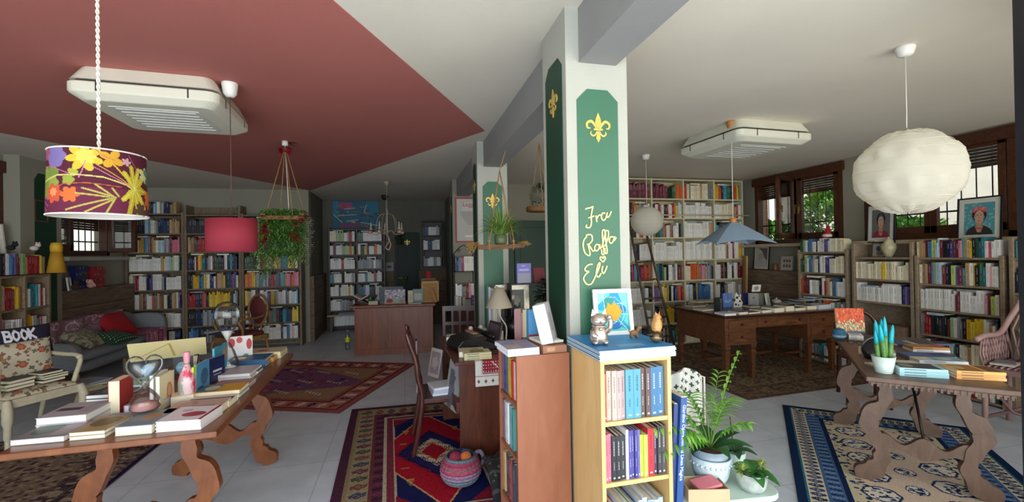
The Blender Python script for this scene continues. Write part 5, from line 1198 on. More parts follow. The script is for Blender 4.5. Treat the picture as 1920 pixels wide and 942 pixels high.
m = MB(); m.lathe([(.010, 0), (.020, .015), (.024, .035), (.021, .055), (.018, .068), (.017, .078), (.008, .088), (0, .09)], 16, M=T(0, 0, .036, 0, 0, .14)); m.build('owl_body', M_owood, R)
for s in (-1, 1): m = MB(); m.add([(.008+s*.014, -.004, .115), (.012+s*.004, -.004, .12), (.012+s*.014, 0, .135), (.01+s*.01, .006, .116)], [(0, 1, 2), (1, 3, 2), (3, 0, 2), (0, 3, 1)]); m.build('ear_tuft', M_owood, R)
m = MB(); m.tube([(.011, -.020, .103), (.012, -.026, .098), (.012, -.022, .093)], [.004, .003, .001], 6); m.build('beak', plain('carv_dark', '#5a3a1c', .5), R)
R = empty('animal_carving', (1.035, 1.86, ZT), -.2, 'tiny tan carved animal between the framed sun and the owl', 'carving')
m = MB(); m.ball((0, 0, .022), .016, sq=(1.3, .8, .9)); m.tube([(.014, 0, .028), (.022, 0, .042)], [.009, .008], 8); m.ball((.026, 0, .046), .009, sq=(1.3, .8, 1))
for x in (-.012, .012):
    for y in (-.007, .007): m.tube([(x, y, .02), (x*1.1, y, 0)], [.006, .005], 6)
m.tube([(-.018, 0, .026), (-.026, 0, .036)], [.004, .002], 6); m.build('body', plain('carving_tan', '#8f6a44', .5), R)
for s in (-1, 1): m = MB(); m.tube([(.022, s*.004, .052), (.021, s*.006, .060)], [.003, .001], 5); m.build('ear', plain('carving_tan', '#8f6a44', .5), R)
# tall blue book leaning by the blond bookcase
R = tag(MB().box(0, .030, 0, .26, 0, .60, 0, srgb('#274f8e')).build('tall_book', M_cover), 'very tall navy blue book with white spine lettering leaning on the blond bookcase', 'book')
R.matrix_basis = T(1.125, 1.70, .31, 0, 0, math.radians(4))
MB().box(.003, .027, .003, .262, .004, .604, 0, srgb('#d9cdb4')).build('page_block', M_paper, R)
text_mesh('spine_lettering', 'Giardino Operazione la Linea Magica', .022, plain('letter_white', '#eef0f2', .6), R, T(.010, -.001, .57, 0, PI/2) @ Matrix.Rotation(-PI/2, 4, 'Z'), align='LEFT')
R = tag(MB().box(0, .02, 0, .24, 0, .57, 0, srgb('#2a3c70')).build('tall_book', M_cover), 'slightly shorter dark navy tall book between the lettered one and the bookcase', 'book')
R.matrix_basis = T(1.104, 1.71, .31, 0, 0, math.radians(3.5)); MB().box(.003, .017, .003, .242, .004, .574, 0, srgb('#c9b49a')).build('page_block', M_paper, R)
# ================================================================ SEATING
M_sofa = plain('sofa_grey', '#8a9094', .95, var=.08, vs=60, bump=.4, bs=300)
def pad(mb, x0, x1, y0, y1, z0, z1, r=.03, mat=0, col=None, M=None, bulge=.0, n=7):
    """soft cushion: superellipsoid block"""
    cx, cy, cz = (x0+x1)/2, (y0+y1)/2, (z0+z1)/2; hx, hy, hz = (x1-x0)/2, (y1-y0)/2, (z1-z0)/2; vs = []; fs = []; N, K = 28, 9; e = .45
    sg = lambda c, p: math.copysign(abs(c)**p, c)
    for k in range(K):
        b = -PI/2+PI*k/(K-1)
        for i in range(N):
            a = 2*PI*i/N; vs.append((cx+hx*sg(math.cos(b), e)*sg(math.cos(a), e*.6), cy+hy*sg(math.cos(b), e)*sg(math.sin(a), e*.6), cz+hz*sg(math.sin(b), .8)))
    for k in range(K-1):
        for i in range(N): fs.append((k*N+i, k*N+(i+1) % N, (k+1)*N+(i+1) % N, (k+1)*N+i))
    return mb.add(vs, fs, mat, col, M, True)
def cushion(name, label, cv, M, w, h, t, mat=None, cat='cushion'):
    """pillow with printed front: local x,z plane, thickness along y"""
    m = attr_mat('cushion_print', .9, bump=.3, bs=200) if mat is None else mat
    def f(sgn):
        def g(u, v):
            a, b = 2*u-1, 1-2*v; th = t/2*max(0, (1-a**4))**.6*max(0, (1-b**4))**.6; pin = 1-.07*(1-abs(a)**2)*abs(b)**2-.0
            return Vector((a*w/2*(1-.06*(1-b*b)*abs(a)), sgn*th, b*h/2*(1-.06*(1-a*a)*abs(b))))
        return g
    a = grid_mesh(name, cv, f(-1), m); o = bpy.data.objects.new(name, a); COL.objects.link(o); o.matrix_basis = M
    cb = Canvas(20, 20, tuple(cv.a.mean(axis=(0, 1)))); b = bpy.data.objects.new('cushion_back', grid_mesh('cushion_back', cb, f(1), m)); COL.objects.link(b); b.parent = o
    return tag(o, label, cat)
R = empty('sofa', (-3.95, 7.2, 0), 0, 'small grey fabric sofa with pale tapered legs beneath the far window', 'sofa')
m = MB(); pad(m, -.25, .30, -1.0, .95, .20, .36); m.build('seat_base', M_sofa, R)
for i in range(2): m = MB(); pad(m, -.2, .31, -.92+i*.92, -.02+i*.92, .34, .47); m.build('seat_cushion', M_sofa, R)
m = MB(); pad(m, -.25, -.08, -1.0, .95, .30, .80); m.build('backrest', M_sofa, R)
m = MB(); pad(m, -.25, .30, -1.06, -.92, .25, .60); m.build('armrest', M_sofa, R)
m = MB(); pad(m, -.25, .30, .86, 1.0, .25, .72); m.build('armrest', M_sofa, R)
for x in (-.2, .24):
    for y in (-.95, -.05, .88):
        if y == -.05 and x < 0: continue
        m = MB(); m.lathe([(.012, 0), (.022, .21)], 10, M=T(x, y, 0)); m.build('leg', plain('leg_pale', '#a98a5c', .5), R)
def drape(name, label, cv, fn, mat=None, cat='blanket'):
    o = bpy.data.objects.new(name, grid_mesh(name, cv, fn, mat or attr_mat('wool', .9, bump=.6, bs=150))); COL.objects.link(o)
    sd = o.modifiers.new('thick', 'SOLIDIFY'); sd.thickness = .006; return tag(o, label, cat)
def pattern_pink(w, h, seed):
    cv = Canvas(w, h, '#9a7482'); rg = np.random.default_rng(seed)
    for i in range(40):
        x, y, r = rg.random(), rg.random(), rg.uniform(.03, .12)
        cv.put(np.abs(np.hypot((cv.x-x)*cv.asp, cv.y-y)-r) < .010, ['#d9c9cc', '#c4a6ae', '#8a4a60'][rg.integers(3)])
    cv.jitter(.15); return cv
cv = pattern_pink(90, 50, 3)
drape('throw_blanket', 'mauve patterned throw over the sofa backrest', cv, lambda u, v: (-4.20+.02+(.16*min(1, v*3) if v < .33 else .16+.015*math.sin(u*22)), 6.28+u*1.45+.02*math.sin(v*9), .815+.012*math.sin(u*14)-(0 if v < .33 else (v-.33)*.55)))
cv = pattern_pink(80, 60, 9); cv.a *= np.array([1.0, .62, .72]); cv.rect(0, .92, 1, 1, '#c9c2c0')
drape('lace_blanket', 'crimson and white lace-edged blanket spilling over the far sofa arm', cv, lambda u, v: (-4.12+.50*min(1, v*1.6)+(.03 if v > .62 else 0)+.012*math.sin(u*30), 7.46+u*.56+.05*v*(u-.5), (.49 if v < .62 else .49-(v-.62)*.75*(1-.6*abs(u-.5)))+.012*math.sin(u*19+v*7)))
cv = Canvas(24, 24, '#a81c24'); cv.jitter(.1)
cushion('cushion', 'plain red cushion in the middle of the grey sofa', cv, T(-3.93, 7.40, .64, PI/2-.2, -.7), .48, .42, .14)
cv = Canvas(60, 60, '#9aa088'); cv.speck(['#b9b59c', '#6f7f66', '#8a6a5a', '#a8ac94'], .7, 5, 3)
cushion('cushion', 'pale sage flowered cushion lying on the near end of the sofa', cv, T(-3.93, 6.75, .57, PI/2, -1.15), .52, .46, .14)
cv = Canvas(60, 60, '#1f4a30')
for i in range(9):
    for j in range(9): cv.ell((i+.5+(j % 2)*.5)/9.5, (j+.5)/9, .02, .02, '#c9d3c0')
cushion('cushion', 'dark green cushion with white dots at the front of the sofa', cv, T(-3.72, 6.95, .53, PI/2-.1, -1.25), .42, .34, .12)
# cream painted armchair
M_cpaint = plain('cream_paint', '#c9bda0', .55, var=.08, vs=25)
FL = Canvas(110, 90, '#cfc4a8')
rg = np.random.default_rng(12)
for i in range(60): FL.line([(rg.random(), rg.random()) for _ in range(2)][:1]+[(0, 0)][:0] or [(0, 0)], .01, '#8d7a5c')
for i in range(80):
    x, y = rg.random(), rg.random(); FL.blob(x, y, rg.uniform(.03, .06), 4, .6, ['#7d6a50', '#94805e', '#8a5a48', '#6f6a50'][rg.integers(4)], rg.uniform(0, 6))
for x, y in ((.18, .35), (.5, .6), (.8, .3), (.85, .8), (.2, .85), (.52, .15)): FL.blob(x, y, .09, 6, .25, '#a8583f'); FL.blob(x, y, .05, 5, .25, '#c07a52')
FL.jitter(.08)
ry = math.radians(61.9)
def from_front(c, rz): return Matrix.Translation((c[0], c[1], 0)) @ Matrix.Rotation(rz, 4, 'Z')
CH = from_front((-3.03, 4.73), ry)
R = empty('armchair', (0, 0, 0), 0, 'cream painted armchair with flowered upholstery, books piled on its seat', 'chair'); R.matrix_basis = CH
w_ = .27
m = MB(); m.box(-w_, w_, 0, .03, .34, .41); m.box(-w_, -w_+.03, 0, .47, .34, .41); m.box(w_-.03, w_, 0, .47, .34, .41); m.box(-w_, w_, .45, .48, .34, .41); m.build('seat_frame', M_cpaint, R, bevel=.004)
SE = bpy.data.objects.new('seat', grid_mesh('seat', FL, lambda u, v: ((u-.5)*.5, .02+(1-v)*.43, .41+.05*(max(0, 1-abs(2*u-1)**4)*max(0, 1-abs(2*v-1)**4))**.5), attr_mat('cushion_print', .9))); COL.objects.link(SE); SE.parent = R
m = MB(); m.box(-.25, .25, .02, .45, .40, .412); m.build('seat_underside', plain('seat_trim', '#8a4a3a', .8), R)
for x in (-w_+.02, w_-.02):
    s = 1 if x > 0 else -1
    m = MB(); m.tube(smooth_pts([(x, .02, .40), (x+s*.012, -.012, .33), (x+s*.008, -.005, .2), (x, .015, .08), (x+s*.012, -.012, .015), (x+s*.012, -.012, 0)], 4), [.032]*4+[.036]*4+[.026]*4+[.018]*4+[.020]*4+[.024], 10); m.build('leg', M_cpaint, R)
    m = MB(); m.tube([(x, .46, .40), (x, .50, .2), (x, .56, 0)], [.022, .02, .016], 8); m.build('leg', M_cpaint, R)
    m = MB(); m.tube(smooth_pts([(x, .10, .41), (x+s*.02, .09, .5), (x+s*.035, .06, .62), (x+s*.03, .10, .665), (x+s*.02, .25, .67), (x, .50, .69)], 4), .02, 8); m.ball((x+s*.03, .065, .65), .026); m.build('armrest', M_cpaint, R)
m = MB(); m.tube(smooth_pts([(-w_+.02, .46, .4), (-w_+.02, .52, .7), (-w_+.05, .56, .86), (0, .575, .90), (w_-.05, .56, .86), (w_-.02, .52, .7), (w_-.02, .46, .4)], 5), .02, 8); m.build('back_frame', M_cpaint, R)
m = MB(); m.box(-.23, .23, .50, .53, .50, .84); m.build('backrest', plain('chair_back', '#5e4a4c', .9), R)
cushion('cushion', 'flowered cream cushion standing in the cream armchair', FL, CH @ T(0, .36, .66, 0, -.2), .50, .36, .12)
cv = Canvas(120, 60, '#1e1c30')
def letters(cv, txt, x, y, s, wd, col, rot=0):
    G = dict(B=[[(0,0),(0,1)],[(0,0),(.5,.05),(.55,.3),(.45,.48),(0,.5)],[(0,.5),(.6,.55),(.62,.85),(.5,1),(0,1)]], O=[[(.3,0),(.02,.3),(.02,.7),(.3,1),(.6,.7),(.6,.3),(.3,0)]], K=[[(0,0),(0,1)],[(.6,0),(0,.55),(.62,1)]],
     A=[[(0,1),(.3,0),(.6,1)],[(.12,.65),(.5,.65)]], R=[[(0,1),(0,0),(.5,.05),(.55,.3),(.45,.5),(0,.52),(.6,1)]], Y=[[(0,0),(.3,.5),(.6,0)],[(.3,.5),(.3,1)]], I=[[(.3,0),(.3,1)]])
    for ch in txt:
        for st in G.get(ch, []): cv.line([(x+p[0]*s*.8, y+p[1]*s*1.6) for p in st], wd, col)
        x += s*.66
letters(cv, 'BOOK', .22, .10, .19, .07, '#e4e2e6'); letters(cv, 'BOOK', .40, .52, .17, .06, '#d9d7dc'); letters(cv, 'Y', .26, .6, .12, .05, '#d9d7dc')
cushion('cushion', 'dark navy cushion printed with white book lettering behind the flowered one', cv, CH @ T(.07, .45, .80, 0, -.22), .46, .32, .1)
# books on the armchair seat, fore edges to the room
G3 = 'books on the cream armchair seat'
for i, (x, y, z, r, w2, t) in enumerate([(-.20, .10, .465, .12, .19, .026), (-.215, .105, .4925, .05, .20, .028), (-.19, .10, .522, .14, .19, .026), (.03, .10, .465, .06, .17, .024), (.045, .11, .4905, .02, .18, .022), (.035, .105, .5140, .05, .19, .018), (.03, .12, .5335, .0, .16, .02)]):
    mt = CH @ T(x, y, z, r); p = mt @ Vector((0, 0, 0)); q = mt @ Vector((1, 0, 0))-p
    flat_book(p, q, w2, .22, t, '#20243a' if i < 3 else '#30343c', '#e6d9b8', 'b', [], f"{'dark navy' if i < 3 else 'dark slate'} book, {ordinal(i % 3+1 if i < 3 else i-2)} from the bottom of the {'three' if i < 3 else 'four'}-book pile on the cream armchair", G3)
# low pale stool with magazines
p = atz(168, 722, .30)
R = empty('stool', (p.x, p.y, 0), .3, 'low pale wooden stool carrying magazines by the cream armchair', 'stool')
m = MB(); m.lathe([(.0, .27), (.17, .27), (.175, .285), (.17, .30), (0, .30)], 24); m.build('stool_top', plain('stool_wood', '#b9a67e', .6), R)
for a in (.6, 2.7, 4.8): m = MB(); m.tube([(math.cos(a)*.08, math.sin(a)*.08, .275), (math.cos(a)*.17, math.sin(a)*.17, 0)], [.02, .014], 8); m.build('leg', plain('stool_wood', '#b9a67e', .6), R)
for i, c in enumerate(['#8fa48c', '#c9c090', '#9aa4b8', '#a9b0c0']):
    m = MB(); m.box(-.11, .11, -.14, .14, .3005+i*.0125, .311+i*.0125, 0, srgb(c), T(p.x, p.y, 0, .4+.25*i)); tag(m.build('magazine', M_cover), ['sage magazine at the bottom of the stool pile', 'straw yellow magazine second on the stool', 'blue-grey magazine third on the stool', 'lavender magazine topmost on the stool'][i], 'magazine', 'magazines on the low stool')
# carved open armchair behind the walnut table
M_carv = wood('carved_wood', '#7a5630', '#a47c4c', 6, (3, 3, 1), .45, .1)
R = empty('armchair', (-2.42, 7.0, 0), math.radians(-38), 'carved wooden armchair with dark red seat in front of the oak bookcases', 'chair')
m = MB(); pad(m, -.24, .24, -.02, .44, .42, .49); m.build('seat', plain('chair_red', '#6a2a2a', .7), R)
m = MB(); m.box(-.26, .26, -.03, .0, .36, .43); m.box(-.26, .26, .43, .46, .36, .43); m.box(-.26, -.23, -.03, .46, .36, .43); m.box(.23, .26, -.03, .46, .36, .43); m.build('seat_frame', M_carv, R, bevel=.005)
for s in (-1, 1):
    m = MB(); m.tube(smooth_pts([(s*.24, -.01, .38), (s*.26, -.04, .28), (s*.24, 0, .1), (s*.26, -.02, 0)], 4), .022, 8); m.build('leg', M_carv, R)
    m = MB(); m.tube([(s*.22, .44, .38), (s*.22, .52, 0)], [.022, .018], 8); m.build('leg', M_carv, R)
    m = MB(); m.tube(smooth_pts([(s*.25, .06, .42), (s*.29, .04, .55), (s*.28, .0, .66), (s*.27, .12, .69), (s*.22, .30, .68), (s*.17, .46, .70)], 4), .018, 8); m.build('armrest', M_carv, R)
m = MB(); m.tube([(.21*math.cos(a*PI/12), .48+.06*math.sin(a*PI/12)*.5, .76+.23*math.sin(a*PI/12)) for a in range(25)], .019, 8); m.tube([(-.1, .46, .42), (-.08, .47, .56)], .018, 6); m.tube([(.1, .46, .42), (.08, .47, .56)], .018, 6); m.build('back_frame', M_carv, R)
m = MB(); m.lathe([(0, -.02), (.17, -.012), (.185, 0), (.17, .012), (0, .02)], 24, M=T(0, .485, .76, 0, PI/2+.06), sy=1.1); m.build('backrest', plain('chair_red', '#6a2a2a', .7), R)
flat_book(Vector((-2.62, 6.93, .492)), (1, -.5, 0), .24, .2, .02, '#2c3438', '#cfd3d6', 'f', [('r', .1, .1, .9, .9, '#3a4448')], 'dark flat book on the red seat of the carved armchair')
flat_book(Vector((-2.72, 7.07, .492)), (1, -.4, 0), .14, .16, .03, '#9fb0b8', '#d8dcde', 'f', [('r', .1, .1, .9, .9, '#b4c2c8')], 'pale blue-grey book on the red seat of the carved armchair')
# dining chair seen edge on
M_chair = wood('chair_mahogany', '#341712', '#5c2c22', 4, (5, 5, 1), .3, .05)
R = empty('dining_chair', (.10, 3.68, 0), PI/2, 'dark mahogany dining chair with a curved back, drawn up to the typewriter desk', 'chair')
for s in (-1, 1):
    m = MB(); m.tube(smooth_pts([(s*.2, .045, .0), (s*.2, .0, .2), (s*.2, -.03, .45), (s*.2, .0, .6), (s*.2, .01, .72), (s*.2, .055, .86), (s*.2, .085, .96)], 4), [.017, .018, .019, .02, .02, .02, .02, .02, .02, .02, .02, .02, .021, .021, .022, .022, .022, .022, .021, .021, .02, .02, .016, .012, .01], 8); m.build('rear_leg', M_chair, R)
    m = MB(); m.tube([(s*.19, -.40, .42), (s*.18, -.41, 0)], [.02, .013], 8); m.build('leg', M_chair, R)
m = MB(); m.box(-.21, .21, -.44, -.01, .40, .44); m.build('seat', M_chair, R, bevel=.008)
m = MB(); m.prism([(-.19, .86), (.19, .86), (.19, .93), (.1, .96), (-.1, .96), (-.19, .93)], .055, .075); m.build('top_rail', M_chair, R)
m = MB(); m.prism([(-.06, .45), (.06, .45), (.03, .6), (.07, .75), (.05, .86), (-.05, .86), (-.07, .75), (-.03, .6)], .0, .012); m.build('back_splat', M_chair, R)
# things stacked on that chair: magazines, and a green rimmed print leaning in front
for i in range(3):
    m = MB(); m.box(-.11, .11, -.10, .10, .4425+i*.022, .462+i*.022, 0, srgb(['#d8dce6', '#c9c4d0', '#e4e6ee'][i]), T(.31, 3.62, 0, .1+.05*i)); tag(m.build('magazine', M_cover), ['pale', 'lilac grey', 'whitest'][i]+f" magazine, {['lowest', 'middle', 'topmost'][i]} of the pile on the mahogany dining chair", 'magazine', 'magazines on the dining chair')
cv = Canvas(40, 56, '#8e8f94'); cv.rect(0, 0, 1, 1, '#8fa878'); cv.rect(.06, .04, .94, .96, '#9b9ca2')
for k, y in enumerate((.2, .32, .5, .62, .75)): letters(cv, 'BOOKA'[:3+k % 2], .2, y, .17, .05, '#5c5d66')
R = empty('framed_notice', (0, 0, 0), 0, 'grey lettered print with green border leaning on the mahogany chair', 'picture'); R.matrix_basis = T(.335, 3.44, .36, -PI/2+.25, -.16)
picture('print', cv, .26, .36, R); MB().box(-.13, .13, .001, .008, 0, .36).build('backing', plain('backing', '#8fa878', .7), R)
m = MB(); 
R = empty('small_picture', (0, 0, 0), 0, 'small pale picture leaning behind the lettered print', 'picture'); R.matrix_basis = T(.235, 3.86, .50, -PI/2+.5, -.2)
cv = Canvas(20, 26, '#b9a9a4'); cv.rect(.12, .1, .88, .9, '#8f7c80'); cv.blob(.5, .5, .25, 5, .4, '#a99a96'); picture('print', cv, .17, .24, R); MB().box(-.085, .085, .001, .008, 0, .24).build('backing', plain('backing_grey', '#6a6460', .7), R)
# slatted chair beyond the typewriter desk
R = empty('dining_chair', (.66, 5.35, 0), math.radians(170), 'dark wooden slat-back chair behind the typewriter desk', 'chair')
for s in (-1, 1):
    m = MB(); m.box(s*.19-.017, s*.19+.017, 0, .03, 0, .93); m.build('rear_leg', M_chair, R); m = MB(); m.box(s*.19-.017, s*.19+.017, -.4, -.37, 0, .43); m.build('leg', M_chair, R)
m = MB(); m.box(-.21, .21, -.42, .02, .42, .45); m.build('seat', M_chair, R, bevel=.005)
m = MB(); m.box(-.18, .18, .005, .025, .87, .93); m.build('top_rail', M_chair, R); m = MB(); m.box(-.18, .18, .005, .025, .70, .74); m.build('back_rail', M_chair, R)
for x in (-.09, 0, .09): m = MB(); m.box(x-.012, x+.012, .008, .022, .45, .87); m.build('back_slat', M_chair, R)
m = MB(); m.tube([(.88, 5.1, 0), (.86, 5.15, .9)], .018, 8); tag(m.build('wooden_pole', plain('pole_orange', '#9a5c2c', .5)), 'orange-brown wooden pole standing by the slat-back chair', 'pole')
# wicker armchair at the edge
M_wick = attr_mat('wicker', .7)
R = empty('wicker_armchair', (5.02, 2.45, 0), math.radians(-78), 'pinkish woven wicker armchair in front of the taupe bookcases', 'chair')
pk = [srgb(c) for c in ('#a3807c', '#8c6a68', '#b5928c')]
m = MB(); 
for i in range(14):
    x = -.24+i*.037
    m.tube([(x, -.28, .545), (x, .22, .545)], .010, 5, 0, pk[i % 3])
m.box(-.27, .27, -.3, .24, .50, .54, 0, pk[1]); m.build('seat', M_wick, R)
for s in (-1, 1):
    m = MB()
    for i in range(10):
        y = -.27+i*.055; m.tube([(s*.27, y, .54), (s*.275, y+(.05 if i % 2 else -.05), .65), (s*.28, y, .76)], .007, 5, 0, pk[i % 3]); m.tube([(s*.27, y, .54), (s*.275, y-(.05 if i % 2 else -.05), .65), (s*.28, y, .76)], .007, 5, 0, pk[(i+1) % 3])
    m.tube(smooth_pts([(s*.28, -.36, .77), (s*.285, -.2, .785), (s*.28, .1, .78), (s*.26, .25, .9), (s*.2, .28, 1.05)], 4), .022, 8, 0, pk[2]); m.build('armrest', M_wick, R)
    for y in (-.27, .22): m = MB(); m.tube([(s*.26, y, .52), (s*.27, y, 0)], .02, 8, 0, pk[0]); m.build('leg', M_wick, R)
m = MB()
for i in range(13):
    x = -.24+i*.04; m.tube([(x, .24, .54), (x+.05, .27, .8), (x*.85, .29, 1.06)], .008, 5, 0, pk[i % 3]); m.tube([(x, .24, .54), (x-.05, .27, .8), (x*.85, .29, 1.06)], .008, 5, 0, pk[(i+1) % 3])
m.tube(smooth_pts([(-.22, .28, 1.04), (-.12, .295, 1.1), (0, .3, 1.12), (.12, .295, 1.1), (.22, .28, 1.04)], 4), .022, 8, 0, pk[2]); m.build('backrest', M_wick, R)
m = MB(); m.tube([(-.26, -.27, .12), (.26, .2, .42)], .012, 6, 0, pk[1]); m.tube([(-.26, -.27, .42), (-.1, -.27, .2), (.1, -.27, .2), (.26, -.27, .42)], .012, 6, 0, pk[1]); m.build('brace', M_wick, R)
p = (4.85, 2.60, .558); m = MB(); m.box(-.1, .1, -.07, .07, 0, .012, 0, srgb('#d9c8b8'), T(*p, .3)); m.box(-.09, .09, -.06, .06, .012, .02, 0, srgb('#8f8a90'), T(*p, .5)); tag(m.build('leaflets', M_paper), 'pale leaflets on the wicker armchair seat', 'leaflet')
# dark round-backed chair behind the trestle table (seen either side of the painting)
R = empty('dining_chair', (4.62, 3.66, 0), math.radians(-40), 'dark round-backed wooden chair behind the orange painting', 'chair')
m = MB(); m.tube([(.17*math.cos(a*PI/12), .02, .72+.17*math.sin(a*PI/12)) for a in range(25)], .02, 8); m.build('back_hoop', M_chair, R)
m = MB(); m.lathe([(0, .44), (.2, .44), (.21, .455), (.2, .47), (0, .47)], 24, M=T(0, -.22, 0)); m.build('seat', M_chair, R)
for s in (-1, 1):
    m = MB(); m.tube([(s*.10, .02, .60), (s*.15, .0, .45), (s*.16, .04, 0)], .018, 8); m.build('rear_leg', M_chair, R); m = MB(); m.tube([(s*.14, -.36, .44), (s*.17, -.42, 0)], [.018, .013], 8); m.build('leg', M_chair, R)
# ================================================================ CEILING FITTINGS AND HANGING THINGS
M_acw = plain('ac_white', '#d9d6c4', .45, var=.03); M_acd = plain('ac_dark', '#2a211e', .6); M_acg = plain('ac_grille', '#cfcfc6', .6)
def aircon(x, y, rz, label, sc=1.0):
    R = empty('air_conditioner', (x, y, H-.0045 if x < 0 else H), rz, label, 'air conditioner', 'ceiling cassette air conditioners')
    def ring(r, z, c=.065):
        pts = []; r *= sc
        for sx_, sy_, a0 in ((1, 1, 0), (-1, 1, 90), (-1, -1, 180), (1, -1, 270)):
            for k in range(6): a = math.radians(a0+k*18); pts.append((sx_*(r-c)+c*math.cos(a), sy_*(r-c)+c*math.sin(a), z))
        return pts
    def loft(levels, mat, name, caps=True):
        m = MB(); vs = []; n = 24
        for r, z in levels: vs += ring(r, z)
        fs = [(k*n+i, (k+1)*n+i, (k+1)*n+(i+1) % n, k*n+(i+1) % n) for k in range(len(levels)-1) for i in range(n)]
        if caps: fs += [tuple(range(n)), tuple((len(levels)-1)*n+i for i in range(n))[::-1]]
        m.add(vs, fs); return m.build(name, mat, R, bevel=.0)
    loft([(.385, -.001), (.405, -.04), (.43, -.09)], M_acw, 'upper_casing')
    loft([(.412, -.09), (.412, -.105)], M_acd, 'dark_seam')
    loft([(.43, -.105), (.438, -.112), (.438, -.16), (.43, -.172), (.38, -.205), (.37, -.208)], M_acw, 'lower_casing')
    m = MB(); m.box(-.27*sc, .27*sc, -.27*sc, .27*sc, -.212, -.2082)
    for i in range(7): m.box(-.24*sc, .24*sc, (-.24+i*.075)*sc, (-.205+i*.075)*sc, -.216, -.212)
    m.build('intake_grille', M_acg, R)
    for a in range(4):
        for s in (-.24, .24):
            m = MB(); m.box(s-.004, s+.004, -.4405*sc, -.436*sc, -.165, -.108, 0, None, Matrix.Rotation(a*PI/2, 4, 'Z')); m.build('clip_slot', M_acd, R)
aircon(-1.60, 3.66, math.radians(4), 'white ceiling air conditioner on the dark red painted ceiling', .93)
aircon(3.40, 3.84, math.radians(2), 'white ceiling air conditioner on the white ceiling beside the blue lampshade')
M_wcord = plain('cord_white', '#dcd8cc', .7); M_bcord = plain('cord_brown', '#5c4334', .7)
def rose(R, mat, r=.05, h=.075): return MB().lathe([(r, 0), (r*1.02, -.012), (r*.82, -h*.8), (r*.5, -h), (0, -h)][::-1], 20).build('ceiling_rose', mat, R)
def lamp_root(x, y, label): return empty('pendant_lamp', (x, y, H), 0, label, 'lamp', 'pendant lamps')
# 1 flowered drum shade
R = lamp_root(-1.10, 1.98, 'drum lampshade printed with yellow leaves and flowers on burgundy'); rose(R, plain('rose_white', '#e4e1da', .4))
m = MB(); pts = [[(.0035*math.cos(k*.8+ph), .0035*math.sin(k*.8+ph), -.06-k*.006) for k in range(128)] for ph in (0, PI)]
for p in pts: m.tube(p, .0034, 5)
m.build('twisted_cord', M_wcord, R)
zt_, zb_, rt, rb = -.815, -1.045, .137, .143
cv = Canvas(440, 120, '#5e1f35')
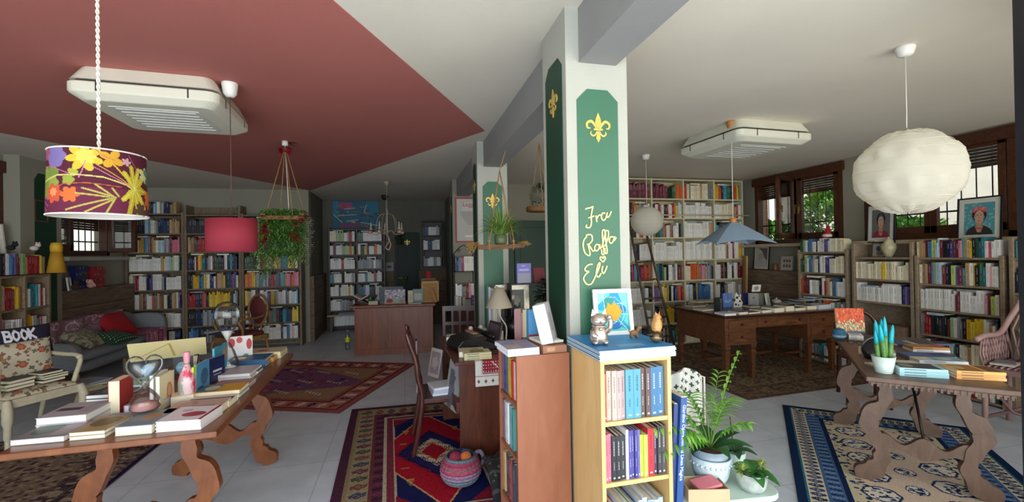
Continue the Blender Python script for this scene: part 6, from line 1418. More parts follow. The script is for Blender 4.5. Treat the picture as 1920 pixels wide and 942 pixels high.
# coordinates on the camera-facing half (u .52..1.0 scaled)
def U(x): return .50+.50*x
def V(y): return y
def ln(pts, wd, c): cv.line([(U(x), V(y)) for x, y in pts], wd, c)
def bl(x, y, r, n, d, c, rot=0): cv.blob(U(x), V(y), r*1.4, n, d, c, rot)
for k in (0, 1):
    off = -.5*k
    def U(x, off=off): return .50+.50*x+off
    cv.rect(U(0), .6, U(1), 1, '#742646')
    bl(.12, .62, .12, 6, .2, '#8c9a3c'); bl(.10, .42, .10, 5, .2, '#93a044'); bl(.2, .38, .08, 5, .2, '#7f9440'); bl(.02, .55, .16, 5, .25, '#86963a'); bl(.21, .54, .07, 5, .2, '#9aa84a'); bl(.33, .5, .06, 5, .25, '#a3ae46'); bl(.36, .38, .05, 5, .3, '#b4b64a')
    bl(.22, .14, .13, 6, .2, '#8a7ab4'); bl(.1, .08, .09, 6, .4, '#b0587c')
    ln([(.02, .52), (.12, .50), (.25, .43), (.38, .42), (.55, .44), (.7, .53), (.74, .58)], .022, '#ddd27c')
    ln([(.13, .15), (.17, .28), (.3, .38), (.34, .42)], .014, '#b35a94'); ln([(.06, .28), (.2, .3), (.33, .4)], .012, '#c06aa0')
    bl(.43, .15, .16, 7, .45, '#dcc63e', .3); bl(.44, .14, .09, 7, .3, '#d9d668'); ln([(.44, .2), (.42, .36), (.40, .46)], .014, '#d88aa4')
    bl(.60, .14, .11, 4, .6, '#e0b034', .5); ln([(.6, .2), (.66, .34), (.74, .52)], .024, '#e2b838'); ln([(.48, .28), (.6, .42), (.74, .55)], .012, '#d98ab0'); ln([(.5, .24), (.66, .44), (.74, .55)], .014, '#d9a040')
    for q in range(9):
        a = -2.4+q*.62; R_ = (.46 if 2 < q < 8 else .34); bx, by = .76, .57
        for t in (.25, .4, .55, .7, .82, .93):
            for sd in (-1, 1): aa = a+sd*(.62-.4*t); ln([(bx+R_*.30*t*math.cos(a), by+R_*t*math.sin(a)), (bx+R_*.30*(t*math.cos(a)+.2*math.cos(aa)), by+R_*(t*math.sin(a)+.2*math.sin(aa)))], .05*(1.15-t), ['#cfc02e', '#c2b02a', '#dccf44'][q % 3])
        ln([(bx, by), (bx+R_*.30*math.cos(a), by+R_*math.sin(a))], .07, ['#cfc02e', '#c4b22c', '#d6c83a'][q % 3])
    for q in range(9): a = -2.4+q*.62; ln([(.76, .57), (.76+.11*math.cos(a), .57+.36*math.sin(a))], .009, '#e9e490')
    bl(.88, .32, .10, 5, .5, '#d9dc9a'); bl(.96, .30, .12, 4, .6, '#6f9484', .3); bl(.97, .42, .1, 4, .6, '#5f8474')
    bl(.21, .70, .11, 7, .3, '#d9603a'); bl(.21, .68, .05, 7, .3, '#eda06a'); bl(.34, .72, .09, 6, .35, '#e07a3c'); bl(.96, .72, .12, 7, .3, '#dc7428')
    ln([(.24, .62), (.3, .56), (.45, .54), (.66, .57)], .012, '#d8683e')
    for a, b_ in (((.62, .74), (.32, .95)), ((.60, .78), (.44, .98)), ((.62, .74), (.56, .99)), ((.62, .74), (.42, .62)), ((.6, .72), (.5, .56)), ((.64, .72), (.60, .60)), ((.58, .74), (.38, .70))): ln([a, b_], .030, '#a9983c'); ln([a, b_], .010, '#d9d08a')
    bl(.70, .16, .05, 5, .5, '#d8a8b0'); ln([(.72, .05), (.8, .3), (.84, .45)], .010, '#c87088'); ln([(.5, .02), (.54, .1), (.62, .16)], .01, '#c06a80'); bl(.82, .93, .10, 6, .5, '#5f4a34')
    for q in range(14): cv.ell(U(.07+.006*(q % 5)*3), .72+.018*q, .006, .012, '#9a5c94')
def shade(a, b_, r0=rt, r1=rb, z0=zt_, z1=zb_):
    th = a*2*PI+math.radians(25); r = r0+(r1-r0)*b_; return (math.cos(th)*r, math.sin(th)*r, z0+(z1-z0)*b_)
o = bpy.data.objects.new('lamp_shade', grid_mesh('lamp_shade', cv, shade, attr_mat('shade_print', .8, trans=.45))); COL.objects.link(o); o.parent = R
for q in o.data.polygons: pass
m = MB(); m.lathe([(rt-.003, zt_), (rb-.003, zb_)], 64, cap=False); m.build('shade_lining', translucent('lining_white', '#f2efe8', .4), R)
m = MB(); m.tube([(math.cos(a*PI/24)*rb, math.sin(a*PI/24)*rb, zb_) for a in range(49)], .003, 5); m.build('lower_ring', M_wcord, R); m = MB(); m.tube([(math.cos(a*PI/24)*rt, math.sin(a*PI/24)*rt, zt_) for a in range(49)], .003, 5)
for a in range(3): m.tube([(0, 0, zt_+.0), (math.cos(a*2.1)*rt, math.sin(a*2.1)*rt, zt_)], .002, 5)
m.build('upper_ring', M_wcord, R)
MB().lathe([(.018, -.80), (.02, -.86), (.015, -.87), (.03, -.92), (.026, -.95), (0, -.965)], 14).build('bulb', plain('bulb_white', '#ece8dc', .3), R)
# 2 plain red drum
R = lamp_root(-1.14, 3.42, 'plain crimson drum lampshade on a dark cord before the oak bookcases'); rose(R, plain('rose_white', '#e4e1da', .4), .05, .1)
MB().tube([(0, 0, -.09), (0, 0, -.94)], .003, 6).build('cord', M_bcord, R)
MB().lathe([(.152, -.942), (.155, -.942), (.155, -1.165), (.152, -1.165), (.150, -1.155), (.150, -.95), (.152, -.942)], 48, cap=False).build('lamp_shade', translucent('shade_red', '#b23a4c', .35), R)
m = MB(); m.lathe([(.0, -.95), (.02, -.95), (.03, -1.02), (0, -1.05)], 14); m.build('bulb', plain('bulb_white', '#ece8dc', .3), R)
m = MB(); [m.tube([(0, 0, -.945), (math.cos(a*2.1)*.151, math.sin(a*2.1)*.151, -.945)], .002, 5) for a in range(3)]; m.build('shade_spider', M_wcord, R)
# 3 paper globes
def globe(x, y, z, r, label, crumple, vis=1):
    R = lamp_root(x, y, label); rose(R, plain('rose_white', '#e4e1da', .4), .05, .06)
    MB().tube([(0, 0, -.05), (.002, 0, -.4), (0, 0, z+r-H)], .003, 6).build('cord', M_wcord, R)
    m = MB(); vs = []; fs = []; N, K = 56, 44; rg = random.Random(int(x*10+y)); ph = [rg.uniform(0, 6) for _ in range(6)]
    for k in range(K+1):
        b = .16+(PI-.30)*k/K
        for i in range(N):
            a = 2*PI*i/N; f = 1-.012*abs(math.sin(K*b*.42))-crumple*max(0, math.sin(a*5+ph[0]+2*math.sin(b*3)))*(max(0, math.sin(b*2.2-1.2)))**2*.8-crumple*.5*math.sin(a*11+ph[1])*math.sin(b*4)**2
            vs.append((r*math.sin(b)*math.cos(a)*f, r*math.sin(b)*math.sin(a)*f, z-H+r*.93*math.cos(b)*f))
    for k in range(K):
        for i in range(N): fs.append((k*N+i, (k+1)*N+i, (k+1)*N+(i+1) % N, k*N+(i+1) % N))
    m.add(vs, fs, 0, None, None, True); m.build('paper_globe', translucent('rice_paper', '#f3efe2', .55), R)
    m = MB()
    for k in range(1, 12):
        b = .16+(PI-.3)*k/12; rr = r*math.sin(b)*1.0; m.tube([(rr*math.cos(a*PI/16), rr*math.sin(a*PI/16), z-H+r*.93*math.cos(b)+.004*math.sin(a+k)) for a in range(33)], .0012, 4)
    m.build('bamboo_rings', plain('bamboo', '#e6dfca', .6), R)
    MB().lathe([(.03, z-H+r*.9), (.02, z-H+r*.6), (.028, z-H+r*.45), (0, z-H+r*.35)], 12).build('bulb', plain('bulb_white', '#ece8dc', .3), R)
globe(2.97, 2.02, 2.00, .268, 'large white crumpled paper globe lantern before the barred windows', .085)
globe(2.99, 5.0, 1.925, .20, 'small white paper globe lantern in front of the cream bookcase', .008)
# 4 blue pyramid
R = lamp_root(3.02, 3.54, 'pale blue four-sided pyramid lampshade over the writing desk'); rose(R, plain('rose_wood', '#b9763a', .5), .04, .085)
MB().tube([(0, 0, -.08), (0, 0, -.93)], .0032, 6).build('cord', M_wcord, R)
MB().lathe([(.026, -.915), (.03, -.92), (.03, -.955), (.026, -.96), (0, -.96)], 16).build('wooden_cap', plain('rose_wood', '#b9763a', .5), R)
m = MB(); vs = []; n = 9
for s in range(4):
    a0 = math.radians(28)+s*PI/2
    for k in range(8):
        t = k/7
        for i in range(n):
            q = i/(n-1); ra, rb_ = .035+(.335-.035)*t, 0; A = Vector((math.cos(a0), math.sin(a0), 0)); B = Vector((math.cos(a0+PI/2), math.sin(a0+PI/2), 0))
            p = (A*(1-q)+B*q)*(.035+.335*t); z = -.955-.205*t**1.08+.035*t*math.sin(PI*q); vs.append((p.x, p.y, z))
fs = [(s*8*n+k*n+i, s*8*n+k*n+i+1, s*8*n+(k+1)*n+i+1, s*8*n+(k+1)*n+i) for s in range(4) for k in range(7) for i in range(n-1)]
m.add(vs, fs); o = m.build('lamp_shade', translucent('shade_blue', '#8ea3b8', .2), R); sd = o.modifiers.new('t', 'SOLIDIFY'); sd.thickness = .002
MB().lathe([(0, -1.06), (.028, -1.04), (.03, -1.01), (.015, -.97), (0, -.965)], 14).build('bulb', plain('bulb_white', '#ece8dc', .3), R)
# 5 chandelier in the alcove mouth
R = empty('chandelier', (-.24, 7.53, H), 0, 'ivory metal chandelier with candle arms and pink glass roses near the alcove', 'lamp')
M_iv = plain('ivory_metal', '#a9a08c', .45, .2)
MB().lathe([(0, -.07), (.02, -.065), (.05, -.03), (.06, 0)], 18).build('ceiling_rose', M_iv, R)
m = MB()
for k in range(14): 
    z = -.075-k*.028; m.tube([(.008*math.cos(a*PI/4)*(1 if k % 2 else 0), .008*math.cos(a*PI/4)*(0 if k % 2 else 1), z+.018*math.sin(a*PI/4)) for a in range(9)], .0025, 5)
m.build('chain', M_iv, R)
MB().lathe([(.0, -.88), (.012, -.87), (.016, -.8), (.01, -.7), (.008, -.56), (.018, -.52), (.012, -.46), (.0, -.45)], 14).build('stem', M_iv, R)
for k in range(5):
    a = k*2*PI/5+.5; c, s = math.cos(a), math.sin(a)
    m = MB(); m.tube(smooth_pts([(0, 0, -.84), (c*.08, s*.08, -.80), (c*.15, s*.15, -.86), (c*.23, s*.23, -.86), (c*.26, s*.26, -.79)], 4), .006, 6); m.tube(smooth_pts([(c*.02, s*.02, -.52), (c*.12, s*.12, -.56), (c*.17, s*.17, -.68), (c*.18, s*.18, -.84)], 4), .005, 6); m.build('arm', M_iv, R)
    m = MB(); m.lathe([(.012, 0), (.028, .012), (.03, .02)], 12, M=T(c*.26, s*.26, -.79)); m.lathe([(.011, .015), (.011, .09), (0, .092)], 10, M=T(c*.26, s*.26, -.79)); m.lathe([(.006, .09), (.011, .105), (0, .13)], 8, M=T(c*.26, s*.26, -.79)); m.build('candle_socket', plain('candle_ivory', '#c9c2ac', .5), R)
    m = MB(); m.ball((c*.27, s*.27, -.83), .032, seg=10, sq=(1, 1, .9)); m.build('glass_rose', plain('glass_rose', '#c99a8c', .3, var=.25, vs=60), R)
m = MB(); m.tube(smooth_pts([(0, 0, -.88), (.03, 0, -.95), (.0, .02, -1.02), (-.03, 0, -1.08), (.02, 0, -1.12), (.05, 0, -1.02), (.01, 0, -.93)], 4), .01, 6); m.build('ribbon', plain('glass_rose', '#c99a8c', .3, var=.25, vs=60), R)
# dark smoke detector and cable at the alcove
R = empty('spotlight', (-.33, 9.2, H), 0, 'small black ceiling spotlight on a thin drop cable in the alcove', 'lamp')
MB().lathe([(.0, -.10), (.05, -.09), (.07, -.03), (.06, 0)], 16).build('housing', plain('black_matte', '#121214', .6), R)
MB().tube([(.02, 0, -.1), (.02, 0, -1.0)], .004, 6).build('cable', M_wcord, R)

# ---- plants
M_rope = plain('rope', '#a5804c', .9, bump=.5, bs=200); M_wdisc = wood('log_slice', '#5c3a20', '#93663c', 8, (2, 2, 2), .8, .4)
# hanging basket of artificial greenery
R = empty('hanging_planter', (-1.17, 5.02, H), 0, 'hanging ring of green garlands with red blossoms and white sprays', 'plant')
MB().lathe([(.03, 0), (.03, -.05), (.0, -.055)], 14).build('ceiling_rose', plain('rose_white', '#e4e1da', .4), R)
m = MB()
for i in range(60):
    a = random.uniform(0, 6.28); p = Vector((math.cos(a)*.03, math.sin(a)*.03, -.07-random.uniform(0, .07))); m.leaf(p, (math.cos(a), math.sin(a), random.uniform(-.6, .8)), .04, .03, .2, 0, srgb(random.choice(['#c41f38', '#d8324a', '#a3182e'])), 3)
m.build('blossom', M_leafmat, R)
m = MB()
for a in range(4):
    an = a*PI/2+.5; m.tube([(0, 0, -.06), (math.cos(an)*.2, math.sin(an)*.16, -.80)], .004, 6)
m.build('rope', M_rope, R); MB().tube([(0, 0, -.05), (.02, 0, -.5), (.03, 0, -.8)], .0045, 6).build('cable', M_wcord, R)
m = MB(); m.box(-.2, .2, -.14, -.10, -.83, -.79); m.box(-.2, .2, .10, .14, -.83, -.79); m.box(-.2, -.16, -.14, .14, -.80, -.77); m.box(.16, .2, -.14, .14, -.80, -.77); m.build('wooden_ring', M_wdisc, R)
m = MB()
for s in range(170):
    x = random.uniform(-.22, .17); y = random.uniform(-.14, .1); ln_ = random.uniform(.25, .6)*(1.25 if x < -.1 else 1); 
    z = -.74+random.uniform(0, .03) ; dx = random.uniform(-.06, .06)+(-.05 if x < -.1 else 0)
    n = int(ln_/.022)
    for k in range(n):
        t = k/n; p = Vector((x+dx*t, y-.02*t, z-ln_*t)); a = random.uniform(0, 6.28)
        m.leaf(p, (math.cos(a), math.sin(a), -.3), .042, .014, .5, 0, gcol(['#57883a', '#457a30', '#6c9c44', '#84b054', '#3a6a2a']), 2)
m.build('green_garland', M_leafmat, R)
m = MB()
for s in range(34):
    x = .19+random.gauss(0, .03); y = random.uniform(-.08, .06); ln_ = random.uniform(.2, .52)
    for k in range(int(ln_/.02)):
        p = Vector((x+random.gauss(0, .008), y, -.80-k*.02)); a = random.uniform(0, 6.28); m.leaf(p, (math.cos(a), math.sin(a), -.1), .022, .014, .3, 0, gcol(['#c9d0ae', '#e0e2c8', '#a9b88a', '#8fa070']), 2)
m.build('white_spray', M_leafmat, R)
for cx_, z0, z1, n in ((-.16, -.87, -1.10, 60), (.12, -.84, -1.08, 50), (.19, -.82, -.86, 14)):
    m = MB()
    for i in range(n):
        a = random.uniform(0, 6.28); p = Vector((cx_+random.gauss(0, .018), -.15+random.uniform(-.03, .03), random.uniform(z1, z0))); m.leaf(p, (math.cos(a), math.sin(a)-.6, random.uniform(-.3, .5)), .035, .03, .2, 0, srgb(random.choice(['#c81e3c', '#e03452', '#a8162e'])), 3)
    m.build('red_flower_spray', M_leafmat, R)
m = MB(); m.tube(smooth_pts([(-.2, -.05, -.8), (-.1, -.1, -.72), (0, -.05, -.74)], 5), .004, 5); m.tube(smooth_pts([(.1, -.05, -.76), (.2, -.08, -.74), (.28, -.05, -.85)], 5), .004, 5); m.build('twig', plain('bark', '#4c3b2a', .9), R)
m = MB(); m.leaf((.03, 0, -.02), (1, .2, .1), .09, .02, .1, 0, srgb('#2c1c18')); m.leaf((.03, 0, -.03), (1, -.2, -.2), .07, .02, .1, 0, srgb('#2c1c18')); m.build('dark_leaf', M_leafmat, R)
# grass plant on a hanging plank
R = empty('hanging_planter', (.86, 3.9, 0), 0, 'grassy green plant on a rough plank hung by ropes before the second pillar', 'plant')
m = MB(); vs = []; m.prism([(-.22, -.03), (-.1, -.035), (.05, -.03), (.2, -.02), (.21, .012), (.05, .012), (-.1, .01), (-.22, .012)], -.07, .07, 0, None, T(0, 0, 1.62)); m.build('plank', wood('bark_plank', '#4c3426', '#8d6a4a', 9, (1, 4, 4), .9, .6), R)
m = MB()
for x in (-.12, .12):
    for y in (-.06, .06): m.tube([(x, y, 1.60), (x*.5, y*.5, 1.95), (0.0, 0.0, 2.30)], .004, 6)
m.tube([(0, 0, 2.3), (.06, 0, 2.49)], .005, 6)
for x in (-.12, .10): m.ball((x, -.075, 1.66), .014); m.tube([(x, -.07, 1.58), (x, -.075, 1.70)], .006, 6)
m.build('rope', M_rope, R)
m = MB(); m.lathe([(.045, 0), (.055, .01), (.06, .08), (.055, .082), (0, .075)], 20, M=T(.0, 0, 1.633)); m.build('pot', plain('pot_olive', '#5c6a48', .4), R)
m = MB()
for i in range(330):
    a = random.uniform(0, 6.28); e = random.uniform(.05, 1.0); L_ = random.uniform(.24, .42); d = Vector((math.cos(a)*e, math.sin(a)*e*.8, 1)).normalized()
    m.leaf((math.cos(a)*.02, math.sin(a)*.02, 1.70), d, L_, .008, .25+.5*e, 0, gcol(['#7fa04a', '#9cbc5c', '#6c9040', '#b4cc78', '#5c8038']), 5)
m.build('grass_blades', M_leafmat, R)
for c0, s in ((-.24, -1), (.20, 1)):
    m = MB()
    for i in range(70):
        a = random.uniform(-.9, .9); m.tube([(c0+random.uniform(-.05, .05)*1.0, random.uniform(-.05, .05), 1.64+random.uniform(-.01, .02)), (c0+s*random.uniform(.0, .08), a*.05, 1.635+random.uniform(-.02, .03)-(.07 if s < 0 else 0)*random.random())], .0016, 4)
    m.build('straw_bundle', plain('straw', '#b08c48', .9), R)
# second hanging slice with a round shrub
R = empty('hanging_planter', (1.46, 4.6, 0), 0, 'round dark shrub on a hanging log slice, half hidden by the first pillar', 'plant')
MB().lathe([(0, 2.0), (.15, 2.0), (.155, 2.02), (.15, 2.05), (0, 2.05)], 24).build('log_slice', M_wdisc, R)
m = MB()
for a in range(3): m.tube([(.13*math.cos(a*2.1+.4), .13*math.sin(a*2.1+.4), 2.0), (0, 0, H-.02)], .004, 6)
m.build('rope', M_rope, R)
m = MB()
for i in range(800):
    a = random.uniform(0, 6.28); e = random.uniform(-.8, PI/2); r = random.uniform(.07, .115); p = Vector((math.cos(a)*math.cos(e)*r, math.sin(a)*math.cos(e)*r, 2.17+math.sin(e)*r*1.2)); m.leaf(p, (math.cos(a), math.sin(a), math.sin(e)), .02, .008, .1, 0, gcol(['#2c4424', '#3a5a2c', '#24381e']), 2)
m.build('foliage', M_leafmat, R)
# ================================================================ SMALL THINGS
def frame_pic(name, label, M, w, h, bw, fcol, cv, mat_w=0, matc='#d9d6cc', depth=.018, cat='picture', fm=None):
    """upright frame, local x,z, bottom centre at origin, facing -y"""
    R = empty(name, (0, 0, 0), 0, label, cat); R.matrix_basis = M
    fm = fm or plain('frame_'+fcol[1:], fcol, .45); m = MB()
    for b in ((-w/2, w/2, 0, bw), (-w/2, w/2, h-bw, h), (-w/2, -w/2+bw, bw, h-bw), (w/2-bw, w/2, bw, h-bw)): m.box(b[0], b[1], 0, depth, b[2], b[3])
    m.build('frame', fm, R)
    MB().box(-w/2+bw, w/2-bw, depth*.55, depth*.8, bw, h-bw).build('mount', plain('mount_'+matc[1:], matc, .8), R)
    picture('print', cv, w-2*bw-2*mat_w, h-2*bw-2*mat_w, R, Matrix.Translation((0, depth*.5, bw+mat_w)))
    return R
def portrait(bgc, robe, hair, fl, scarf=False, seed=1):
    cv = Canvas(64, 80, bgc); cv.speck([bgc, '#8fb0b4' if not scarf else '#7a7872'], .3, seed, 4)
    cv.ell(.5, .36, .24, .24, hair); cv.ell(.5, 1.06, .46, .36, robe); cv.rect(.40, .55, .60, .76, '#b98a72'); cv.poly([(.36, .74), (.64, .74), (.56, .92), (.44, .92)], '#b98a72')
    cv.ell(.5, .44, .155, .205, '#c99d84'); cv.ell(.36, .45, .03, .05, '#b98a72'); cv.ell(.64, .45, .03, .05, '#b98a72')
    for x in (.435, .565): cv.ell(x, .42, .035, .013, '#e9e2da'); cv.ell(x, .42, .013, .013, '#2c1f1c'); cv.line([(x-.045, .385), (x, .372), (x+.045, .385)], .012, '#33231f')
    cv.line([(.5, .42), (.485, .50), (.51, .505)], .010, '#a37660'); cv.ell(.5, .565, .05, .014, '#a84a48')
    if scarf: cv.poly([(.28, .32), (.5, .12), (.72, .32), (.62, .26), (.5, .24), (.38, .26)], fl)
    else:
        for i in range(7): a = PI*(1.15+i*.117); cv.blob(.5+.19*math.cos(a)*1.1, .30+.13*math.sin(a), .065, 5, .3, [fl, '#c97078', '#d98a80'][i % 3])
    cv.ell(.5, .80, .12, .018, '#7a3c34'); cv.jitter(.12, seed); return cv
# portraits on the garden shelves
a = atx(1628, 447, 5.56); b = atx(1688, 447, 5.56)
P1 = (5.52, 4.16)
frame_pic('framed_portrait', 'smaller framed portrait of a woman in a crimson shawl with teal headscarf', T(5.60, 4.13, 1.601, -PI/2-.12, -.05), .36, .47, .014, '#17151c', portrait('#6c6a66', '#8e2c3c', '#241d20', '#2f5a60', True, 4), .05)
frame_pic('framed_portrait', 'larger framed portrait of a woman wearing a coral flower crown and dark jacket', T(5.62, 3.20, 1.60, -PI/2-.05, -.06), .37, .44, .014, '#14131a', portrait('#4f9aa4', '#2c2a2e', '#2a1f22', '#d0606c', False, 7), .045)
# painted vase and small photo on the vase bookcase shelf
R = empty('painted_vase', (5.53, 3.98, 1.4305), 0, 'cream painted urn with a lid on the taupe bookcase shelf', 'vase')
MB().lathe([(.03, 0), (.035, .01), (.06, .06), (.075, .11), (.07, .15), (.045, .175), (.05, .185), (.045, .19)], 24).build('body', plain('vase_cream', '#b9b08c', .35, var=.25, vs=18), R)
MB().lathe([(.048, .19), (.03, .21), (.01, .22), (.014, .235), (0, .24)], 16).build('lid', plain('vase_cream', '#b9b08c', .35, var=.25, vs=18), R)
cv = Canvas(30, 34, '#a9a498'); cv.ell(.45, .4, .2, .2, '#3d4a66'); cv.ell(.6, .75, .3, .2, '#7a6058'); cv.jitter(.2)
frame_pic('photo_card', 'small photo card beside the painted urn', T(5.58, 4.14, 1.4305, -PI/2, -.1), .15, .17, .006, '#6a5a48', cv)
# santa hat
R = empty('santa_hat', (5.58, 4.80, 1.73), 0, 'little red and white pointed hat on the low bookcase', 'hat')
R.location = (5.54, 4.76, 1.695)
m = MB(); m.lathe([(.045, .035), (.036, .08), (.022, .13), (.008, .17), (0, .18)], 16, M=T(0, 0, 0, 0, 0, .15)); m.tube([(-.05, 0, .01), (-.055, .01, -.06), (-.05, .02, -.12)], [.02, .018, .012], 8); m.build('red_felt', plain('felt_red', '#a81c26', .9), R)
m = MB(); m.lathe([(.042, 0), (.058, .012), (.056, .035), (.042, .042)], 18); m.build('white_trim', plain('fur_white', '#d9d2c8', .95, bump=.6, bs=120), R)
# ledge under the garden window
cv = Canvas(44, 60, '#b4aea4'); cv.poly([(.25, .1), (.95, .1), (.95, .7), (.7, .5), (.55, .25)], '#5f554e'); cv.blob(.45, .5, .2, 5, .5, '#a39a90'); cv.line([(.3, .7), (.6, .75)], .02, '#8a8078'); cv.jitter(.1)
frame_pic('framed_print', 'black framed sepia print on the plank ledge under the garden window', T(5.735, 6.12, 1.212, -PI/2, -.08), .32, .42, .012, '#1c1512', cv, .02)
m = MB(); m.lathe([(.025, 0), (.028, .01), (.025, .1), (.0, .1)], 14); o = m.build('amber_candle', plain('amber_glass', '#b0603a', .3, var=.2)); o.location = (5.76, 5.84, 1.2125); tag(o, 'amber candle jar between the two frames on the ledge', 'candle')
cv = Canvas(40, 44, '#b9b2a2')
for i in range(3):
    for j in range(2): cv.ell(.25+i*.25, .3+j*.4, .09, .14, '#4a4542'); cv.ell(.25+i*.25, .25+j*.4, .05, .06, '#8f8474')
frame_pic('framed_print', 'pale framed group print beside the amber candle', T(5.735, 5.62, 1.212, -PI/2, -.1), .23, .23, .014, '#a39a86', cv)
frame_pic('framed_print', 'dark framed cream print half behind the low taupe bookcase', T(5.735, 5.26, 1.212, -PI/2, -.08), .3, .42, .012, '#1c1512', Canvas(10, 14, '#b9b29a'))
R = tag(MB().box(-.015, .015, -.17, .17, 0, 1.44).build('plywood_board', wood('plywood', '#9a7440', '#b98f54', 3, (4, 4, 1), .6)), 'tall plywood board leaning beside the cream bookcase', 'board'); R.matrix_basis = T(5.62, 6.40, 0, -.5, 0, .03)
# chest in the vase bookcase
R = empty('wooden_chest', (5.56, 3.98, .0405), -PI/2, 'old wooden chest inside the taupe bookcase below the urn', 'chest')
R.location.z = .0405
for zz, lab in ((0, None),):
    m = MB(); m.box(-.19, .19, -.09, .1, .0, .30); m.box(-.2, .2, -.1, .11, .62, .66) if False else None; m.build('body', wood('chest_wood', '#54392a', '#7d5a44', 4), R, bevel=.006)
    m = MB(); m.box(-.195, .195, -.095, .105, .305, .35); m.build('lid', wood('chest_wood', '#54392a', '#7d5a44', 4), R, bevel=.006)
    m = MB(); m.box(-.03, .03, -.105, -.095, .28, .33); m.build('latch', M_iron, R)
m = MB(); [m.box(-.15, .15, -.08, .08, .392+.012*k, .402+.012*k, 0, srgb(['#8a9094', '#b4b8ba'][k]), T(0, 0, 0, .1*k)) for k in range(2)]
o = m.build('magazines_on_chest', M_paper); o.matrix_basis = T(5.56, 3.98, 0, -PI/2); tag(o, 'two grey magazines on the old chest', 'magazine')
# second tier: wicker box on top of chest shelf
R = tag(MB().box(-.15, .15, -.09, .09, 0, .21).build('storage_box', plain('box_brown', '#8a6a58', .8, var=.25, vs=40)), 'brown patterned storage box visible behind the cactus tips', 'box'); R.matrix_basis = T(5.55, 3.92, .43, -PI/2)
# ladder and rail before the cream shelves
M_lad = wood('ladder_wood', '#3f3228', '#6b5644', 4, (4, 4, 1), .5)
R = empty('ladder', (0, 0, 0), 0, 'narrow dark ladder leaning on the rail of the cream bookcase', 'ladder')
A0, A1 = Vector((3.62, 5.95, 0)), Vector((3.98, 5.90, 0)); B0, B1 = Vector((3.50, 6.40, 2.08)), Vector((3.74, 6.40, 2.12))
for p, q in ((A0, B0), (A1, B1)): m = MB(); m.tube([p, q], .018, 6); m.build('side_rail', M_lad, R)
for k in range(7): t = .12+k*.135; m = MB(); m.tube([A0.lerp(B0, t), A1.lerp(B1, t)], .015, 6); m.build('rung', M_lad, R)
m = MB(); m.tube([(3.45, 6.39, 2.13), (5.78, 6.39, 2.13)], .011, 8); m.build('ladder_rail', plain('rail_cream', '#c9bea0', .4))
tag(bpy.data.objects['ladder_rail'], 'thin cream rail running along the cream bookcase', 'rail')
cv = Canvas(20, 26, '#3c3034'); cv.ell(.5, .5, .3, .3, '#8a6a60')
frame_pic('framed_photo', 'small dark framed photo on an upper shelf of the cream bookcase', T(3.57, 6.45, 2.095, 0, -.05), .12, .22, .01, '#4c3a2c', cv)
# ---- far left corner
cv = Canvas(34, 40, '#9c9484'); cv.rect(.15, .12, .85, .88, '#a8a08e'); cv.ell(.5, .5, .22, .28, '#5c5248'); cv.ell(.5, .4, .1, .1, '#7a6c5c')
frame_pic('framed_print', 'small old framed print hung on the dark green pier panel', T(-4.192, 6.50, 2.02, PI/2), .21, .26, .016, '#5e4430', cv, 0)
def block_letter(ch, label, col, y, s):
    G = {'E': [(0, 0), (1, 0), (1, .3), (.45, .3), (.45, .4), (.85, .4), (.85, .6), (.45, .6), (.45, .75), (1, .75), (1, 1), (0, 1), (0, .8), (.1, .8), (.1, .2), (0, .2)], 'B': [(0, 0), (.8, 0), (1, .15), (1, .42), (.88, .5), (1, .6), (1, .85), (.8, 1), (0, 1), (0, .82), (.1, .82), (.1, .18), (0, .18)]}
    R = empty('letter_block', (0, 0, 0), 0, label, 'letter'); R.matrix_basis = T(-4.22, y, 1.17, PI/2)
    m = MB(); m.prism([(p[0]*s*.85, p[1]*s) for p in G[ch]], -.035, .035); m.build('body', plain('letter_'+col[1:], col, .5), R)
    m = MB()
    for i in range(16): x, z = (.15+.24*(i % 3))*s*.85, (.1+.27*(i//4))*s; m.lathe([(0, 0), (.008, 0), (.008, .001), (0, .001)], 8, M=T(x, -.0355, z, 0, PI/2))
    m.build('white_dots', plain('dot_white', '#c9c4bc', .6), R)
bl_ = block_letter; bl_('E', 'navy polka-dot letter shape on the plank ledge', '#18245c', 7.02, .31); bl_('B', 'red polka-dot letter shape on the plank ledge', '#961c24', 7.38, .29)
R = empty('soft_toy', (-4.15, 7.27, 1.17), PI/2, 'small pink plush elephant between the two letter shapes', 'toy')
M_pl = plain('plush_pink', '#c9988a', .95, bump=.4, bs=150)
m = MB(); m.ball((0, 0, .045), .05, sq=(1.1, .9, .85)); m.ball((-.05, -.02, .09), .036); m.tube([(-.06, -.05, .08), (-.06, -.075, .05), (-.05, -.08, .02)], [.013, .011, .008], 8); m.build('body', M_pl, R)
for s in (-1, 1): m = MB(); m.ball((-.05+s*.04, -.01, .1), .026, sq=(1, .35, 1.1)); m.build('ear', M_pl, R)
R = empty('soft_toy', (-4.12, 6.92, 1.17), PI/2, 'small dark brown plush figure beside the navy letter', 'toy'); m = MB(); m.ball((0, 0, .04), .042); m.ball((0, -.01, .10), .028); m.build('body', plain('plush_brown', '#3a2620', .95), R)
for s in (-1, 1): m = MB(); m.ball((s*.022, -.01, .125), .01); m.build('ear', plain('plush_brown', '#3a2620', .95), R)
cv = Canvas(20, 24, '#b4aea2'); cv.ell(.5, .5, .2, .3, '#8f8578')
frame_pic('framed_photo', 'small white photo frame at the end of the plank ledge', T(-4.13, 6.86, 1.17, PI/2+.3, -.1), .12, .17, .012, '#c9c6be', cv)
R = empty('paper_cone_lamp', (-3.88, 6.28, 1.412), 0, 'tall mustard yellow paper cone lamp on the low oak bookcase', 'lamp')
R.location = (-3.88, 6.22, 1.4155)
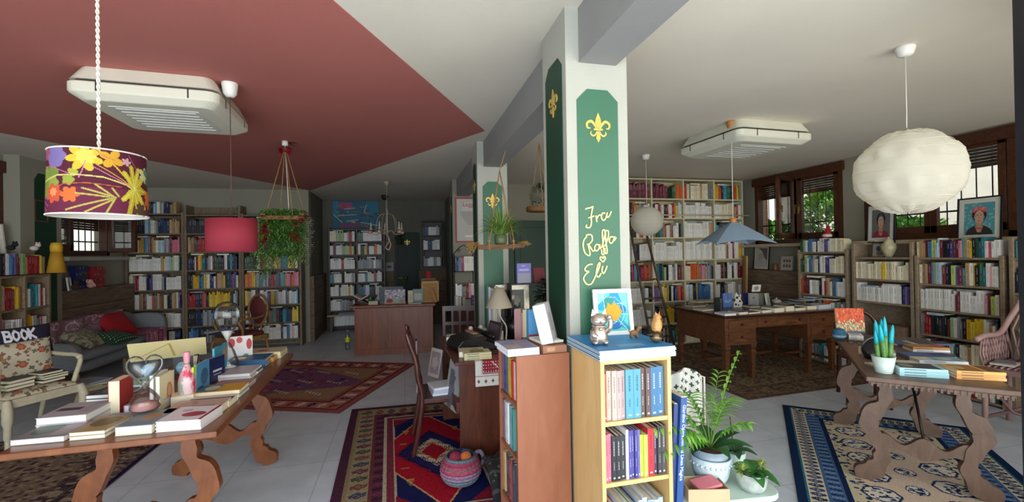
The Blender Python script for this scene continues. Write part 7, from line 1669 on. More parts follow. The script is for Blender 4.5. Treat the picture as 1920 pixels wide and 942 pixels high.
m = MB(); m.lathe([(.085, 0), (.05, .24), (.0, .245)], 20); m.build('cone_body', plain('mustard', '#b8891c', .7), R); m = MB(); m.lathe([(.052, .24), (.056, .30), (.045, .345), (0, .35)], 20); m.build('dome_top', plain('mustard_light', '#d9a82c', .6), R)
for i, (y, nm, c) in enumerate(((5.68, 'small black plush on top of the low oak bookcase', '#1c1a1e'), (5.98, 'white plush dog-like toy on top of the low oak bookcase', '#c9bfb4'))):
    R = empty('soft_toy', (-3.93, y, 1.665), 0, nm, 'toy'); M_ = plain('plush_'+c[1:], c, .95, bump=.4, bs=150); m = MB(); m.ball((0, 0, .03), .035, sq=(1, 1.2, .8)); m.ball((.015, .03, .065), .025); m.build('body', M_, R)
    for s in (-1, 1): m = MB(); m.ball((.015, .03+s*.02, .09), .009); m.build('ear', M_, R)
cv = Canvas(24, 34, '#c4bcae'); cv.ell(.5, .55, .25, .3, '#a06a48'); cv.ell(.5, .35, .16, .14, '#3a2a24')
frame_pic('framed_print', 'cream framed figure print standing in the tall brown window', T(-4.25, 5.90, 1.52, PI/2-.3, -.12), .3, .45, .012, '#b9b2a4', cv, .03)
# ---- alcove
cv = Canvas(130, 96, '#1a5f78')
rg = np.random.default_rng(21)
cv.rect(.72, 0, 1, .5, '#12708e'); cv.rect(.14, .05, .42, .3, '#8c2c58'); cv.rect(0, 0, .12, .5, '#1a7a9c')
for k in range(6): cv.line([(.15, .07+k*.04), (.42, .07+k*.04)], .012, '#c85a84')
for i in range(46):
    x, y = rg.uniform(.05, .95), rg.uniform(.15, .95); a = rg.uniform(0, 3); l = rg.uniform(.04, .14); cv.poly([(x, y), (x+l, y+.04*math.sin(a)), (x+l*.8, y+l*.5), (x+.02, y+l*.4)], ['#3a2626', '#6a3a2c', '#27323c', '#8a6a5c', '#a84a3c', '#b0a498', '#47304a', '#5a2440', '#1d1c20'][rg.integers(9)])
for l in ([(.02, .5), (.2, .8)], [(.3, .75), (.55, .7)], [(.6, .8), (1, .92)], [(.72, .15), (.68, .4)], [(.25, .3), (.48, .26)], [(.1, .55), (.5, .5)]): cv.line(l, .02, '#c9c4bc')
cv.rect(.15, .82, .6, .95, '#7a2c5c'); cv.jitter(.15)
frame_pic('collage_poster', 'bright collage poster of blue, pink and brown fragments above the alcove bookcase', T(-.97, 10.12, 2.15), .98, .60, .012, '#2a2a2c', cv, 0, cat='poster')
cv = Canvas(30, 30, '#8f8c86'); cv.ell(.5, .5, .28, .16, '#2a2a2a'); cv.poly([(.6, .5), (.85, .6), (.6, .6)], '#3a3836')
frame_pic('framed_print', 'small grey framed print between alcove bookcase and door', T(-.29, 10.05, 1.20), .19, .2, .012, '#6a6560', cv)
m = MB(); m.tube(smooth_pts([(.15, 10.03, 1.5), (.2, 10.0, 1.9), (.1, 10.02, 2.1)], 5), .004, 5)
R = empty('trailing_plant', (-.42, 9.7, 0), 0, 'small trailing plant hanging beside the dark green door', 'plant'); m = MB()
for i in range(60): a = random.uniform(0, 6.28); m.leaf((random.gauss(0, .04), random.gauss(0, .03), random.uniform(1.78, 2.05)), (math.cos(a), math.sin(a), -.4), .05, .03, .4, 0, gcol(['#274c24', '#38622c', '#1f3c1e']), 3)
m.build('foliage', M_leafmat, R); MB().tube([(0, 0, 2.0), (0, 0, H)], .003, 5).build('string', M_rope, R); R.location = (-.05, 9.7, 0)
m = MB(); m.tube([(.06, 10.04, .93), (.06, 9.98, .95), (.06, 9.98, 1.0)], .008, 6); m.lathe([(.02, 0), (.035, .05), (.03, .08), (0, .085)], 12, M=T(.06, 9.98, 1.0)); tag(m.build('wall_sconce', plain('brass_dim', '#8a6a34', .4, .7)), 'little brass sconce on the dark green door', 'lamp')
# low shelf ledge with paper at alcove left
R = tag(MB().box(-1.5, -.75, 9.55, 9.78, .33, .355).build('plank_bench', wood('plank_pale', '#9c8a6a', '#b4a382', 3)), 'pale plank bench below the alcove bookcase', 'bench')
for x in (-1.42, -.83): MB().box(x-.02, x+.02, 9.58, 9.75, 0, .33).build('support', M_dwood, R)
m = MB(); m.box(-.2, .2, -.1, .1, 0, .05, 0, srgb('#7d8490'), T(-1.1, 9.66, .356, .2)); tag(m.build('parcel', M_paper), 'grey-blue paper parcel on the plank bench in the alcove', 'parcel')
# ---- red framed poster beside the far pillar
cv = Canvas(72, 110, '#b9b5ac')
for i in range(18):
    y = .30+i*.018; s = .12+max(0, (i-4))*.018; cv.rect(s, y, 1-s, y+.008, '#8f8c88')
cv.rect(.2, .07, .98, .28, '#c4c0b8'); cv.rect(.3, .76, .8, .768, '#8f8c88'); cv.rect(.26, .86, .5, .91, '#dedbd4'); cv.rect(.62, .86, .86, .96, '#dedbd4')
R = frame_pic('framed_poster', 'red framed reading poster half hidden by the second pillar', T(1.11, 7.14, 1.74), .56, .73, .024, '#9c2430', cv, 0, cat='poster')
text_mesh('poster_heading', 'Leggere', .10, plain('heading_red', '#a83440', .6), R, T(0, .008, .585, 0, PI/2), shear=0)
wall('wall_stub', MB().box(1.10, 1.5, 7.16, 7.5, 0, H))
# wrought iron shelf with books beside pillar three
R = empty('iron_shelf', (.93, 6.95, 0), 0, 'black wrought iron book rack with scrolled top beside the far pillar', 'shelf')
m = MB()
for x in (-.16, .16):
    for y in (-.1, .1): m.tube([(x, y, 0), (x, y, 1.55)], .008, 6)
for z in (.45, .86, 1.28):
    m.tube([(-.16, -.1, z), (.16, -.1, z)], .006, 5); m.tube([(-.16, .1, z), (.16, .1, z)], .006, 5)
m.tube(smooth_pts([(-.16, 0, 1.55), (-.08, 0, 1.64), (0, 0, 1.69), (.08, 0, 1.64), (.16, 0, 1.55)], 4), .007, 6); m.tube([(-.08+.03*math.cos(a*.6)*(1-a/16), 0, 1.60+.03*math.sin(a*.6)*(1-a/16)) for a in range(14)], .005, 5)
m.build('iron_frame', M_iron, R)
for z in (.45, .86, 1.28): MB().box(-.155, .155, -.1, .1, z-.006, z).build('shelf', M_iron, R)
for z, p in ((.451, 'wgwkw'), (.861, 'wwgsmiw'), (1.281, 'nbrwcw')): fill((.78, 6.86, z), (1, 0, 0), (0, 1, 0), .30, .27, .19, p, 'black wrought iron rack', .97, stack=0)
o = stand_book('book', (.88, 5.85, .80), (1, .1, 0), .15, .2, .03, '#3c1c5c', '#3c1c5c', '#d9d4cc', [('r', .1, .45, .9, .55, '#b0407a'), ('r', .1, .7, .9, .8, '#3c5ac0'), ('r', .1, .2, .9, .3, '#5a6ad0'), ('r', .45, .05, .55, .95, '#c84a80')], 'violet book with pink and blue diamond pattern near the slatted chair', None)
R = empty('small_bookstand', (.88, 5.92, 0), 0, 'dark wooden side cabinet holding the violet patterned book', 'cabinet'); MB().box(-.2, .25, -.12, .15, 0, .795).build('body', M_chair, R, bevel=.005); MB().box(-.18, .23, -.125, -.12, .3, .7).build('door', M_chair, R)
for i, (x, c, l) in enumerate(((-.17, '#c9c6c4', 'pale grey file'), (-.13, '#b9a890', 'tan file'), (-.08, '#8f8c90', 'dark grey file'))):
    o = stand_book('book', (.88+x, 5.90, .80), (0, 1, 0), .14, .19-.01*i, .035, c, c, '#e6e2da', [], f"{l} standing beside the violet patterned book", None)
# ---- cash desk objects (desk top z = .775)
ZC = .7755
def cd(x, y, z=ZC, rz=0): return Matrix.Translation((-.12, 7.45, 0)) @ Matrix.Rotation(math.radians(-5.5), 4, 'Z') @ T(x, y, z, rz)
R = empty('laptop', (0, 0, 0), 0, 'open grey laptop seen from behind with a sticker sheet on the cash desk', 'laptop'); R.matrix_basis = cd(-.06, .10, ZC, PI)
M_lap = plain('laptop_grey', '#6e7074', .4, .4)
m = MB(); m.box(-.19, .19, -.13, .13, 0, .018); m.build('base', M_lap, R, bevel=.003); m = MB(); m.box(-.19, .19, 0, .012, 0, .26, 0, None, T(0, .13, .018, 0, -.2)); m.build('screen_lid', M_lap, R, bevel=.003)
m = MB(); m.box(-.16, .16, -.1, .06, .018, .0195); m.build('keyboard', M_iron, R)
cv = Canvas(56, 44, '#a49a9c'); rg = np.random.default_rng(3)
for i in range(60): cv.ell(rg.random(), rg.random()*.6, .06, .05, ['#b8b0c0', '#8c7a8c', '#cfcad4', '#6f6878'][rg.integers(4)])
cv.ell(.25, .78, .16, .14, '#8c2424'); cv.ell(.6, .8, .16, .18, '#8fa89a'); cv.rect(0, .92, 1, 1, '#a88460'); cv.ell(.85, .8, .12, .1, '#8c7a8c')
R = empty('display_card', (0, 0, 0), 0, 'wide display card with white and red shapes in front of the laptop', 'card'); R.matrix_basis = cd(.0, -.15, ZC, 0) @ Matrix.Rotation(-.15, 4, 'X'); picture('print', cv, .32, .23, R); MB().box(-.17, .17, .001, .02, 0, .03).build('wooden_foot', plain('card_wood', '#a07850', .6), R); MB().box(-.16, .16, .001, .004, .0, .23).build('backing', plain('backing_grey', '#6a6460', .7), R)
m = MB(); m.box(-.07, .07, -.05, .05, 0, .055, 0, srgb('#c4b89c')); o = m.build('card_box', M_paper); o.matrix_basis = cd(-.33, -.12); tag(o, 'low cream cardboard box on the cash desk', 'box')
R = empty('folding_bookrest', (0, 0, 0), 0, 'open book on a crossed wooden rest at the end of the cash desk', 'book stand'); R.matrix_basis = cd(-.52, -.02, ZC, -.1)
for s in (-1, 1): m = MB(); m.box(-.14, .14, -.08, .08, -.006, .006, 0, None, T(0, 0, .068, 0, 0, s*.5)); m.build('crossed_leaf', M_chair, R)
for s in (-1, 1): m = MB(); m.box(0 if s > 0 else -.14, .14 if s > 0 else 0, -.09, .09, .008, .022, 0, srgb('#cfc4b8'), T(0, 0, .068, 0, 0, -s*.5)); m.build('open_page', M_paper, R)
for i, (x, y, h, c, r, nm) in enumerate(((-.42, .12, .16, '#3f6a44', .03, 'green bottle-shaped vase behind the crossed bookrest'), (-.3, .18, .14, '#a9b4bc', .035, 'clear jar behind the cream box'))):
    m = MB(); m.lathe([(r, 0), (r*1.05, h*.5), (r*.6, h*.75), (r*.5, h), (0, h)], 16); o = m.build('jar', plain('jar_'+c[1:], c, .25)); o.matrix_basis = cd(x, y); tag(o, nm, 'jar')
for i, (x, w_, h, c, nm) in enumerate(((.25, .10, .2, '#c9b88e', 'cream boxed card pack upright on the cash desk'), (.36, .17, .22, '#6a7f78', 'grey-green upright box set on the cash desk'))):
    m = MB(); m.box(-w_/2, w_/2, 0, .05, 0, h, 0, srgb(c)); m.box(-w_*.35, w_*.35, -.001, 0, h*.2, h*.7, 0, srgb('#a8a090')); o = m.build('boxed_set', M_cover); o.matrix_basis = cd(x, -.08); tag(o, nm, 'box')
m = MB(); m.box(-.1, .1, -.05, .05, 0, .012, 0, srgb('#c4c4c0')); o = m.build('leaflets', M_paper); o.matrix_basis = cd(.32, -.2); tag(o, 'white leaflets near the cash desk edge', 'leaflet')
R = empty('easel_frame', (0, 0, 0), 0, 'back of a wooden picture frame with strut standing on the cash desk', 'frame'); R.matrix_basis = cd(.55, -.02, ZC, .15) @ Matrix.Rotation(.12, 4, 'X')
M_ply = wood('frame_ply', '#9c6c38', '#b98648', 3)
m = MB(); m.box(-.13, .13, 0, .012, 0, .34); m.build('back_board', M_ply, R)
m = MB(); 
for b in ((-.14, .14, 0, .02), (-.14, .14, .32, .345), (-.14, -.12, 0, .34), (.12, .14, 0, .34)): m.box(b[0], b[1], -.005, .02, b[2], b[3])
m.build('frame', plain('frame_gold', '#c49a58', .5), R); m = MB(); m.prism([(-.0, .22), (.03, .24), (.10, .02), (.06, .0)], -.09, -.08); m.build('strut', M_ply, R)
R = empty('paper_bag', (0, 0, 0), 0, 'brown paper bag with red tag behind the framed back', 'bag'); R.matrix_basis = cd(.52, .2); m = MB(); m.box(-.12, .12, -.05, .05, 0, .38); m.build('bag', plain('kraft', '#7a6654', .9), R); m = MB(); m.tube([(-.05, -.05, .38), (-.03, -.05, .46), (.03, -.05, .46), (.05, -.05, .38)], .006, 6); m.box(-.03, .03, -.06, -.052, .38, .5); m.build('red_handle', plain('felt_red', '#a81c26', .9), R)
# water bottle on the floor
R = empty('water_bottle', (-.92, 7.35, 0), 0, 'clear plastic water bottle with yellow label on the floor by the cash desk', 'bottle')
pw = atz(652, 655, 0); R.location = (pw.x, pw.y, 0)
MB().lathe([(0, 0), (.038, .003), (.04, .02), (.036, .07), (.04, .1), (.04, .2), (.03, .25), (.014, .285), (.013, .30), (0, .301)], 20).build('bottle_body', glass('pet', (.86, .92, .97, 1), .1), R)
MB().lathe([(.0405, .12), (.041, .125), (.041, .195), (.0405, .2)], 20, cap=False).build('label', plain('label_yellow', '#d9d41c', .5), R); MB().lathe([(.015, .295), (.015, .315), (0, .316)], 12).build('cap', plain('cap_blue', '#7fa8c8', .4), R)
# ---- typewriter desk
ZS = .7805
R = empty('typewriter', (0, 0, 0), 0, 'black antique typewriter on the mahogany desk', 'typewriter'); R.matrix_basis = T(.54, 3.62, ZS, math.radians(-78))
M_tw = plain('enamel_black', '#101012', .25)
m = MB(); m.prism([(-.17, 0), (.17, 0), (.17, .045), (.13, .09), (-.0, .11), (-.1, .06), (-.17, .03)], -.15, .15, 0, None, T(0, 0, 0, -PI/2)); m.build('body', M_tw, R, bevel=.006)
m = MB(); m.tube([(-.19, .11, .11), (.19, .11, .11)], .022, 12); m.ball((-.2, .11, .11), .02); m.ball((.2, .11, .11), .02); m.build('platen_roller', M_tw, R)
m = MB(); [m.tube([(-.09+.18*k/12, -.02, .095), (-.05+.1*k/12, .06, .112)], .003, 5) for k in range(13)]; m.build('type_bars', plain('steel', '#8a8a8c', .3, .9), R)
m = MB(); m.box(-.03, .03, .0, .05, .113, .116); m.build('badge', M_gold, R)
for r in range(4):
    m = MB()
    for k in range(9): m.lathe([(0, 0), (.009, 0), (.009, .004), (0, .004)], 8, M=T(-.1+k*.025+.006*r, -.155+r*.026, .035+r*.013)); m.tube([(-.1+k*.025+.006*r, -.155+r*.026, .035+r*.013), (-.1+k*.025+.006*r, -.13+r*.026, .02)], .0015, 4)
    m.build('key_row', plain('key_grey', '#6a665c', .4), R)
D3 = 'books on the typewriter desk'
flat_book(Vector((.36, 3.92, ZS)), (1, -.1, 0), .22, .16, .04, '#cfc6b4', '#efe8da', 'l', [('e', .6, .3, .8, .7, '#8a8078')], 'thick ivory book at the back corner of the typewriter desk', D3)
flat_book(Vector((.395, 3.30, ZS)), (1, -.1, 0), .19, .15, .04, '#d9d0b4', '#efe8da', 'l', [('e', .5, .4, .8, .7, '#8a7460')], 'thick cream book under the typewriter edge', D3)
for i in range(3): flat_book(Vector((.42, 3.19, ZS+.001+i*.0165)), (1, -.05+.03*i, 0), .20, .13, .0155, '#d6cc9c', '#efe4c4', 'f', [('r', .25, .2, .75, .8, '#8f8250')] if i == 2 else [], f"cream yellow slim book, {POSW[3][i]} of three on the red runner", D3)
flat_book(Vector((.40, 4.02, ZS+.001)), (1, .1, 0), .1, .13, .02, '#a9a498', '#e0dccf', 'f', [], 'small grey book near the far edge of the typewriter desk', D3)
cv = Canvas(80, 60, '#d3cdc4')
def run(u, v):
    return Vector((.49+u*.30, 3.14+.16*(1-v*2.4) if v < .4 else 3.138-.004, ZS+.002 if v < .4 else ZS+.0-(v-.4)*.30))
cv.rect(.14, .0, 1, .72, '#b9b0a6'); cv.rect(.17, 0, 1, .69, '#8c1c2c')
for i in range(14):
    for j in range(9): cv.ell(.2+i*.06, .05+j*.075, .01, .012, '#d9c4bc')
cv.line([(.4, .42), (.6, .62), (.8, .42)], .02, '#d9d0c6'); cv.line([(0, .76), (1, .76)], .012, '#a83a44')
for i in range(6): cv.blob(.08+i*.17, .88, .05, 4, .6, '#6a3a4c')
cv.rect(.17, .70, 1, .715, '#5c2a34')
drape('table_runner', 'red and white embroidered runner hanging over the typewriter desk edge', cv, run, attr_mat('cloth_print', .9), 'cloth')
# dark picture frame leaning beside lamp, lamp, small trinkets
R = empty('picture_frame', (0, 0, 0), 0, 'dark picture frame leaning back beside the table lamp', 'frame'); R.matrix_basis = T(.71, 3.66, ZS, -PI/2+.3, -.22); MB().box(-.1, .1, 0, .02, 0, .20).build('frame', plain('frame_plum', '#3a2a2e', .4), R); MB().box(-.08, .08, -.002, 0, .02, .18).build('glass_front', plain('frame_inner', '#5a4c50', .2), R)
R = empty('table_lamp', (.86, 4.02, 0), 0, 'table lamp with cream cone shade and bent white stem', 'lamp'); ZL_ = .7255
MB().lathe([(.0, 0), (.065, 0), (.06, .012), (.012, .02), (0, .02)], 20).build('base', plain('lamp_white', '#cfcac0', .4), R, loc=(.06, 0, ZL_))
MB().tube(smooth_pts([(.06, 0, ZL_+.015), (.065, 0, ZL_+.14), (.02, 0, ZL_+.22), (.0, 0, ZL_+.28), (0, 0, ZL_+.38)], 5), .007, 8).build('stem', plain('lamp_white', '#cfcac0', .4), R)
MB().lathe([(.125, ZL_+.325), (.045, ZL_+.505), (.043, ZL_+.505), (.123, ZL_+.325)], 32, cap=False).build('lamp_shade', translucent('shade_cream', '#cfc3ac', .3), R)
# cabinet before the second pillar with its clutter
R = empty('low_cabinet', (1.22, 4.28, 0), 0, 'low brown cabinet in front of the second pillar crowded with frames and books', 'cabinet')
MB().box(-.42, .50, -.42, .34, .0, .70).build('body', M_brown, R, bevel=.004); MB().box(-.44, .52, -.44, .36, .701, .725).build('cabinet_top', M_oldoak, R, bevel=.004)
for x in (-.4, .06): MB().box(x, x+.42, -.43, -.421, .06, .66).build('door', M_brown, R, bevel=.003)
ZK = .7255
alb = ['#a9b4bc', '#8f8f8c', '#c4c0b4', '#b9b4aa', '#a89e90', '#c9c4b8']
for i, c in enumerate(alb):
    m = MB(); m.box(0, .02, 0, .26, 0, .5-.012*(i % 3), 0, srgb(c)); o = m.build('album', M_cover); o.matrix_basis = T(.80+i*.024, 4.22+.02*i, ZK, -.12); tag(o, f"tall pale album, {ordinal(i+1)} from the pillar's green side, before the second pillar", 'album', 'tall albums on the low cabinet')
cv = Canvas(40, 40, '#6a6a64'); cv.rect(.15, .3, .85, 1, '#2c2e2c'); cv.rect(.3, .15, .6, .25, '#c9c6bc'); cv.blob(.7, .3, .15, 5, .4, '#8a8478'); cv.jitter(.25)
frame_pic('silver_mirror', 'ornate silver framed mirror-like picture behind the table lamp', T(1.10, 4.46, ZK, 0, -.03), .36, .50, .055, '#a39f94', cv, 0, fm=plain('silver_frame', '#a8a498', .35, .5, var=.35, vs=70))
R = empty('metal_bin', (1.03, 4.20, 0), 0, 'round black metal container behind the table lamp', 'container'); MB().lathe([(.075, ZK), (.08, ZK+.2), (.076, ZK+.2), (.07, ZK+.01), (0, ZK+.01)], 24).build('body', M_tw, R)
for i, (x, y, w_, h, c, d) in enumerate(((1.13, 4.18, .03, .24, '#b88a8a', 'dusty rose'), (1.165, 4.18, .035, .27, '#d8cfa8', 'pale straw'), (1.205, 4.17, .035, .25, '#c84c30', 'vermilion'), (1.245, 4.18, .03, .26, '#d9a62c', 'golden'), (1.28, 4.18, .03, .24, '#3f5a3c', 'olive green'))):
    o = stand_book('book', (x, y, ZK), (0, 1, 0), .16, h, w_, c, c, '#efe6c8', [], f"{d} book upright on the low cabinet behind the lamp", 'books on the low cabinet')
o = stand_book('book', (1.12, 4.34, ZK+.26+.26), (1, .05, 0), .15, .20, .03, '#6f6ab8', '#5a5498', '#d9d6e0', [('r', .15, .62, .85, .72, '#a9a4dc'), ('r', .3, .85, .6, .9, '#a9a4dc'), ('r', .05, 0, .95, .5, '#8c8ca0')], 'lavender book standing high on the silver frame shelf', None)
R = empty('shelf_riser', (1.2, 4.45, 0), 0, 'small dark riser shelf carrying the lavender book', 'shelf'); m = MB(); m.box(-.16, .32, -.14, .02, ZK+.505, ZK+.518); m.build('board', M_iron, R)
for x in (-.15, .31): m = MB(); m.box(x-.006, x+.006, -.14, .02, ZK, ZK+.505); m.build('side', M_iron, R)
o = stand_book('book', (1.31, 4.36, ZK+.519), (1, .0, 0), .12, .16, .03, '#6a2430', '#8a2c3a', '#e0d2c4', [], 'wine red book leaning beside the lavender one', None, .35)
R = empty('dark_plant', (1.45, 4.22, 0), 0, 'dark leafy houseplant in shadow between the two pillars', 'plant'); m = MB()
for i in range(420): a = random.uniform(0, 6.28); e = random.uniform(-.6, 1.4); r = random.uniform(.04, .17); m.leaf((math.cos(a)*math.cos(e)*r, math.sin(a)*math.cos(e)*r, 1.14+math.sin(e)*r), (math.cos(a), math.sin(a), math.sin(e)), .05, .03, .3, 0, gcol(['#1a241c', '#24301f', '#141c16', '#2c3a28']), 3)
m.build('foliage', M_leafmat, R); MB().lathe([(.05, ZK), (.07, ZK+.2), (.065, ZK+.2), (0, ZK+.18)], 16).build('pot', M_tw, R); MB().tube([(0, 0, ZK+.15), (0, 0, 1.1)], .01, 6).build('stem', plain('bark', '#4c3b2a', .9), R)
for i, (x, y, nm) in enumerate(((.60, 4.08, 'small white-capped trinket box behind the typewriter'), (.70, 4.12, 'pale shell-like ornament behind the typewriter'))):
    m = MB(); m.box(-.05, .05, -.035, .035, 0, .07, 0, srgb(['#8a5a5a', '#b4ac9c'][i])); m.ball((0, 0, .08), .022, 0, srgb('#cfc8bc')); o = m.build('trinket', M_cover); o.location = (x, y, ZS); tag(o, nm, 'ornament')
o = stand_book('book', (.80, 3.86, ZS-.0), (1, 0, 0), .12, .08, .12, '#b9b2a4', '#b9b2a4', '#cfc8b8', [], 'block of pale note cards beside the table lamp', None)
o.location.x = .74
# ---- yarn basket on the medallion rug
R = empty('yarn_basket', (.36, 3.01, .011), 0, 'crocheted pink, red and grey-blue basket full of wool on the red rug', 'basket')
prb = [(.085, 0), (.115, .02), (.135, .06), (.138, .10), (.122, .145), (.100, .175), (.092, .18)]
cv = Canvas(96, 40, '#b0586c')
for y0_, y1_, c in ((0, .22, '#6f8a90'), (.22, .34, '#a83c54'), (.34, .50, '#b84a5c'), (.50, .66, '#b07a98'), (.66, .84, '#708890'), (.84, 1, '#a83a58')): cv.rect(0, y0_, 1, y1_, c)
for k in range(10): cv.rect(0, k*.1, 1, k*.1+.025, '#7a4054' if k % 2 else '#5a6a74')
cv.jitter(.25)
def bfn(u, v):
    q = (1-v)*(len(prb)-1); a_ = min(int(q), len(prb)-2); f = q-a_; r = prb[a_][0]*(1-f)+prb[a_+1][0]*f+.0035*math.sin((1-v)*60)+.002*math.sin(u*2*PI*26); z = prb[a_][1]*(1-f)+prb[a_+1][1]*f
    return (math.cos(u*2*PI)*r, math.sin(u*2*PI)*r, z)
o = bpy.data.objects.new('basket_body', grid_mesh('basket_body', cv, bfn, attr_mat('wool', .9, bump=.6, bs=150))); COL.objects.link(o); o.parent = R
MB().lathe([(.092, .178), (.085, .178), (.08, .02), (0, .01)], 24, cap=False).build('lining', plain('basket_inside', '#3a3048', .95), R)
m = MB(); m.tube([(.10*math.cos(a*PI/8)*0+.13+.03*math.sin(a*PI/8), .04, .12+.05*math.cos(a*PI/8)) for a in range(17)], .014, 8); m.build('handle', plain('wool_grey', '#7a7488', .95, bump=.5, bs=120), R)
for i, (x, y, c, nm) in enumerate(((-.03, .02, '#2c3a80', 'navy ball of wool in the crocheted basket'), (.035, .025, '#3c5a94', 'blue ball of wool in the crocheted basket'), (.03, -.03, '#c46a34', 'orange ball of wool in the crocheted basket'), (-.04, -.03, '#8a2840', 'red ball of wool in the crocheted basket'))):
    m = MB(); m.ball((0, 0, 0), .038)
    for k in range(10): R3 = Matrix.Rotation(k*.9, 4, 'Z') @ Matrix.Rotation(k*.7, 4, 'X'); m.tube([(.038*math.cos(a*PI/8), .038*math.sin(a*PI/8), 0) for a in range(17)], .003, 4, 0, None, R3)
    o = m.build('wool_ball', plain('wool_'+c[1:], c, .95)); o.location = (.36+x, 3.01+y, .165+.008*i); tag(o, nm, 'wool', 'balls of wool in the basket')
cv = Canvas(50, 60, '#232428')
for k in range(5): cv.rect(0, .1+k*.18, 1, .13+k*.18, '#4a4a4c'); 
for i in range(40): cv.blob((i*.37) % 1, (i*.23) % 1, .02, 4, .5, '#5c5a52')
cv.jitter(.2)
drape('folded_rug', 'dark fringed patterned cloth heaped between desk and brown bookcase', cv, lambda u, v: (.50+u*.36, 3.14-.62*v, .02+.30*math.sin(PI*min(1, v*.9+.08))*(.55+.45*u)+.01*math.sin(u*20)), None, 'cloth')
# ---- plant table at the front
R = empty('plant_table', (1.42, 1.90, 0), math.radians(-6), 'small mint white side table carrying the potted plants', 'table'); ZP = .45
M_mint = plain('mint_paint', '#c9dccf', .4)
m = MB(); c = .07; pts = []
for sx_, sy_, a0 in ((1, 1, 0), (-1, 1, 90), (-1, -1, 180), (1, -1, 270)):
    for k in range(5): a = math.radians(a0+k*22.5); pts.append((sx_*(.25-c)+c*math.cos(a), sy_*(.24-c)+c*math.sin(a)))

m = MB(); n = len(pts); m.add([(x, y, ZP-.025) for x, y in pts]+[(x, y, ZP) for x, y in pts], [tuple(range(n))[::-1], tuple(range(n, 2*n))]+[(i, (i+1) % n, n+(i+1) % n, n+i) for i in range(n)]); m.build('tabletop', M_mint, R, bevel=.004)
for x in (-.21, .21):
    for y in (-.14, .14): m = MB(); m.tube([(x*.9, y*.9, ZP-.025), (x*1.05, y*1.05, 0)], [.016, .012], 8); m.build('leg', M_mint, R)
def pot_plant(name, loc, label): return empty(name, loc, 0, label, 'plant')
# palm in grey pot inside carved white pot
R = pot_plant('parlour_palm', (1.412, 1.835, ZP), 'feathery parlour palm in a grey pot set inside a white carved pot')
MB().lathe([(.062, 0), (.078, .03), (.092, .09), (.095, .125), (.088, .125), (.085, .1), (0, .09)], 32).build('outer_pot', plain('pot_carved', '#c4d3d6', .35, bump=.9, bs=45), R)
m = MB()
for i in range(26): a = i*2*PI/26; m.lathe([(0, 0), (.008, 0), (.004, .004), (0, .004)], 6, M=T(math.cos(a)*.0925, math.sin(a)*.0925, .095, a+PI/2, PI/2))
m.build('petal_relief', plain('pot_carved', '#c4d3d6', .35, bump=.9, bs=45), R)
MB().lathe([(.072, .06), (.082, .16), (.078, .16), (.072, .15), (0, .148)], 28).build('inner_pot', plain('pot_slate', '#8f9ca6', .35, var=.12, vs=20), R)
MB().lathe([(.072, .149), (.03, .156), (0, .156)], 20).build('soil', plain('soil_dark', '#5a3a26', .95, bump=.8, bs=60), R)
m = MB(); random.seed(11)
fr = [(-.5, -.15, .40, .5), (-.25, -.3, .46, .3), (.0, -.25, .36, .35), (.12, -.1, .52, .18), (.15, .1, .42, .3), (-.35, .2, .38, .5), (-.95, -.1, .36, .6), (.4, .15, .34, .5), (-.7, -.3, .44, .45), (-.45, .0, .5, .35), (-.85, -.4, .34, .6), (-.1, .25, .34, .45), (-.6, -.35, .3, .5), (.2, -.4, .28, .5)]
for dx, dy, L_, dr in fr:
    dx *= 1.3; dy *= 1.15
    d = Vector((dx, dy, 1)).normalized(); pts = []
    for k in range(13): t = k/12; pts.append(Vector((0, 0, .15))+d*L_*t-Vector((0, 0, 1))*dr*L_*.6*t**2.5+Vector((dx, dy, 0))*L_*.25*t*t)
    m.tube(pts, [.0028*(1-.6*k/12) for k in range(13)], 5, 0, srgb('#7fa04a'))
    for k in range(4, 13):
        for s in (-1, 1):
            t_ = (pts[min(k+1, 12)]-pts[k-1]).normalized(); sd = t_.cross(Vector((0, 0, 1))).normalized()*s; m.leaf(pts[k], sd*.8+t_*.7+Vector((0, 0, .1)), .085*(1-.35*abs(k-7)/6), .015, .45, 0, gcol(['#6fa83a', '#86c24a', '#9ad45c', '#5c9434']), 4)
m.build('fronds', M_leafmat, R)
m = MB()
for a, L_, wd_, z in ((2.6, .20, .075, .12), (.2, .22, .07, .12), (1.2, .17, .07, .12), (-.6, .19, .07, .11), (3.6, .18, .06, .12), (-1.7, .16, .06, .12)): m.leaf((math.cos(a)*.02, math.sin(a)*.02, .15), (math.cos(a), math.sin(a), 1.0 if a in (2.6, 1.2) else .6), L_, wd_, .35, 0, gcol(['#2c5c34', '#24502c', '#3a6c3c']), 6)
m.build('broad_leaves', M_leafmat, R)
# orchid pot behind right and succulent pot front
R = pot_plant('potted_orchid', (1.60, 1.90, ZP), 'dark leaved orchid in a white pot behind the succulent pot')
MB().lathe([(.04, 0), (.055, .09), (.05, .09), (0, .08)], 20).build('pot', plain('pot_white', '#d9ebe2', .35), R); m = MB()
for a, L_ in ((.3, .14), (1.6, .13), (2.9, .16), (4.2, .14), (5.3, .13), (3.5, .12)): m.leaf((0, 0, .08), (math.cos(a), math.sin(a), .7), L_, .05, .45, 0, gcol(['#23482a', '#2f5a34', '#3c6c40']), 5)
m.build('leaves', M_leafmat, R); m = MB(); m.tube(smooth_pts([(0, 0, .08), (-.01, 0, .16), (-.02, .0, .26)], 4), .003, 5); m.build('flower_stem', plain('bark', '#4c3b2a', .9), R)
R = pot_plant('succulent_pot', (1.535, 1.715, ZP), 'pale ceramic pot with round leaves and fluffy yellow-green succulents at the table corner')
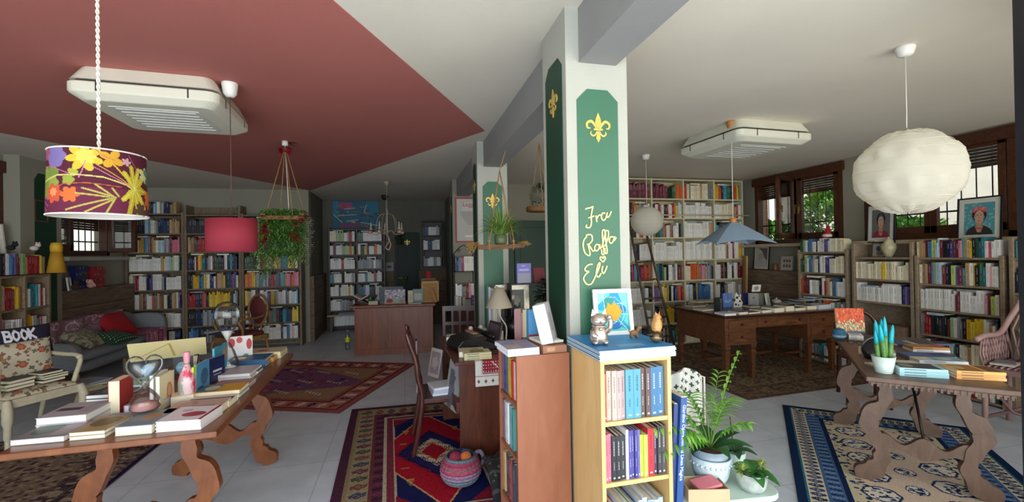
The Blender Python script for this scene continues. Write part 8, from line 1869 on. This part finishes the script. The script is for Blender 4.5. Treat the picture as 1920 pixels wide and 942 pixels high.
MB().lathe([(.045, 0), (.058, .02), (.072, .085), (.066, .087), (.06, .07), (0, .07)], 28).build('pot', plain('pot_stone', '#a9b0a8', .6, var=.25, vs=25, bump=.4), R)
m = MB()
for a, L_ in ((.9, .11), (2.4, .10), (-.3, .10), (-1.9, .12), (3.9, .10), (-1.2, .13)): m.leaf((0, 0, .075), (math.cos(a), math.sin(a), .75 if a > 0 else .35), L_, .062, .4, 0, gcol(['#3f7a3c', '#4c8a48', '#32692f']), 6)
m.build('round_leaves', M_leafmat, R)
for cx_, cy_ in ((-.055, -.01), (.062, .01)):
    m = MB()
    for i in range(70): a = random.uniform(0, 6.28); e = random.uniform(-.4, 1.5); d = Vector((math.cos(a)*math.cos(e), math.sin(a)*math.cos(e), math.sin(e))); m.leaf(Vector((cx_, cy_, .095))+d*.006, d, .036, .006, .1, 0, gcol(['#a8b85c', '#c4cc7c', '#8fa84c']), 2)
    m.build('fluffy_succulent', M_leafmat, R)
# white jug, checked cloth, flower print, dark box, note box
R = pot_plant('white_jug', (1.33, 2.03, ZP), 'white enamel jug behind the parlour palm'); R['category'] = 'jug'
MB().lathe([(.055, 0), (.06, .01), (.06, .16), (.055, .19), (.058, .2), (.05, .195), (.05, .02), (0, .015)], 24).build('body', plain('enamel_white', '#d9dcd8', .35), R); m = MB(); m.tube(smooth_pts([(-.058, 0, .17), (-.1, 0, .15), (-.095, 0, .07), (-.058, 0, .05)], 4), .007, 6); m.build('handle', plain('enamel_white', '#d9dcd8', .35), R)
cv = Canvas(40, 50, '#d9d8d0')
for i in range(60): cv.blob((i*.377) % 1, (i*.613) % 1, .03, 4, .6, ['#3c4a44', '#4c5a54', '#2c3a38'][i % 3])
drape('patterned_cloth', 'white cloth with dark leaf print hung behind the plants', cv, lambda u, v: (1.40+u*.24, 2.17+.02*math.sin(u*14), .83-v*.40+.06*math.sin(u*PI)*(1-v)), attr_mat('cloth_print', .9), 'cloth')
R = empty('clothes_horse', (1.53, 2.185, 0), 0, 'thin white stand that carries the leaf-print cloth', 'stand'); m = MB(); m.tube([(-.14, 0, 0), (-.14, 0, .83), (-.02, 0, .88), (.12, 0, .83), (.12, 0, 0)], .006, 6); m.tube([(-.14, 0, .3), (.12, 0, .3)], .005, 6); m.build('frame', plain('lamp_white', '#cfcac0', .4), R)
cv = Canvas(24, 40, '#d4cdbd')
for i in range(12): cv.blob((i*.37) % 1, (i*.29) % 1, .07, 5, .4, ['#8c4a3c', '#4c6a44', '#a8604c'][i % 3])
frame_pic('flower_print', 'small cream flower print behind the carved pot', T(1.34, 2.12, .451, -.1, -.06), .14, .22, .006, '#cfc8b8', cv)
m = MB(); m.box(-.05, .05, -.04, .04, 0, .10, 0, srgb('#3c3436')); m.box(-.05, .05, -.04, .04, .10, .112, 0, srgb('#c4705c')); o = m.build('dark_box', M_cover); o.matrix_basis = T(1.25, 1.97, ZP, .1); tag(o, 'dark box with coral lid beside the tall blue book', 'box')
R = empty('cardboard_box', (1.30, 1.58, ZP), math.radians(-14), 'open cardboard box holding a pink note pad', 'box'); M_card = plain('cardboard', '#c9a884', .8)
R.location = (1.295, 1.735, ZP)
for b in ((-.09, .09, -.06, -.056), (-.09, .09, .056, .06), (-.09, -.086, -.056, .056), (.086, .09, -.056, .056)): MB().box(b[0], b[1], b[2], b[3], 0.004, .055).build('wall_flap', M_card, R)
MB().box(-.09, .09, -.06, .06, 0, .004).build('bottom', M_card, R)
m = MB(); m.box(-.055, .055, -.04, .04, 0, .012, 0, srgb('#e8808c')); o = m.build('note_pad', M_paper); o.matrix_basis = T(1.305, 1.73, ZP+.048, -.05, .05, -.12); tag(o, 'pink note pad lying in the cardboard box', 'note pad')
R = empty('side_table', (1.25, 1.66, 0), 0, 'low board carrying the tall blue book beside the blond bookcase', 'table')
R.location = (1.14, 1.84, 0)
MB().box(-.04, .04, -.15, .17, .285, .305).build('tabletop', M_mint, R); 
for x, y in ((-.03, -.14), (.03, -.14), (-.03, .16), (.03, .16)): MB().box(x-.01, x+.01, y-.01, y+.01, 0, .285).build('leg', M_mint, R)
# ================================================================ BOOKS: the largest in view become things, the rest one mass
def view(p):
    q = Vector(p)-Vector((0, 0, EYE)); z = q.dot(CF)
    return (960+FPX*q.dot(CR)/z, 471-FPX*q.dot(CU)/z, z) if z > .05 else (-999, -999, z)
for r in REC:
    c = r['M'] @ Vector((r['w']/2, 0, r['h']/2)); x, y, z = view(c)
    r['vis'] = -20 < x < 1940 and -20 < y < 960
    hid = (1010 < x < 1180 and z > 2.5) or (1060 < x < 1260 and y > 640 and z > 2)
    r['size'] = 0 if (not r['vis'] or hid) else (r['w']*r['h'])/(z*z)
REC.sort(key=lambda r: -r['size'])
NFORCED = sum(1 for o in SC.objects if o.parent is None and o.name.split('.')[0] == 'book')
NB = max(0, 300-NFORCED)
for r in REC[:NB]:
    mb = MB(); book_mb(mb, r['w'], r['h'], r['d'], srgb(r['col']), random.choice(PAGES), None, random.choice((1, 2, 3)), True, (0, 1))
    o = mb.build('book', [M_cover, M_paper]); o.matrix_basis = r['M']
    size = 'flat' if r.get('flat') else ('thick' if r['w'] > .026 else 'slim' if r['w'] < .019 else 'mid-sized')
    tag(o, f"{size} {NAMES[r['k']] if not r.get('flat') else 'pale'} book, {ordinal(r['n'])} on the {r['ctx']}", 'book', 'books shelved on the '+r['ctx'])
mb = MB()
for r in REC[NB:]:
    if not r['vis']: continue
    book_mb(mb, r['w'], r['h'], r['d'], srgb(r['col']), random.choice(PAGES), r['M'], random.choice((0, 1, 2)), False)
o = mb.build('books', M_cover); tag(o, 'remaining books filling the farther shelves', 'books', None, 'stuff')
print('books as things', NFORCED, '+', NB, 'mass', len(REC)-NB)
